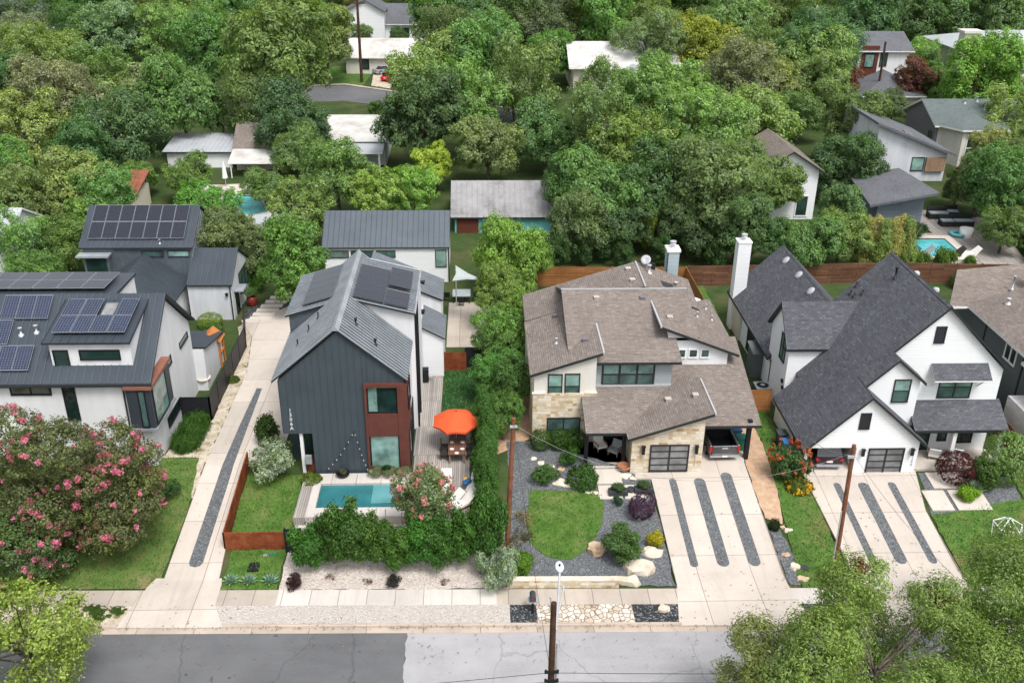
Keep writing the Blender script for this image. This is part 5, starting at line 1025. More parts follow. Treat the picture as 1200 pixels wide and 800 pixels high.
def umbrella(label, P, rad, h, rim, mat, n=8):
    P = Vector(P); H = thing('patio_umbrella', label, 'umbrella', P)
    part(H, 'pole', 'galv', lambda m: (m.tube([P, P+Vector((0, 0, h))], .03, 8), m.lathe([(.3, 0), (.3, .08), (.06, .1)], P, 14)))
    def can(m):
        ap = P+Vector((0, 0, h)); rr = []
        for i in range(n*2):
            a = math.pi*i/n+math.pi/8; q = rad*(1 if i % 2 == 0 else .90); z = rim+(0 if i % 2 == 0 else .05); rr.append(P+Vector((q*math.cos(a), q*math.sin(a), z)))
        mid = [ap.lerp(p, .5)+Vector((0, 0, .10)) for p in rr]; N = n*2
        vs = [ap]+mid+rr+[p-Vector((0, 0, .14)) for p in rr]
        fs = [(0, 1+i, 1+(i+1) % N) for i in range(N)]+[(1+i, 1+N+i, 1+N+(i+1) % N, 1+(i+1) % N) for i in range(N)]+[(1+N+i, 1+2*N+i, 1+2*N+(i+1) % N, 1+N+(i+1) % N) for i in range(N)]
        m.add(vs, fs)
    part(H, 'canopy', mat, can); part(H, 'finial', 'table_wood', lambda m: m.lathe([(.02, 0), (.05, .04), (.01, .12)], P+Vector((0, 0, h)), 8))
    for i in range(n):
        a = 2*math.pi*i/n+math.pi/8; part(H, 'rib', 'table_wood', lambda m: m.tube([P+Vector((0, 0, h-.06)), P+Vector((rad*.97*math.cos(a), rad*.97*math.sin(a), rim-.01))], .014, 4))
    return H
umbrella('wide orange octagonal umbrella shading the outdoor table on the deck', (-1.5, 54.9, PZ), 1.62, 2.75, 2.05, 'orange_cloth')
def lounger(label, x, y, rz, seat=.35, L=1.9, W_=.66):
    H = thing('sun_lounger', label, 'sun lounger', (x, y, PZ), 'sun loungers at the end of the pool')
    part(H, 'frame', 'cedar_brown', lambda m: (m.box(x-W_/2, x+W_/2, y-L/2, y+L/2, PZ+.2, PZ+.27), ))
    for a in (-W_/2, W_/2-.06):
        for b in (-L/2+.05, L/2-.15): part(H, 'leg', 'cedar_brown', lambda m: m.box(x+a, x+a+.06, y+b, y+b+.06, PZ, PZ+.2))
    part(H, 'cushion', 'cushion', lambda m: m.extr([(x-W_/2, y-L/2, PZ+.272), (x-W_/2, y-L/2, PZ+.36), (x-W_/2, y+.25, PZ+.37), (x-W_/2, y+L/2, PZ+.85), (x-W_/2, y+L/2+.04, PZ+.78), (x-W_/2, y+.28, PZ+.272)], (W_, 0, 0)))
    H.rotation_euler = (0, 0, rz); return H
for px, py, rz, lb in ((527, 588, R(-55), 'cream lounger lying level across the deck, nearest the pool'), (541, 590, R(-50), 'cream lounger with raised back beside the dark hedge'), (556, 566, R(-15), 'broad cream lounger with a blue and yellow towel on it'), (523, 567, R(0), 'cream lounger half hidden behind the small pink tree')):
    P = at_z(px, py, PZ+.3); lounger(lb, P.x, P.y, rz)
P = at_z(547, 565, PZ+.4); mb = MB()
for dx, dy, dz, s in ((0, 0, 0, .26), (.1, .14, .03, .2), (-.06, -.16, .02, .22)): mb.lathe([(.02, .16), (s*.6, .14), (s, .05), (s*.9, 0)][::-1], P+Vector((dx, dy, dz)), 9)
tw = mb.build('towel', M['blue_cloth'], None, 'crumpled blue towel with a yellow end on the broad lounger', 'towel', origin=P); part(tw, 'yellow_end', 'yellow', lambda m: m.lathe([(.16, 0), (.15, .08), (.02, .14)], P+Vector((-.05, .32, .02)), 8))
# barbecue by the side wall
P = Vector((-4.0, 64.4, PZ)); P = at_z(497, 443, PZ+.3); H = thing('barbecue', 'black kettle grill cart standing against the white side wall', 'grill', P)
part(H, 'cart', 'black', lambda m: (m.box(P.x-.55, P.x+.35, P.y-.25, P.y+.25, PZ+.1, PZ+.8),)); part(H, 'lid', 'black', lambda m: m.extr([(P.x-.4, P.y-.25, PZ+.802), (P.x-.4, P.y-.2, PZ+1.1), (P.x-.4, P.y+.2, PZ+1.15), (P.x-.4, P.y+.25, PZ+.802)], (.75, 0, 0))); part(H, 'side_shelf', 'galv', lambda m: m.box(P.x+.36, P.x+.75, P.y-.22, P.y+.22, PZ+.76, PZ+.8))
# round black fire bowl by the pool wall
P = at_y(402, 557, 51.6); mb = MB(); mb.lathe([(.10, 0), (.38, .22), (.45, .38), (.43, .38), (.2, .2)], (P.x, P.y, 1.2), 18); mb.build('fire_bowl', M['black'], None, 'round black bowl standing at the foot of the metal wall', 'bowl', origin=(P.x, P.y, 1.2))
# back patio: shade sail, table
H = thing('shade_sail', 'pale triangular shade sail stretched over the back patio', 'shade sail', (-1, 76, 1.2))
a, b, c = at_y(534, 311, 78), at_y(566, 328, 74), at_y(530, 329, 73.5)
def sail(m):
    n = 8; vs = []; fs = []; idx = {}
    ctr = (a+b+c)/3
    for i in range(n+1):
        for j in range(n+1-i):
            k = n-i-j; p = (a*i+b*j+c*k)/n; e = min(i, j, k)/n; edge = (1-3*e)
            p = p.lerp(ctr, .22*max(0, 1-abs(max(i, j, k)/n-.5)*2)*edge if e == 0 else .06); idx[(i, j)] = len(vs); vs.append(p-Vector((0, 0, .25*(e*3))))
    for i in range(n):
        for j in range(n-i):
            fs.append((idx[i, j], idx[i+1, j], idx[i, j+1]))
            if (i+1, j+1) in idx: fs.append((idx[i+1, j], idx[i+1, j+1], idx[i, j+1]))
    m.add(vs, fs, 0, True); m.add([p-Vector((0, 0, .02)) for p in vs], [f[::-1] for f in fs], 0, True)
part(H, 'canopy', 'sail', sail); [part(H, 'post', 'galv', lambda m: m.tube([(p.x, p.y, 1.2), p], .05, 6)) for p in (a, b)]
P = gp(541, 352); T = (P.x, P.y, 1.2); H = thing('patio_table', 'grey square table on the paved back patio below the shade sail', 'table', T)
part(H, 'tabletop', 'lap_gray', lambda m: m.box(T[0]-.8, T[0]+.8, T[1]-.8, T[1]+.8, 1.9, 1.96)); part(H, 'leg', 'black', lambda m: [m.box(T[0]+i*.7-.04, T[0]+i*.7+.04, T[1]+j*.7-.04, T[1]+j*.7+.04, 1.2, 1.9) for i in (-1, 1) for j in (-1, 1)])
for i, (dx, dy, lb) in enumerate(((-1.3, 0, 'left'), (1.3, 0, 'right'), (0, -1.2, 'front'))):
    x, y = T[0]+dx, T[1]+dy; Q = thing('patio_chair', 'dark chair on the %s side of the square patio table' % lb, 'chair', (x, y, 1.2), 'chairs of the back patio'); part(Q, 'seat', 'black', lambda m: m.box(x-.25, x+.25, y-.25, y+.25, 1.6, 1.66)); part(Q, 'backrest', 'black', lambda m: m.box(x-.25, x+.25, y-.25, y-.2, 1.661, 2.1)); part(Q, 'leg', 'black', lambda m: [m.box(x+i*.2-.02, x+i*.2+.02, y+j*.2-.02, y+j*.2+.02, 1.2, 1.6) for i in (-1, 1) for j in (-1, 1)])
sheet('back_patio', [[(-2.6, 70), (1.2, 70), (1.2, 79), (-2.6, 79)]], .05, M['conc_walk'])
# ================================================================= fences
def fence(name, label, pts, h, mat, post='same', ph=.06, t=.05, base=0.0, sp=2.4, cat='fence', pw=.1, group=None, rail=None):
    H = thing(name, label, cat, gxy(*pts[0]), group); n = 0
    for (x0, y0), (x1, y1) in zip(pts, pts[1:]):
        L = math.hypot(x1-x0, y1-y0); k = max(1, round(L/sp)); ux, uy = (x1-x0)/L, (y1-y0)/L; nx_, ny_ = -uy, ux
        def f(m):
            for i in range(k):
                xa, ya, xb, yb = x0+(x1-x0)*i/k, y0+(y1-y0)*i/k, x0+(x1-x0)*(i+1)/k, y0+(y1-y0)*(i+1)/k
                za, zb = zg(ya)+base, zg(yb)+base
                q = [(xa, ya, za), (xb, yb, zb), (xb, yb, zb+h), (xa, ya, za+h)]
                m.extr([(a+nx_*t/2, b+ny_*t/2, c) for a, b, c in q], (-nx_*t, -ny_*t, 0))
        part(H, 'boards', mat, f)
        for i in range(k+1):
            xa, ya = x0+(x1-x0)*i/k, y0+(y1-y0)*i/k; za = zg(ya)
            part(H, 'post', mat if post == 'same' else post, lambda m: m.box(xa-pw/2, xa+pw/2, ya-pw/2, ya+pw/2, za-.2, za+base+h+ph))
    return H
fence('side_fence', 'tall black panel fence running back along the concrete drive', [(-20.65, 58.9), (-18.7, 58.9), (-18.7, 70.2), (-19.75, 74.7)], 1.85, 'black_fence', 'black', .0)
fence('steel_fence', 'rust coloured steel panel fence round the small front lawn', [(-11.25, 45.6), (-14.8, 45.6), (-14.85, 52.8)], 1.25, 'corten', 'corten', 0, .06, .0, 1.75, pw=.08)
fence('metal_gate', 'black sheet metal gate beside the rust coloured fence', [(-11.2, 45.3), (-10.3, 45.3)], 1.7, 'black_fence', 'black', .05, .06, 0, 1)
fence('back_garden_fence', 'orange stained board fence behind the limestone house', [(5.5, 82.8), (19.3, 82.6)], 1.9, 'fence_orange')
fence('side_garden_fence', 'orange board fence running forward beside the chimney', [(19.3, 82.5), (19.4, 72)], 1.9, 'fence_orange')
fence('back_garden_fence', 'old brown board fence behind the farmhouse lawn and pool', [(19.5, 82.6), (38, 83.3), (52, 82.6)], 2.0, 'fence_brown')
fence('side_garden_fence', 'reddish slatted fence between the farmhouse and grey neighbour', [(35.6, 49.5), (35.5, 66)], 1.7, 'fence_red')
fence('short_gate_fence', 'short orange wood gate by the air conditioner between the houses', [(19.0, 59.3), (20.8, 59.3)], 1.8, 'fence_orange')
fence('far_pool_fence', 'red brown fence rising behind the far right pool', [(53, 83), (60, 100), (58, 112)], 2.2, 'fence_red')
fence('patio_screen', 'rust red screen at the end of the back deck', [(-2.6, 66.0), (-1.0, 66.0)], 1.6, 'corten', 'corten', 0, base=.0)
fence('deck_screen', 'black screen with lamps at the edge of the back lawn', [(-1.0, 66.6), (1.4, 66.6)], 1.7, 'black_fence', 'black', 0)
# low garden wall
mb = MB(); mb.extr([(1.5, 42.22, 0), (1.5, 42.22, .52), (7.75, 42.1, .52), (7.75, 42.1, 0)], (0, .3, 0)); gw = mb.build('garden_wall', M['stone'], None, 'low limestone garden wall along the pavement below the slate bed', 'wall', origin=(1.5, 42.2, 0)); part(gw, 'coping', 'rock_pale', lambda m: m.extr([(1.46, 42.19, .522), (7.8, 42.07, .522), (7.8, 42.43, .522), (1.46, 42.55, .522)], (0, 0, .07)))
# ================================================================= utility poles, lamp, wires
def pole(label, base, top, r0, r1, mat, name='utility_pole'):
    base, top = Vector(base), Vector(top); H = thing(name, label, 'utility pole', base)
    part(H, 'shaft', mat, lambda m: m.tube([base-Vector((0, 0, .4)), base.lerp(top, .5), top], [r0, (r0+r1)/2, r1], 10)); return H
t0 = at_y(649, 706, 30); b0 = Vector((t0.x, 30, 0)); H = pole('brown utility pole carrying the street lamp in the foreground', b0, t0, .17, .12, 'wood_pole')
part(H, 'insulator', 'galv', lambda m: (m.tube([t0+Vector((-.13, 0, -.4)), t0+Vector((-.13, 0, .25))], .025, 6), m.lathe([(.05, 0), (.07, .05), (.04, .12)], t0+Vector((-.13, 0, .22)), 8)))
for z in (5.0, 5.6, 6.1): part(H, 'wire_clamp', 'black', lambda m: (m.box(t0.x-.3, t0.x+.3, 29.8, 29.9, z-.05, z+.05), m.lathe([(.05, 0), (.05, .16)], (t0.x-.25, 29.8, z), 8), m.lathe([(.05, 0), (.05, .16)], (t0.x+.25, 29.8, z), 8)))
part(H, 'conduit', 'galv', lambda m: m.tube([(t0.x+.2, 29.95, 0), (t0.x+.2, 29.95, 7.6)], .05, 6))
L = thing('street_lamp', 'grey street lamp on a long arm at the foreground pole', 'street lamp', (t0.x, 30, 8)); s = Vector((t0.x+.12, 30, 8.2))
hd = at_y(656, 668, 33.6); e = at_y(655, 690, 32.6); br = at_y(661, 686, 32.9)
part(L, 'arm', 'galv', lambda m: (m.tube([s, s.lerp(e, .5)+Vector((0, 0, .1)), e, hd], .05, 8), m.tube([Vector((t0.x, 30, 7.7)), br], .035, 6), m.tube([br, e.lerp(br, .2)], .025, 6)))
def lampm(m):
    k = len(m.v); m.lathe([(.02, -.07), (.14, -.06), (.20, 0), (.17, .07), (.05, .11)], (0, 0, 0), 14); m.xform(Matrix.Translation(hd+Vector((0, .22, .02))) @ Matrix.Diagonal((1, 1.9, 1, 1)), k)
lh = part(L, 'lamp_head', 'trim_white', lampm); part(lh, 'photocell', 'black', lambda m: m.lathe([(.05, 0), (.05, .1)], hd+Vector((0, .15, .12)), 8))
t1 = at_y(602, 490, 45.6); b1 = Vector((1.59, 45.6, .3)); H = pole('reddish brown pole rising beside the tall clipped hedge', b1, t1, .16, .12, 'pole_red'); part(H, 'bracket', 'galv', lambda m: m.box(t1.x-.2, t1.x+.2, 45.4, 45.5, t1.z-.5, t1.z-.38))
t2 = at_y(1001, 521, 42.24); b2 = Vector((19.87, 42.24, 0)); H = pole('leaning reddish pole at the edge of the farmhouse driveway', b2, t2, .15, .11, 'pole_red'); part(H, 'bracket', 'galv', lambda m: m.box(t2.x-.3, t2.x+.05, 42.0, 42.1, t2.z-.7, t2.z-.55)); part(H, 'conduit', 'galv', lambda m: m.tube([b2+Vector((-.2, -.1, 0)), b2.lerp(t2, .55)+Vector((-.16, -.12, 0))], .04, 6))
P = gp(424, 97); H = pole('dark brown utility pole by the back street and the red car', P, P+Vector((0, 0, 13.5)), .26, .2, 'wood_pole'); part(H, 'crossarm', 'wood_pole', lambda m: m.box(P.x-1.3, P.x+1.3, P.y-.1, P.y+.1, P.z+12.6, P.z+12.8))
b = at_y(1029, 106, 150); H = pole('dark leaning pole in front of the cedar panel house', (b.x, 150, zg(150)), at_y(1038, 49, 150), .2, .16, 'wood_pole')
b = at_y(857, 75, 175); H = pole('slim dark pole standing by the far street', (b.x, 175, zg(175)), at_y(855, 45, 175), .18, .15, 'wood_pole'); part(H, 'transformer', 'zinc_light', lambda m: m.lathe([(.35, 0), (.35, .9), (.1, 1)], (b.x+.4, 175, at_y(855, 48, 175).z-1), 10))
b = at_y(199, 22, 235); H = pole('pale pole with transformer among the trees at upper left', (b.x, 235, zg(235)), at_y(199, -6, 235), .25, .2, 'wood_pole'); q = at_y(203, 8, 235); part(H, 'transformer', 'galv', lambda m: m.lathe([(.6, -1), (.6, 1), (.2, 1.2)], (q.x, 235, q.z), 10))
def wire(label, a, b, sag, r=.016, mat='wire', n=14, group='overhead wires'):
    a, b = Vector(a), Vector(b); pts = [a.lerp(b, i/n)-Vector((0, 0, sag*4*(i/n)*(1-i/n))) for i in range(n+1)]
    mb = MB(); mb.tube(pts, r, 5); return mb.build('overhead_wire', M[mat], None, label, 'wire', group, origin=a)
wire('pale service cable drooping from the hedge pole to the leaning pole', t1-Vector((0, 0, .4)), t2-Vector((.2, 0, .6)), 2.6, .010, 'wire_light')
wire('short pale cable from the leaning pole into the carport gable', t2-Vector((.2, 0, .6)), (21.2, 51.5, 3.6), .2, .013, 'wire_light')
wire('dark cable hanging from the leaning pole down across the drive', t2-Vector((0, 0, .5)), (24.6, 30, 6), 1.0, .008)
for i, (z, nm) in enumerate(((6.1, 'top'), (5.6, 'middle'), (5.0, 'lowest'))):
    wire('%s black wire running right from the foreground pole' % nm, (t0.x+.25, 29.8, z), (45, 29.8-i*.1, z+.3), .5, .012)
    wire('%s black wire running left from the foreground pole' % nm, (t0.x-.25, 29.8, z), (-35, 29.0-i*.1, z-1.2), .5, .012)
wire('dark cable crossing the pavement from the foreground pole to the hedge pole', (t0.x-.1, 30, 6.4), t1-Vector((0, 0, .3)), .5, .010)
# ================================================================= mailbox, lids
P = gp(624, 719); H = thing('mailbox', 'grey mailbox on a black post in the slate verge', 'mailbox', P); part(H, 'post', 'black', lambda m: (m.box(P.x-.06, P.x+.06, P.y-.06, P.y+.06, 0, 1.0), m.box(P.x-.14, P.x+.14, P.y-.06, P.y+.35, .94, 1.0)))
def mbx(m):
    pr = [(-.16, 0), (-.16, .18), (-.11, .28), (0, .32), (.11, .28), (.16, .18), (.16, 0)]; m.extr([(P.x+x, P.y-.18, 1.002+z) for x, z in pr], (0, .55, 0))
part(H, 'box', 'planter_dark', mbx); part(H, 'newspaper_tray', 'lap_gray', lambda m: m.box(P.x-.3, P.x+.3, P.y-.1, P.y+.3, .82, .93)); part(H, 'flag', 'tail_red', lambda m: m.box(P.x-.05, P.x+.06, P.y-.2, P.y-.185, 1.08, 1.2))
for px, py, sx, sy, m_, lb in ((298, 665, .32, .42, 'black', 'black utility lid set in the front lawn'), (320, 651, .25, .1, 'bin_green', 'small green valve lid in the front lawn'), (311, 652, .12, .08, 'zinc_light', 'small pale valve lid beside the green one')):
    P = gp(px, py); mb = MB(); mb.box(P.x-sx, P.x+sx, P.y-sy, P.y+sy, P.z+.0, P.z+.13); mb.box(P.x-sx*.8, P.x+sx*.8, P.y-sy*.8, P.y+sy*.8, P.z+.131, P.z+.145); mb.build('utility_cover', M[m_], None, lb, 'lid', origin=P)
# ================================================================= boulders, stepping stones, pots
def rock(label, px, py, rx, ry, h, mat, group='boulders', seed=1, z=None, name='boulder', flat=.5):
    P = gp(px, py); g = random.Random(seed); mb = MB(); import bmesh
    bm = bmesh.new(); bmesh.ops.create_icosphere(bm, subdivisions=2, radius=1)
    for v in bm.verts:
        k = 1+g.uniform(-.3, .26); v.co = Vector((v.co.x*k, v.co.y*k, max(-.3, min(flat, v.co.z*k))))
    rz = g.uniform(0, 3); c, s = math.cos(rz), math.sin(rz)
    mb.add([(P.x+rx*(v.co.x*c-v.co.y*s), P.y+ry*(v.co.x*s+v.co.y*c), P.z+v.co.z*h) for v in bm.verts], [tuple(v.index for v in f.verts) for f in bm.faces]); bm.free()
    return mb.build(name, M[mat], None, label, 'rock', group, origin=P)
rock('large reddish tan boulder at the left of the round leafy bush', 698, 646, .62, .5, .8, 'rock_tan', seed=2); rock('flat-topped pale boulder right of the round leafy bush', 765, 648, .62, .38, .5, 'rock_pale', seed=3); rock('biggest tan boulder in front of the round leafy bush', 747, 668, .95, .6, .75, 'rock_pale', seed=4); rock('white slab boulder nearest the pavement', 737, 683, .75, .35, .7, 'rock_pale', seed=5)
rock('white boulder on the small slate triangle by the kerb', 777, 716, .35, .3, .6, 'rock_pale', seed=6)
for i, (px, py, a, m_, lb) in enumerate(((921, 651, .28, 'rock_tan', 'tan stone uppermost in the slate bed beside the driveway'), (931, 665, .36, 'rock_pale', 'pale round stone in the middle of the driveway slate bed'), (941, 679, .32, 'rock_tan', 'tan stone lowest in the driveway slate bed'), (942, 666, .30, 'planter_dark', 'dark grey stone in the driveway slate bed'), (924, 622, .25, 'rock_pale', 'white stone at the tip of the orange soil'), (917, 618, .2, 'rock_tan', 'small tan stone at the tip of the orange soil'), (938, 655, .11, 'planter_dark', 'tiny dark pebble above the dark grey stone'), (940, 660, .1, 'rock_pale', 'tiny white pebble above the dark grey stone'))): rock(lb, px, py, a, a*.8, a*1.0, m_, 'stones in the driveway bed', 20+i)
for i, (px, py, rx, ry, lb) in enumerate(((661, 566, .9, .5, 'largest flat stepping stone in the slate bed'), (645, 548, .32, .3, 'squarish stepping stone below the clipped hedge'), (634, 543, .26, .26, 'small leftmost stepping stone in the slate bed'), (625, 538, .25, .22, 'stepping stone at the left end of the hedge'), (657, 550, .28, .24, 'tan stepping stone beside the squarish one'), (690, 576, .32, .28, 'stepping stone at the top corner of the round lawn'), (698, 578, .22, .25, 'stepping stone right of the lawn\'s top corner'), (703, 581, .2, .18, 'small pale stone at the lawn\'s right edge'), (670, 554, .2, .16, 'half hidden stone under the low green shrub'), (684, 575, .25, .14, 'flat sliver stone above the round lawn'), (742, 561, .3, .2, 'white stone beside the stone garage wall'), (753, 560, .2, .16, 'last white stone along the garage wall'), (731, 557, .6, .35, 'pale stone under the terracotta bowl'))): rock(lb, px, py, rx, ry, .16, 'rock_tan' if i in (4,) else 'rock_pale', 'stepping stones', 50+i, name='stepping_stone', flat=.7)
def slab_stone(label, pts, dz, group): 
    mb = MB(); q = [gxy(x, y, dz) for x, y in pts]; mb.extr(q, (0, 0, -.1)); mb.build('paving_slab', M['conc_slab'], None, label, 'paving slab', group, origin=q[0])
for lb, x0, x1, y0, y1 in (('large upper concrete slab of the path to the limestone porch', 7.35, 9.1, 50.8, 52.2), ('lower left concrete slab of the limestone house path', 7.5, 8.95, 49.4, 50.65), ('lower right concrete slab of the limestone house path', 9.1, 10.4, 49.4, 50.65)): slab_stone(lb, [(x0, y0), (x1, y0), (x1, y1), (x0, y1)], .12, 'path slabs of the limestone house')
for lb, x0, x1, y0, y1 in (('upper concrete slab of the farmhouse path', 28.9, 31.1, 50.0, 51.5), ('lower left concrete slab of the farmhouse path', 28.0, 29.4, 48.0, 49.8), ('lower right concrete slab of the farmhouse path', 29.65, 31.8, 48.0, 49.8)): slab_stone(lb, [(x0, y0), (x1, y0), (x1, y1), (x0, y1)], .12, 'path slabs of the farmhouse')
P = gp(731, 552); mb = MB(); mb.lathe([(.22, 0), (.42, .18), (.46, .36), (.38, .36), (.32, .2), (.05, .18)], P+Vector((0, 0, .12)), 16); mb.build('fire_pit', M['terracotta'], None, 'round terracotta bowl on a pale stone by the garage', 'bowl', origin=P)
for px, py, lb in ((724, 580, 'dark planter box of mixed leaves by the path slabs'), (754, 577, 'dark planter box of green leaves beside the purple bush')):
    P = gp(px, py); mb = MB(); mb.box(P.x-.6, P.x+.6, P.y-.25, P.y+.25, P.z, P.z+.4); pb = mb.build('planter_box', M['planter_dark'], None, lb, 'planter', 'planter boxes', origin=P)
    o = bpy.data.objects.new('foliage', SH['loose']); C.objects.link(o); o.parent = pb; o.location = (0, 0, .35); o.scale = (.6, .35, .4); o.color = (.08, .13, .05, 1)
P = gp(739, 577); mb = MB(); mb.lathe([(.18, 0), (.24, .35), (.2, .35), (.18, .25)], P, 12); mb.build('plant_pot', M['planter_dark'], None, 'small round dark pot between the two planter boxes', 'pot', origin=P)
# porch furniture of the limestone house
def easy_chair(label, x, y, z, rz, mat, group):
    H = thing('lounge_chair', label, 'chair', (x, y, z), group)
    part(H, 'seat', mat, lambda m: m.box(x-.35, x+.35, y-.35, y+.35, z+.25, z+.42)); part(H, 'backrest', mat, lambda m: m.extr([(x-.35, y+.2, z+.422), (x-.35, y+.42, z+.9), (x-.35, y+.52, z+.88), (x-.35, y+.35, z+.422)], (.7, 0, 0)))
    for a in (-.35, .29):
        part(H, 'armrest', 'cedar_brown', lambda m: m.box(x+a, x+a+.06, y-.33, y+.3, z+.5, z+.56))
        for b in (-.33, .26): part(H, 'leg', 'cedar_brown', lambda m: m.box(x+a, x+a+.06, y+b, y+b+.06, z, z+.5 if b < 0 else z+.5))
    H.rotation_euler = (0, 0, rz)
easy_chair('grey cushioned chair on the limestone house porch', 9.0, 54.0, 1.2, R(-35), 'lap_gray', 'porch chairs'); easy_chair('cream chair against the door of the limestone porch', 8.1, 54.6, 1.2, R(20), 'cream', 'porch chairs')
for x, lb in ((30.1, 'white rocking chair left of the farmhouse porch post'), (31.6, 'white rocking chair right of the farmhouse porch post')): easy_chair(lb, x, 53.1, 1.22, R(160), 'trim_white', 'porch rocking chairs')
# air conditioners, utility boxes, bins
for px, py, lb, w, h in ((892, 463, 'grey air conditioner box beside the orange gate', .55, .8),):
    P = gp(px, py); mb = MB(); mb.box(P.x-w, P.x+w, P.y-w, P.y+w, P.z, P.z+h); a = mb.build('air_conditioner', M['planter_dark'], None, lb, 'air conditioner', origin=P); part(a, 'fan_grille', ['trim_grey', 'black'], lambda m: (m.box(P.x-w*1.02, P.x+w*1.02, P.y-w*1.02, P.y+w*1.02, P.z+h+.002, P.z+h+.06), m.lathe([(w*.8, 0), (w*.8, .02)], P+Vector((0, 0, h+.062)), 20, 1), m.lathe([(w*.3, 0), (w*.3, .03)], P+Vector((0, 0, h+.083)), 14, 0)))
P = gp(885, 437); mb = MB(); mb.box(P.x-.55, P.x+.55, P.y-.8, P.y+.8, P.z, P.z+2.0); mb.extr([(P.x-.65, P.y-.9, P.z+2.002), (P.x-.65, P.y+.9, P.z+2.3), (P.x-.65, P.y+.9, P.z+2.36), (P.x-.65, P.y-.9, P.z+2.06)], (1.3, 0, 0)); mb.build('storage_locker', M['bb_gray'], None, 'tall dark storage locker against the farmhouse side wall', 'locker', origin=P)
def bin_(label, P, mat, group='wheeled bins'):
    P = Vector(P); H = thing('wheelie_bin', label, 'bin', P, group)
    part(H, 'bin_body', mat, lambda m: m.add([(P.x+s*x, P.y+s*y, P.z+z) for s, z in ((.8, .05), (1, 1.0)) for x, y in ((-.3, -.35), (.3, -.35), (.3, .35), (-.3, .35))], [(0, 3, 2, 1), (4, 5, 6, 7), (0, 1, 5, 4), (1, 2, 6, 5), (2, 3, 7, 6), (3, 0, 4, 7)])); part(H, 'lid', mat, lambda m: m.box(P.x-.33, P.x+.33, P.y-.38, P.y+.38, P.z+1.002, P.z+1.08)); part(H, 'wheel', 'tyre', lambda m: [m.tube([(P.x+s*.27, P.y+.3, P.z+.1), (P.x+s*.33, P.y+.3, P.z+.1)], .1, 10) for s in (-1, 1)])
bin_('green wheeled bin beside the pickup under the carport', (17.45, 54.3, 1.2), 'bin_green'); bin_('blue lidded wheeled bin behind the green one', (17.4, 55.4, 1.2), 'bin_blue'); P = gp(912, 505); bin_('dark blue bin at the corner of the farmhouse garage', (20.4, 53.7, 1.2), 'blue_cloth'); bin_('black bin behind the orange flowering bush', (20.35, 54.8, 1.2), 'planter_dark')
# play frame
P = gp(249, 426); x, y, z = P.x+.2, P.y, P.z; H = thing('play_tower', 'orange wooden climbing frame with slide behind the black fence', 'climbing frame', (x, y, z))
for a in (-.7, .7):
    for b in (-.6, .6): part(H, 'post', 'play_wood', lambda m: m.box(x+a-.06, x+a+.06, y+b-.06, y+b+.06, z, z+2.3))
part(H, 'platform', 'play_wood', lambda m: m.box(x-.75, x+.75, y-.65, y+.65, z+1.1, z+1.2)); part(H, 'roof', 'play_wood', lambda m: (m.slab([(x-.85, y-.8, z+2.2), (x, y-.8, z+2.9), (x, y+.8, z+2.9), (x-.85, y+.8, z+2.2)], .05), m.slab([(x+.85, y-.8, z+2.2), (x, y-.8, z+2.9), (x, y+.8, z+2.9), (x+.85, y+.8, z+2.2)], .05))); part(H, 'slide', 'play_wood', lambda m: m.extr([(x-.3, y-.65, z+1.15), (x-.3, y-2.3, z+.15), (x-.3, y-2.5, z+.15), (x-.3, y-.65, z+1.3)], (.6, 0, 0))); part(H, 'swing_beam', 'play_wood', lambda m: (m.box(x-3.0, x-.7, y-.06, y+.06, z+2.1, z+2.25), m.tube([(x-3, y-.8, z), (x-3, y, z+2.2), (x-3, y+.8, z)], .06, 6)))
# geodesic climbing dome
P = gp(1178, 628); H = thing('climbing_dome', 'white geodesic climbing dome on the far right lawn', 'climbing frame', P)
def dm(m):
    import bmesh
    bm = bmesh.new(); bmesh.ops.create_icosphere(bm, subdivisions=1, radius=.95)
    for e in bm.edges:
        a, b = e.verts[0].co, e.verts[1].co
        if min(a.z, b.z) > -.57 and max(a.z, b.z) > -.45: m.tube([P+a+Vector((0, 0, .4)), P+b+Vector((0, 0, .4))], .024, 6)
    bm.free()
part(H, 'frame', 'trim_white', dm)
# bird bath style pedestal by the left fence
P = gp(240, 455); mb = MB(); mb.lathe([(.3, 0), (.1, .1), (.1, .6), (.5, .8), (.55, .95), (.45, .9), (.02, .82)], P, 14); mb.build('stone_basin', M['rock_pale'], None, 'pale stone basin beside the white side wall', 'basin', origin=P)
# pools at the back
def bgpool(label, poly, z, mat='water_turq'):
    pts = [Vector((x, y, z)) for x, y in poly]; c = sum(pts, Vector())/len(pts); out = [p+Vector((math.copysign(.9, p.x-c.x), math.copysign(.9, p.y-c.y), 0)) for p in pts]
    mb = MB(); n = len(pts)
    for i in range(n): mb.add([pts[i], out[i], out[(i+1) % n], pts[(i+1) % n]], [(0, 1, 2, 3)])
    for i in range(n): mb.add([out[i]-Vector((0, 0, .8)), out[i], out[(i+1) % n], out[(i+1) % n]-Vector((0, 0, .8))], [(0, 3, 2, 1)])
    H = mb.build('pool', M['conc_slab'], None, label, 'swimming pool', origin=c); part(H, 'water', mat, lambda m: m.add([p-Vector((0, 0, .1)) for p in pts], [tuple(range(n))])); return H
bgpool('turquoise pool behind the solar houses at the left', [(-29, 102.3), (-24.5, 100.8), (-23.0, 102.2), (-24.6, 106.2), (-26, 107.8), (-29, 108.5)], 2.1)
bgpool('turquoise pool behind the brown fence at the right', [(41.8, 88.8), (48.6, 88.6), (48.9, 93.8), (41.8, 94.0)], 1.75)
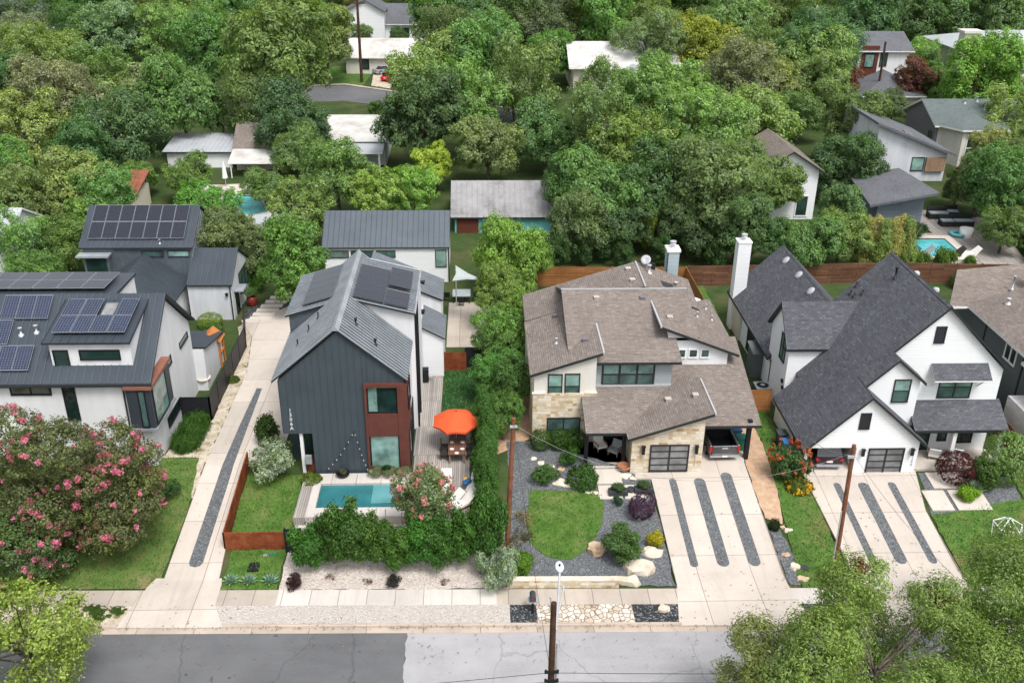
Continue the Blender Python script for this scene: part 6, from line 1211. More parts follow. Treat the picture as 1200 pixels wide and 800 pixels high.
sheet('far_pool_deck', [[(40, 86), (54, 84), (57, 100), (48, 104), (48.5, 95.8), (40, 95.8)]], .1, M['deck']); sheet('left_pool_deck', [[(-33, 97), (-18, 96), (-18, 104), (-24, 113), (-33, 112)]], .05, M['conc_slab'])
for i, (px, py, lb) in enumerate(((1098, 255, 'dark wicker sofa nearest the slate pavilion'), (1114, 253, 'dark wicker armchair beside the wicker sofa'), (1108, 264, 'dark wicker seat in front of the armchair'), (1127, 264, 'dark wicker bench at the edge of the far deck'))):
    P = gp(px, py, .1); w = 1.1 if i in (0, 3) else .7; Q = thing('wicker_seat', lb, 'outdoor seat', P, 'wicker seats by the far pool'); part(Q, 'seat', 'dark_wicker', lambda m: m.box(P.x-w, P.x+w, P.y-.5, P.y+.5, P.z, P.z+.55)); part(Q, 'backrest', 'dark_wicker', lambda m: m.box(P.x-w, P.x+w, P.y+.3, P.y+.5, P.z+.551, P.z+1.1)); part(Q, 'cushion', 'lap_bluegray', lambda m: m.box(P.x-w*.9, P.x+w*.9, P.y-.45, P.y+.28, P.z+.552, P.z+.68))
P = gp(1131, 277, .1); H = thing('stock_tank', 'white tub planter with a leafy plant by the far pool', 'planter', P); part(H, 'tub', 'trim_white', lambda m: m.lathe([(.6, 0), (.7, .9), (.62, .9), (.6, .7)], P, 16))
P = gp(1122, 276, .1); mb = MB(); 
for i in range(20):
    a, b = 2*math.pi*i/20, 2*math.pi*(i+1)/20; mb.tube([P+Vector((.7*math.cos(a), .7*math.sin(a), .2)), P+Vector((.7*math.cos(b), .7*math.sin(b), .2))], .2, 8)
mb.build('pool_ring', M['teal_wall'], None, 'turquoise inflatable ring lying on the far pool deck', 'pool ring', origin=P)
for i, (px, py, m_, lb) in enumerate(((1065, 299, 'blue_cloth', 'blue covered lounger behind the brown fence'), (1082, 298, 'zinc_light', 'grey lounger in the middle behind the brown fence'), (1118, 299, 'dark_wicker', 'dark chair at the right end of the far pool'), (1136, 299, 'cushion', 'cream chair right of the dark chair by the far pool'))):
    P = gp(px, py, .4); mb = MB(); mb.extr([(P.x-1, P.y-.4, P.z), (P.x-1, P.y-.4, P.z+.25), (P.x+.2, P.y-.4, P.z+.3), (P.x+.9, P.y-.4, P.z+.9), (P.x+1, P.y-.4, P.z+.85), (P.x+.4, P.y-.4, P.z)], (0, .8, 0)); mb.build('pool_lounger', M[m_], None, lb, 'pool chair', origin=P)
for px, py, lb, m_ in ((316, 231, 'closed coral pink umbrella at the corner of the left pool', 'orange_cloth'), (265, 219, 'closed white umbrella by the cottage awning', 'trim_white')):
    P = gp(px, py); P.z = zg(P.y); H = thing('closed_umbrella', lb, 'umbrella', P); part(H, 'pole', 'galv', lambda m: m.tube([P, P+Vector((0, 0, 3))], .04, 6)); part(H, 'canopy', 'tail_red' if m_ == 'orange_cloth' else m_, lambda m: m.lathe([(.34, 1.1), (.28, 1.6), (.2, 2.4), (.04, 3.1)], P, 10))
P = at_z(318, 262, 2.2); mb = MB(); mb.slab([at_z(292, 258, 3.2), at_z(303, 252, 3.2), at_z(335, 249, 3.2), at_z(330, 268, 3.2), at_z(305, 270, 3.2)], .1); q = mb.build('pool_cabana', [M['roof_pale'], M['trim_white']], None, 'flat pale cabana roof in front of the left pool', 'cabana', origin=(-22, 98, 1.5)); [part(q, 'post', 'trim_white', lambda m: m.tube([(p.x, p.y, 1.4), (p.x, p.y, 3.1)], .07, 6)) for p in (at_z(295, 258, 3.2), at_z(330, 252, 3.2), at_z(327, 266, 3.2), at_z(307, 268, 3.2))]
# stepping path by the zinc house
for i in range(7):
    px, py = 336-6.2*i+.35*i*i*.6, 345+4.9*i; P = gp(px, py); mb = MB(); mb.box(P.x-1.0, P.x+.9, P.y-.33, P.y+.33, P.z, P.z+.15); mb.build('paving_slab', M['conc_slab'], None, 'pale step slab number %d from the back in the curved path beside the zinc house' % (i+1), 'paving slab', 'slabs of the curved path', origin=P)
for px, py, m_, s, lb in ((296, 358, 'red_pot', .5, 'red glazed pot by the stucco wing'), (281, 352, 'terracotta', .35, 'terracotta pot beside the side door')):
    P = gp(px, py); mb = MB(); mb.lathe([(s*.6, 0), (s*.95, .5*s*2), (s*.85, .9*s*2), (s*.75, .9*s*2), (s*.7, .6*s*2)], P, 14); pp = mb.build('plant_pot', M[m_], None, lb, 'pot', origin=P); o = bpy.data.objects.new('foliage', SH['dense']); C.objects.link(o); o.parent = pp; o.location = (0, 0, s*1.7); o.scale = (s*1.3, s*1.3, s*1.2); o.color = (*G_bright, 1)
# ================================================================= vehicles (nose towards +Y)
def wheel(par, x, y, z, r=.36, w=.24):
    o = part(par, 'wheel', 'tyre', lambda m: m.tube([(x-w/2, y, z+r), (x+w/2, y, z+r)], r, 20, smooth=False)); part(o, 'rim', 'chrome', lambda m: m.tube([(x-w/2-.01, y, z+r), (x+w/2+.01, y, z+r)], r*.6, 14))
def bev(o, wd=.05, seg=3):
    b = o.modifiers.new('bevel', 'BEVEL'); b.width = wd; b.segments = seg; b.limit_method = 'ANGLE'; b.angle_limit = R(35); return o
def loft(m, secs, mi=0):
    """secs: list of cross-section rings (same count) along the length"""
    n = len(secs[0]); vs = [p for s in secs for p in s]
    fs = [(i*n+j, i*n+(j+1) % n, (i+1)*n+(j+1) % n, (i+1)*n+j) for i in range(len(secs)-1) for j in range(n)]
    m.add(vs, fs, mi); m.add(vs, [tuple(range(n-1, -1, -1)), tuple(range((len(secs)-1)*n, len(secs)*n))], mi)
def car(label, P, rz, paint, L=4.6, W=1.85, Ht=1.66, name='parked_car', suv=True, group='parked cars'):
    H = thing(name, label, 'car', P, group); ORG[H.name] = Vector((0, 0, 0)); w = W/2; b = L/2; top = Ht
    def ring(y, zb, zt, hw, ht): return [(-hw, y, zb), (hw, y, zb), (hw*1.0, y, zb+(zt-zb)*.55), (ht, y, zt), (-ht, y, zt), (-hw*1.0, y, zb+(zt-zb)*.55)]
    bz = .94 if suv else .86
    bev(part(H, 'body', paint, lambda m: loft(m, [ring(-b, .42, bz-.02, w*.86, w*.8), ring(-b+.18, .26, bz+.04, w*.97, w*.9), ring(-b+.9, .24, bz+.06, w, w*.93), ring(b-1.5, .24, bz+.04, w, w*.93), ring(b-1.1, .24, bz, w*.99, w*.9), ring(b-.25, .26, bz-.14, w*.93, w*.82), ring(b, .38, bz-.3, w*.78, w*.68)])), .07)
    y0, y1 = (-b+.12, b-1.35) if suv else (-b+.5, b-1.5)
    gr = lambda y, hw, zt: [(-hw, y, bz), (hw, y, bz), (hw*.86 if zt > bz+.1 else hw, y, zt), (-hw*.86 if zt > bz+.1 else -hw, y, zt)]
    bev(part(H, 'glasshouse', 'car_glass', lambda m: loft(m, [gr(y0, w*.86, bz+.02), gr(y0+.42, w*.9, top-.06), gr(y1-.75, w*.9, top-.05), gr(y1, w*.88, bz+.02)])), .04)
    bev(part(H, 'roof', paint, lambda m: loft(m, [[(-w*.74, y0+.36, top-.07), (w*.74, y0+.36, top-.07), (w*.7, y0+.36, top-.02), (-w*.7, y0+.36, top-.02)], [(-w*.78, (y0+y1)/2-.2, top-.06), (w*.78, (y0+y1)/2-.2, top-.06), (w*.7, (y0+y1)/2-.2, top+.02), (-w*.7, (y0+y1)/2-.2, top+.02)], [(-w*.76, y1-.72, top-.08), (w*.76, y1-.72, top-.08), (w*.7, y1-.72, top-.03), (-w*.7, y1-.72, top-.03)]])), .02)
    for s in (-1, 1):
        part(H, 'tail_light', 'tail_red', lambda m: m.box(s*w*.72, s*w*.93, -b-.012, -b+.2, bz-.2, bz-.06)); part(H, 'headlight', 'chrome', lambda m: m.box(s*w*.5, s*w*.8, b-.25, b-.02, bz-.36, bz-.24)); part(H, 'mirror', paint, lambda m: m.box(s*w*.98, s*(w+.18), y1-.45, y1-.3, bz+.02, bz+.18))
        for y in (-b+.85, b-.95): wheel(H, s*(w-.12), y, 0)
    part(H, 'rear_bumper', 'car_silver' if suv else paint, lambda m: m.box(-w*.85, w*.85, -b-.05, -b+.15, .30, .48)); part(H, 'licence_plate', 'plate', lambda m: m.box(-.2, .2, -b-.03, -b-.012, .62, .74))
    H.location = P; H.rotation_euler = (0, 0, rz); return H
car('dark plum SUV backed against the light in the open carport', (22.7, 54.1, 1.2), R(-2), 'car_plum', 4.7, 1.9, 1.7)
P = gp(457, 94); car('red car parked on the far driveway by the cream bungalow', P, R(-22), 'car_red', 3.9, 1.75, 1.45, suv=False); P = gp(452, 86); car('silver car parked nose to the cream bungalow behind the red one', P, R(-55), 'car_silver', 4.5, 1.8, 1.45, suv=False)
P = gp(876, 82); car('black car on the far street under the trees', P, R(70), 'car_black', 4.5, 1.85, 1.5, suv=False); P = gp(888, 87); car('dark car half hidden beside the black one on the far street', P, R(75), 'car_black', 4.7, 1.9, 1.7)
def pickup(label, P, rz):
    H = thing('pickup_truck', label, 'pickup truck', P); ORG[H.name] = Vector((0, 0, 0)); w = .99; b = 2.9
    bev(part(H, 'cab_body', 'car_grey', lambda m: (m.extr([(-w, -.85, .42), (-w, -.85, 1.18), (-w, 1.35, 1.2), (-w, 2.7, 1.08), (-w, b, .9), (-w, b, .45)], (2*w, 0, 0)))), .07)
    bev(part(H, 'cab', 'car_glass', lambda m: loft(m, [[(-.9, -.8, 1.18), (.9, -.8, 1.18), (.76, -.62, 1.82), (-.76, -.62, 1.82)], [(-.9, 1.3, 1.18), (.9, 1.3, 1.18), (.76, .55, 1.82), (-.76, .55, 1.82)]])), .04)
    bev(part(H, 'roof', 'car_grey', lambda m: m.box(-.78, .78, -.66, .62, 1.80, 1.88)), .03)
    for s in (-1, 1): bev(part(H, 'bed_side', 'car_grey', lambda m: m.box(s*.84, s*w, -b+.06, -.87, .5, 1.2)), .03)
    part(H, 'bed_liner', 'black', lambda m: (m.box(-.838, .838, -b+.12, -.9, .6, .66), m.box(-.838, .838, -.95, -.88, .661, 1.19), m.box(-.838, -.80, -b+.12, -.96, .661, 1.17), m.box(.80, .838, -b+.12, -.96, .661, 1.17)))
    tg = bev(part(H, 'tailgate', 'car_grey', lambda m: m.box(-.82, .82, -b, -b+.1, .58, 1.19)), .02); part(tg, 'handle', 'chrome', lambda m: m.box(-.2, .2, -b-.02, -b-.002, .98, 1.08))
    for s in (-1, 1):
        part(H, 'tail_light', 'tail_red', lambda m: m.box(s*.84, s*.995, -b-.005, -b+.12, .74, 1.14)); part(H, 'mirror', 'car_grey', lambda m: m.box(s*1.0, s*1.22, 1.0, 1.12, 1.2, 1.42))
        for y in (-b+1.0, b-1.0): wheel(H, s*(w-.12), y, 0, .4, .27)
    part(H, 'bumper', 'chrome', lambda m: m.box(-.95, .95, -b-.12, -b+.02, .40, .57)); part(H, 'licence_plate', 'plate', lambda m: m.box(-.17, .17, -b-.14, -b-.122, .43, .54))
    H.location = P; H.rotation_euler = (0, 0, rz)
pickup('grey pickup truck with open black bed under the limestone house carport', (15.95, 55.75, 1.25), R(1.5))
# ================================================================= hedges, shrubs and flowers near the street
def on(px, py): return gp(px, py)
# laurel shrubs in the gravel bed
for i, (px, r, h, dy, lb) in enumerate(((362, 1.25, 1.3, 0, 'laurel bush at the left end of the pool hedge, beside the black gate'), (388, 1.35, 1.5, .5, 'laurel bush squeezed between the end one and the tallest of the pool hedge'), (410, 1.55, 1.95, 0, 'tallest laurel bush in the left half of the pool hedge'), (440, 1.35, 1.45, .3, 'laurel bush just right of the tallest one in the pool hedge'), (466, 1.25, 1.3, -.1, 'lowest laurel bush in the middle of the pool hedge'), (492, 1.4, 1.5, .2, 'laurel bush left under the small pink tree in the pool hedge'), (517, 1.35, 1.55, -.1, 'laurel bush right under the small pink tree in the pool hedge'), (545, 1.35, 1.6, .3, 'laurel bush before the right end of the pool hedge'), (572, 1.4, 2.2, .1, 'tall laurel bush at the right end of the pool hedge'))):
    P = on(px, 676); shrub(lb, 'laurel', (P.x, 43.75+dy, 0), r*rnd.uniform(1.0, 1.12), h*1.3, (.072*rnd.uniform(.9, 1.15), .165*rnd.uniform(.9, 1.15), .034), 'hedge_bush', group='laurel bushes along the pool wall')
shrub('silvery sage bush spilling over the pavement edge', 'dense', (*on(590, 690)[:2], 0), 1.15, 1.9, (.30, .37, .29), 'sage_bush'); shrub('low silvery sage beside the hedge end and the slate bed', 'dense2', (.55, 43.3, 0), 1.0, 1.6, (.30, .37, .29), 'sage_bush')
shrub('bright green leafy bush right of the silvery sage', 'laurel', (2.25, 43.2, 0), .95, .9, (.12, .23, .03), 'leafy_bush')
for i in range(7):
    y = 46.6+i*1.75; shrub('column of the clipped dark hedge, number %d back from the street' % (i+1), 'cypress', (.35+rnd.uniform(-.12, .12), y, 0), 1.2, 1.1+.16*((i*2) % 3), (.075, .17, .038), 'hedge_column', ry=1.1, group='columns of the tall side hedge')
shrub('round dark purple tuft by the gravel bed corner', 'dense', on(346, 688), .55, .55, (.06, .03, .035), 'grass_tuft'); shrub('small dark tuft in the pink gravel', 'dense', on(461, 686), .45, .45, (.035, .035, .035), 'grass_tuft')
for px, py, lb in ((387, 679, 'left dead twig plant in the pink gravel'), (431, 683, 'right dead twig plant in the pink gravel'), (522, 684, 'tiny brown seedling in the pink gravel')): shrub(lb, 'tuft', on(px, py), .4, .5, (.12, .05, .04), 'dry_plant', group='dead plants in gravel')
def agave(label, P, r, col, n=34, group='agaves', name='agave'):
    P = Vector(P); mb = MB(); g = random.Random(int(P.x*100))
    for i in range(n):
        a = i*2.399; e = .25+1.1*(i/n); L = r*(1-.35*i/n); d = Vector((math.cos(a)*math.cos(e), math.sin(a)*math.cos(e), math.sin(e))); s = Vector((-math.sin(a), math.cos(a), 0)); w = r*.13; u = s.cross(d)
        mb.add([P+s*w*.5, P+d*L*.45+s*w-u*.03, P+d*L-Vector((0, 0, -.02)), P+d*L*.45-s*w-u*.03, P-s*w*.5, P+d*L*.45+u*.05], [(0, 1, 5), (1, 2, 5), (2, 3, 5), (3, 4, 5), (4, 0, 5)])
    o = mb.build(name, M['leaf'], None, label, 'agave', group, origin=P); o.color = (*col, 1); return o
for px, lb in ((271, 'leftmost blue agave in the front lawn'), (292, 'middle blue agave in the front lawn'), (317, 'rightmost blue agave in the front lawn')): P = on(px, 684); agave(lb, P+Vector((0, 0, .12)), .62, (.24, .36, .31))
shrub('large silver-leaved bush at the corner of the metal house', 'dense', on(322, 556), 1.7, 1.6, (.30, .36, .27), 'silver_bush'); shrub('loose dark green bush behind the silver-leaved bush', 'loose', on(314, 522), 1.0, 1.9, (.07, .12, .04), 'bush')
shrub('little yellow-green groundcover at the foot of the metal wall', 'low', (-10.6, 51.2, 0), .7, .8, (.14, .2, .04), 'groundcover', z=1.2); shrub('small round grey plant by the pool', 'dense', (-8.7, 51.7, 0), .32, .4, (.14, .15, .09), 'bush', z=1.25)
for i in range(3): shrub('grey-green groundcover filling the stone planter', 'low', (-6.6+.85*i, 51.62, 0), .55, .7, (.18, .21, .12), 'groundcover', z=1.5, group='groundcover in the planter')
shrub('small dark round plant against the tall lower window', 'dense', (-5.9, 51.55, 0), .25, .45, (.03, .09, .03), 'bush', z=1.55)
# stone house front
for i, x in enumerate((4.2, 5.4, 6.5)): shrub('%s section of the clipped boxwood hedge under the stone wall' % ('left', 'middle', 'right')[i], 'clipped', (x-.1, 54.75, 0), .85, .95, (.058, .125, .022), 'boxwood_hedge', ry=.8, group='clipped boxwood hedge')
shrub('rounded green shrub below the right end of the boxwood hedge', 'dense', on(668, 543), .8, .8, (.06, .14, .03)); shrub('low green shrub left of the largest stepping stone', 'dense', on(638, 564), .85, .75, (.075, .16, .04)); shrub('broad low green shrub right of the largest stepping stone', 'low', on(682, 566), 1.15, 2.0, (.065, .14, .035))
shrub('deep purple barberry bush by the driveway', 'clipped', on(752, 603), 1.2, .95, (.075, .028, .075), 'purple_bush', ry=.9); shrub('golden yellow dwarf bush between the boulders', 'dense2', on(766, 640), .55, .8, (.45, .40, .03), 'golden_bush')
shrub('big round leafy bush among the boulders', 'laurel', on(730, 655), 1.55, 1.05, (.085, .155, .05), 'leafy_bush'); shrub('little blue-green tuft by the purple bush', 'dense', on(724, 592), .35, .5, (.06, .13, .08), 'bush')
shrub('straw coloured grass tuft at the left of the round lawn', 'tuft', on(614, 612), 1.0, 1.1, (.25, .21, .11), 'grass_tuft'); shrub('brown dry grass tuft below the straw coloured one', 'tuft', on(607, 640), 1.0, 1.1, (.15, .12, .07), 'grass_tuft'); shrub('greyish grass tuft above the bright leafy bush', 'tuft', on(614, 628), .8, .9, (.14, .14, .08), 'grass_tuft')
shrub('spiky dark tuft in the slate bed by the orange soil', 'grassy', on(907, 620), .35, .8, (.04, .06, .03), 'grass_tuft')
# farmhouse front
P = on(922, 560); sb = shrub('tall bush covered in orange flowers beside the carport', 'loose', P, 1.35, 1.75, (.075, .14, .05), 'flowering_bush')
def bloom(o, n, size, col, seed, s=1.0, cl=.09): 
    q = blossoms(o, [(0, 0, .75, .95, .95, .9)], n, size, col, seed, cl); return q
bloom(sb, 80, .075, (.46, .16, .07), 5, cl=.05); yb = shrub('low mound of yellow flowers on the strip lawn', 'low', on(936, 572), .95, 1.2, (.12, .15, .03), 'flower_mound'); q = blossoms(yb, [(0, 0, .1, .85, .85, .3)], 60, .1, (.65, .45, .03), 9, .1)
shrub('dark maroon ball shaped bush by the farmhouse path', 'clipped', on(1117, 562), 1.4, 1.3, (.085, .025, .030), 'maroon_bush'); shrub('darker green egg shaped bush right of the maroon one', 'dense2', on(1152, 568), 1.2, 1.5, (.09, .16, .045), 'clipped_bush'); shrub('tall pale green dome bush beside the porch', 'clipped', on(1172, 562), 1.65, 2.25, (.21, .31, .12), 'clipped_bush')
P = on(1138, 578); agave('grey-green yucca in front of the egg shaped bush', P+Vector((0, 0, .2)), 1.05, (.16, .22, .16), 46, None, 'yucca'); shrub('lime green leafy clump in front of the yucca', 'loose', on(1133, 586), .75, .8, (.20, .34, .03), 'leafy_clump')
# left garden strip and fence
for i, (x, y, lb) in enumerate(((-19.45, 55.2, 'front'), (-19.4, 56.4, 'second'), (-19.35, 57.5, 'third'))): shrub('%s long-leaved grassy bush along the white side wall' % lb, 'grassy', (x, y, 0), 1.0, 1.55, (.06, .135, .025), 'ornamental_grass', group='grassy bushes by the side wall')
shrub('tuft of yellowing grass at the end of the grassy bushes', 'low', (-19.3, 58.4, 0), .7, 1.2, (.13, .2, .03), 'ornamental_grass'); shrub('dark bush at the corner of the white house', 'dense', on(180, 590), 1.5, 1.0, (.05, .11, .03), 'bush'); shrub('green bush at the back of the fenced yard', 'dense', on(250, 403), 1.0, 1.3, (.09, .18, .04), 'bush')
shrub('lime shrub on the concrete beside the stucco wing', 'clipped', on(247, 383), 1.2, .8, (.20, .27, .05), 'lime_shrub'); shrub('small leafy clump in the rocky strip by the fence', 'low', on(272, 447), .6, .8, (.1, .15, .03), 'weeds')
for px, py, s, lb in ((119, 720, .8, 'largest weed patch on the bare verge'), (108, 713, .5, 'weed patch at the left of the bare verge'), (140, 716, .5, 'weed patch at the right of the bare verge')): shrub(lb, 'low', on(px, py), s, .3, (.06, .11, .02), 'weeds', group='weeds on the bare verge')
shrub('mixed bright border plants by the curved path', 'dense', on(300, 340), 1.1, 1.2, (.08, .17, .03), 'bush'); shrub('ornamental yellow-green plant before the brown fence', 'grassy', on(1143, 338), 1.5, 1.9, (.22, .30, .07), 'fountain_grass'); shrub('grey-green companion left of the yellow-green grass', 'grassy', on(1128, 338), 1.2, 1.9, (.12, .16, .07), 'fountain_grass'); shrub('small yellow-green sapling at the foot of the trees behind the fence', 'laurel', on(757, 300), 1.0, 2.9, (.26, .30, .04), 'sapling')
for px, r, lb in ((1076, 1.3, 'left low bush along the brown fence by the pool'), (1105, 1.5, 'tallest bush along the brown fence by the pool'), (1135, .9, 'right low bush along the brown fence by the pool')): shrub(lb, 'loose', on(px, 313), r*.8, 1.1*r, (.11, .19, .04), 'bush')
shrub('dark bush under the slate pavilion wall', 'dense', on(1070, 280), 1.6, 1.2, (.045, .09, .04), 'bush')
# bamboo
for i, px in enumerate((1008, 1018, 1028, 1038, 1048, 1055)):
    P = on(px, 318+rnd.uniform(-2, 5)); H = thing('bamboo', 'yellow-stemmed bamboo clump, number %d from the left behind the brown fence' % (i+1), 'bamboo', P, 'bamboo clumps by the far pool')
    def culm(m):
        for k in range(9): a = rnd.uniform(0, 6.3); q = rnd.uniform(.1, .7); b_ = P+Vector((q*math.cos(a), q*math.sin(a), 0)); m.tube([b_, b_+Vector((rnd.uniform(-.3, .3), rnd.uniform(-.3, .3), 2.5)), b_+Vector((rnd.uniform(-.8, .8), rnd.uniform(-.8, .8), rnd.uniform(4.3, 5.6)))], [.05, .045, .015], 5)
    part(H, 'culms', 'bamboo_cane', culm)
    o = bpy.data.objects.new('foliage', SH['cypress']); C.objects.link(o); o.parent = H; o.scale = (1.5, 1.5, 1.65); o.location = (0, 0, .3); o.rotation_euler = (0, 0, i); o.color = ((.40, .36, .13, 1), (.34, .34, .12, 1), (.22, .30, .09, 1))[(i*2+1) % 3]
# ================================================================= crape myrtles
def myrtle(label, P, R_, cz, h, col, bcol, nb, seed, leaves_n=16000, size=.17, lean=1.0, cl=.22, bz=.11):
    lb = dome(seed, 20, R_, cz, h, (.24, .40)); me = leaf_mesh('crown', leaves(lb, leaves_n, size, seed=seed, per=20, cr=.26, up=.3, low=-1, inner=.06), M['leaf']); tm = trunk_mesh('trunk', lb, cz*.7, .07, M['bark_pale'], seed, 5)
    T = thing('crape_myrtle', label, 'tree', gxy(P[0], P[1]), 'crape myrtles'); 
    for nm, m_ in (('crown', me), ('trunk', tm)): o = bpy.data.objects.new(nm, m_); C.objects.link(o); o.parent = T; o.color = (*col, 1)
    blossoms(T, lb, nb, bz, bcol, seed+3, cl); return T
q = gp(62, 552, 4.7); myrtle('largest pink crape myrtle in front of the white solar house, at the photo\'s left edge', (q.x, q.y), 4.9, 4.8, 5.9, (.135, .160, .072), (.56, .21, .29), 520, 101, 46000, .17, cl=.14, bz=.11)
q = gp(130, 582, 3.8); myrtle('pink crape myrtle nearest the concrete drive, right of the largest one', (q.x, q.y), 3.1, 3.9, 4.7, (.140, .160, .072), (.56, .21, .29), 330, 102, 26000, .16, cl=.14, bz=.12)
q = gp(20, 640, 2.8); myrtle('low pink crape myrtle nearest the street at the left photo edge', (q.x, q.y), 2.8, 2.6, 2.9, (.105, .165, .06), (.58, .20, .32), 260, 103, 20000, .16, cl=.14, bz=.12)
q = gp(497, 586, 3.3); myrtle('small crape myrtle with dusty pink flowers by the plunge pool', (q.x, q.y), 2.0, 3.6, 2.3, (.16, .22, .105), (.58, .29, .28), 170, 104, 8500, .16, cl=.13, bz=.11)
# ================================================================= hedge trees between the two middle houses
for i, (px, py, r, col, lb) in enumerate(((596, 290, 44, G_lime, 'round lime green tree at the back end of the hedge line'), (590, 345, 34, G_lime, 'lime green hedge tree in front of the round one'), (585, 392, 33, G_lime, 'lime green hedge tree beside the limestone house roof'), (580, 432, 30, G_bright, 'bright hedge tree level with the orange umbrella lawn'), (598, 450, 28, G_bright, 'bright hedge tree tight against the stone wall'), (590, 485, 27, G_bright, 'frontmost bright hedge tree behind the reddish pole'), (625, 300, 26, G_lime, 'smaller lime tree leaning over the left roof'), (604, 360, 26, G_lime, 'small lime tree filling the gap along the left eave'), (602, 405, 26, G_lime, 'small lime tree under the left eave corner'))):
    tree(lb, px, py, r*.95, 'broad', (col[0]*.70, col[1]*.80, col[2]*.80), name='hedge_tree', group='lime green hedge trees', sz=1.15)

for i, (px, r) in enumerate(((655, 1.6), (683, 1.4), (706, 1.7), (728, 1.3), (775, 1.5), (812, 1.8), (838, 1.5), (868, 1.7))):
    P = on(px, 318-(i % 3)*5); shrub('shaded undergrowth bush, number %d from the left, just behind the back garden fence' % (i+1), 'laurel', P, r, r*1.15, (.06, .115, .04), 'undergrowth_bush', group='undergrowth behind the fences')
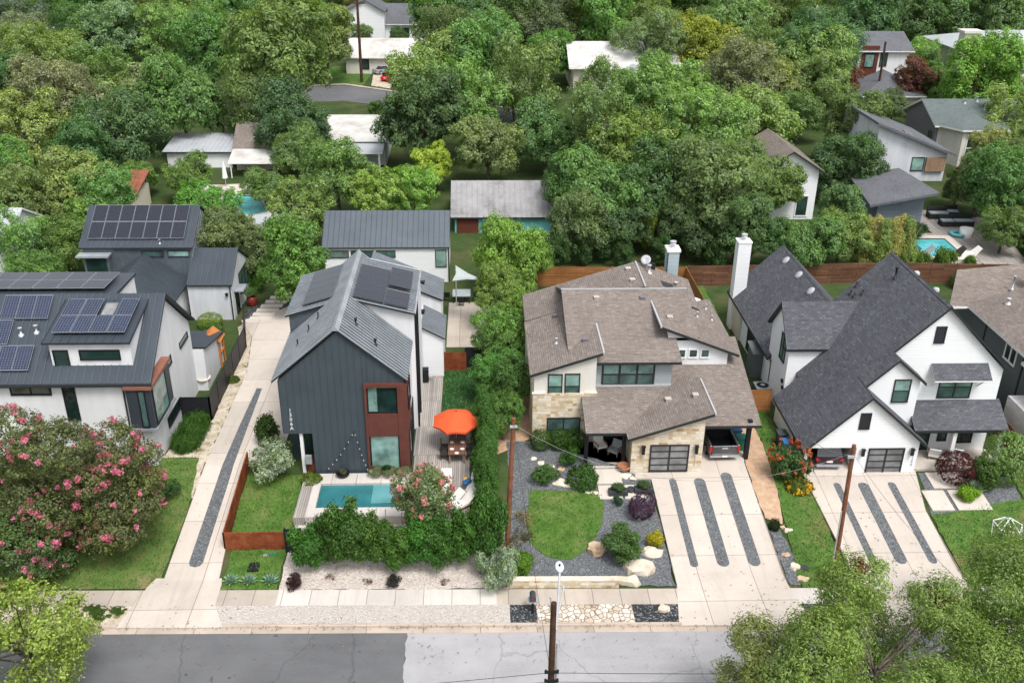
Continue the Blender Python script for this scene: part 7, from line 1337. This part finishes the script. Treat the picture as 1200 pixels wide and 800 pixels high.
# ================================================================= trees of the neighbourhood
T = [
 # left, near the solar houses
 ('olive', 35, 150, 46, G_olive, 'pale yellow-green rounded tree at the left edge'), ('olive', 22, 235, 40, G_olive, 'loose olive tree at the left edge beside the white house glimpse'), ('loose', 30, 290, 40, G_olive, 'thin grey-green tree left of the zinc house'), ('broad', 82, 225, 42, G_olive, 'bushy olive tree left behind the zinc house'), ('olive', 122, 232, 36, G_bright, 'bright shrubby tree right behind the solar roof'), ('broad', 75, 285, 32, G_bright, 'low bright bush tree at the zinc house bay'), ('broad', 45, 322, 28, G_bright, 'low bright bush tree at the foot of the zinc house'),
 ('olive', 243, 248, 42, G_bright, 'glossy bright tree right of the fourteen panel roof'), ('broad', 218, 204, 24, G_bright, 'bright round bush in front of the garden shed'), ('broad', 310, 216, 25, G_mid, 'dark round bush beside the coral umbrella'), ('broad', 270, 290, 34, G_mid, 'mid green tree behind the stucco wing'), ('olive', 352, 250, 34, G_lime, 'lime green tree left of the plain blue-grey roof'), ('tall', 340, 300, 40, G_bright, 'bright layered tree at the end of the curved path'), ('broad', 292, 296, 24, G_mid, 'shaded tree left of the layered one'), ('broad', 395, 205, 40, G_mid, 'dull green tree above the back house roof'), ('olive', 440, 225, 34, G_lime, 'lime crowned tree right above the back house roof'), ('olive', 487, 222, 32, G_lime, 'lime crowned tree at the right end of the back roof'), ('olive', 505, 195, 28, G_yel, 'yellow-green tree beside the weathered metal roof'),
 # left wood
 ('fine', 60, 112, 52, G_grey, 'grey-green spreading oak near the left edge'), ('broad', 140, 158, 44, G_dark, 'dark tree over the rusty shed'), ('broad', 95, 175, 40, G_dark, 'dark tree between the pale yellow-green tree and the shed'), ('olive', 165, 115, 45, G_olive, 'olive tree with lime tips in the left wood'), ('broad', 215, 120, 45, G_mid, 'rounded tree right in the left wood'), ('loose', 120, 82, 40, G_mid, 'broad tree in the middle of the left wood'), ('fine', 55, 68, 40, G_olive, 'muted olive tree in the left wood'), ('olive', 130, 35, 40, G_grey, 'grey-olive tree below the pale hip roof'), ('olive', 190, 45, 38, G_olive, 'yellowish topped tree at upper left'), ('broad', 245, 62, 42, G_mid, 'full green tree left of the tall oak'), ('broad', 285, 22, 34, G_mid, 'green tree at the top left of the grey house'), ('loose', 20, 28, 32, G_blue, 'feathery grey tree in the top left corner'), ('broad', 95, 12, 30, G_dark, 'dark tree at the top behind the pale hip roof'), ('olive', 235, 12, 32, G_olive, 'olive tree at the top by the pale pole'),
 ('broad', 325, 75, 55, G_mid, 'great green oak left of the back street'), ('loose', 296, 125, 42, G_mid, 'green tree under the great oak'), ('broad', 342, 140, 42, G_dark, 'dark side of the oak clump above the flat roof'), ('olive', 380, 45, 36, G_olive, 'pale olive tree left of the cream bungalow'), ('broad', 347, 178, 32, G_mid, 'tree over the cottage roof'), ('loose', 258, 132, 28, G_dark, 'dark tree above the garden shed'), 
 ('broad', 425, 42, 12, G_mid, 'small tree below the grey gable house'), ('broad', 470, 48, 14, G_dark, 'dark small tree in front of the long grey roof'), ('broad', 432, 70, 9, G_mid, 'bush in front of the cream bungalow window'), ('broad', 440, 127, 9, G_mid, 'small bush on the back street corner'),
 # middle
 ('broad', 500, 85, 44, G_olive, 'lime tipped oak right of the red car'), ('broad', 492, 140, 46, G_dark, 'dark spreading tree over the flat white roof'), ('loose', 522, 50, 34, G_mid, 'green tree behind the lime tipped oak'), ('broad', 565, 75, 46, G_mid, 'large green crown in the top middle'), ('olive', 545, 125, 44, G_olive, 'tree with lime patches left of the forked one'), ('broad', 545, 30, 36, G_dark, 'dark tree at the top middle'), ('broad', 600, 20, 36, G_mid, 'tree at the top left of the white roof house'), ('loose', 618, 100, 46, G_olive, 'tree with a pale forked trunk showing'), ('broad', 572, 172, 40, G_mid, 'green tree behind the weathered metal roof'), ('broad', 640, 150, 42, G_mid, 'full green tree above the metal roof corner'), ('broad', 678, 222, 38, G_dark, 'dark tree at the right end of the metal roof'), ('olive', 648, 64, 28, G_bright, 'bright tree left of the white roof'), ('broad', 645, 18, 30, G_bright, 'bright leafy tree at the top middle right'), ('tall', 710, 14, 30, G_bright, 'bright tree behind the white roof'),
 ('fine', 762, 52, 36, G_grey, 'airy grey-green tree in front of the white roof house'), ('olive', 818, 55, 36, G_yel, 'yellow flowering tree near the far street'), ('loose', 698, 106, 36, G_mid, 'tree below the white roof house'), ('broad', 745, 110, 42, G_olive, 'olive green rounded tree mid right'), ('olive', 800, 110, 42, G_olive, 'lighter olive tree below the yellow tree'), ('broad', 850, 122, 28, G_mid, 'green tree below the far street cars'), ('loose', 700, 152, 44, G_mid, 'tree left in the great wood behind the limestone house'), ('olive', 745, 175, 46, G_olive, 'lighter crown in the middle of the great wood'), ('olive', 820, 160, 50, G_olive, 'broad yellow-green crown in the great wood'), ('broad', 880, 150, 46, G_olive, 'yellow-green crown right in the great wood'), ('broad', 705, 220, 48, G_mid, 'deep green tree over the orange fence'), ('broad', 770, 225, 46, G_dark, 'dark tree behind the grey chimney'), ('broad', 835, 225, 50, G_mid, 'deep green tree left of the white chimney'), ('fine', 872, 212, 44, G_mid, 'feathery green tree above the white chimney'), ('broad', 900, 222, 30, G_mid, 'green tree covering the left half of the brown gable house'), ('broad', 680, 265, 36, G_mid, 'low branches over the orange fence'), ('broad', 735, 262, 30, G_dark, 'dark low tree by the satellite dish'), ('tall', 870, 262, 32, G_dark, 'dark tree immediately behind the white chimney'), ('broad', 810, 265, 30, G_dark, 'dark undergrowth tree behind the brown fence'),
 # right
 ('fine', 960, 62, 45, G_dark, 'big dark rounded oak at upper right'), ('loose', 905, 55, 30, G_mid, 'tree left of the big dark oak'), ('broad', 860, 28, 38, G_mid, 'tree behind the far street'), ('broad', 912, 108, 32, G_olive, 'olive tree below the big dark oak'), ('broad', 938, 132, 26, G_mid, 'tree left above the brown gable house'), ('broad', 1000, 152, 38, G_mid, 'large green tree left of the white cantilevered house'), ('broad', 992, 190, 40, G_dark, 'dark tree over the brown gable house'), ('broad', 1048, 122, 18, G_dark, 'dark tree behind the shed roof skylight'), ('olive', 988, 98, 20, G_maroon, 'maroon flowering tree below the grey hip roof'), ('olive', 1075, 95, 22, G_maroon, 'reddish brown tree right of the leaning pole'), ('broad', 1082, 76, 18, G_bright, 'bright tree right of the cedar panel house'), ('broad', 1150, 92, 40, G_bright, 'low spreading bright tree above the green roof'), ('broad', 1108, 100, 24, G_bright, 'bright tree left of the spreading one'), ('broad', 1015, 25, 40, G_dark, 'dark tree behind the big oak'), ('broad', 1065, 20, 40, G_dark, 'dark tree behind the cedar panel house'), ('broad', 1120, 15, 38, G_mid, 'tree behind the chimney house'), ('broad', 1175, 22, 36, G_mid, 'tree at the top right corner'), ('loose', 1182, 140, 38, G_olive, 'thin pale-stemmed tree in front of the green roof house'), ('broad', 1150, 216, 32, G_mid, 'tree below the cream house windows'), ('broad', 1185, 222, 40, G_mid, 'tree at the right edge above the red fence'), ('broad', 1122, 222, 18, G_dark, 'dark tree behind the wicker seats'), ('broad', 1178, 265, 26, G_mid, 'low tree on the red brown bank'), ('broad', 945, 285, 34, G_mid, 'bushy tree behind the left charcoal ridge'), ('olive', 985, 280, 32, G_olive, 'olive bush tree left of the bamboo'), ('tall', 985, 250, 25, G_mid, 'layered tree behind the olive bush'), ('broad', 920, 285, 24, G_dark, 'dark shrub right of the white chimney'), ('broad', 1160, 180, 24, G_olive, 'sapling at the right wall of the cream house'),
 ('broad', 1195, 180, 30, G_mid, 'tree cut by the right edge beside the green roof house'), ('broad', 5, 195, 30, G_mid, 'tree cut by the left edge below the pale one'), ('broad', 165, 205, 18, G_bright, 'small bright tree in front of the rusty shed'), ('olive', 105, 255, 26, G_olive, 'small olive tree touching the zinc house corner'),
]
for k, px, py, r, col, lb in T: tree(lb, px, py, r*1.1*rnd.uniform(.9, 1.1), k, col)
# far wood: crowns too far to tell apart
g = random.Random(5); houses = [(-88, -66, 186, 214), (-30, -8, 186, 216), (-27, -5, 152, 184), (11, 36, 138, 173), (54, 73, 134, 168), (76, 112, 150, 182), (63, 77, 200, 227), (54, 88, 116, 140), (28, 60, 154, 196), (-24, -8, 114, 135)]
y = 128.0
while y < 285:
    x = -.62*y+g.uniform(0, 8)
    while x < .66*y:
        X_, Y_ = x+g.uniform(-2, 2), y+g.uniform(-3, 3)
        if not any(a < X_ < b and c-7 < Y_ < d for a, b, c, d in houses) and not (142 < Y_ < 168 and X_ < 12):
            d = depth((X_, Y_, 8)); q = CAM+Vector((0, 0, 0)); s = g.uniform(3.3, 5.8)
            near = False
            if Y_ < 200 and g.random() < .45: near = True
            if not near:
                col = g.choice((G_mid, G_mid, G_dark, G_olive, G_olive, G_grey, G_bright))
                tree('one of the many green crowns crowding the far wood behind the listed houses', 0, 0, s*FPX/d, g.choice(('broad', 'broad', 'olive', 'fine', 'loose', 'tall')), col, name='far_tree', group='crowns of the far wood', base=(X_, Y_, 0))
        x += g.uniform(8.5, 11.5)
    y += 10.5
# ================================================================= street trees in the foreground
def big_tree(label, P, R_, cz, h, col, seed, n, size, bare=0, **kw):
    lb = dome(seed, 34, R_, cz, h, (.17, .29))[1:]; me = leaf_mesh('crown', leaves(lb, n, size, seed=seed, **kw), M['leaf']); tm = trunk_mesh('trunk', lb, cz, .15, M['bark'], seed, 1)
    T = thing('street_tree', label, 'tree', P, 'street trees in the foreground')
    for nm, m_ in (('crown', me), ('trunk', tm)): o = bpy.data.objects.new(nm, m_); C.objects.link(o); o.parent = T; o.color = (*col, 1)
    return T, lb
T1, lb = big_tree('feathery olive street tree filling the bottom right corner', (17.6, 31.0, 0), 5.8, 5.0, 3.8, (.205, .285, .088), 201, 90000, .155, per=44, cr=.42, aspect=.36, inner=.02, shell=.5, up=.5, low=-.9)
V = leaves([(lb[i][0], lb[i][1], lb[i][2]+lb[i][5]*.6, .5) for i in (3, 9, 14)], 900, .2, seed=77, per=20, cr=.35, low=-1, aspect=.34, inner=.4); o = bpy.data.objects.new('dead_leaves', leaf_mesh('dead_leaves', V, M['leaf'])); C.objects.link(o); o.parent = T1; o.color = (.16, .055, .035, 1); o['label'] = 'reddish brown withered leaf clusters'
T2, _ = big_tree('second olive street tree at the right edge of the photo', (26.6, 32.4, 0), 5.8, 5.2, 4.0, (.185, .265, .088), 202, 80000, .155, per=44, cr=.42, aspect=.36, inner=.02, shell=.5, up=.5, low=-.9)
T3, _ = big_tree('pale lime young street tree in the bottom left corner', (-20.6, 34.2, 0), 3.0, 4.2, 3.3, (.28, .35, .095), 203, 15000, .17, per=30, cr=.38, aspect=.55, inner=.02, shell=.6, up=.5, low=-.9)
q = at_z(915, 800, 4.2)
T4, _ = big_tree('small reddish-tipped olive tree at the bottom edge, left of the feathery street tree', (q.x, q.y, 0), 2.9, 4.2, 2.6, (.20, .235, .085), 204, 22000, .15, per=40, cr=.36, aspect=.36, inner=.02, shell=.5, up=.5, low=-.9)
for me in list(bpy.data.meshes):
    if me.users == 0: bpy.data.meshes.remove(me)
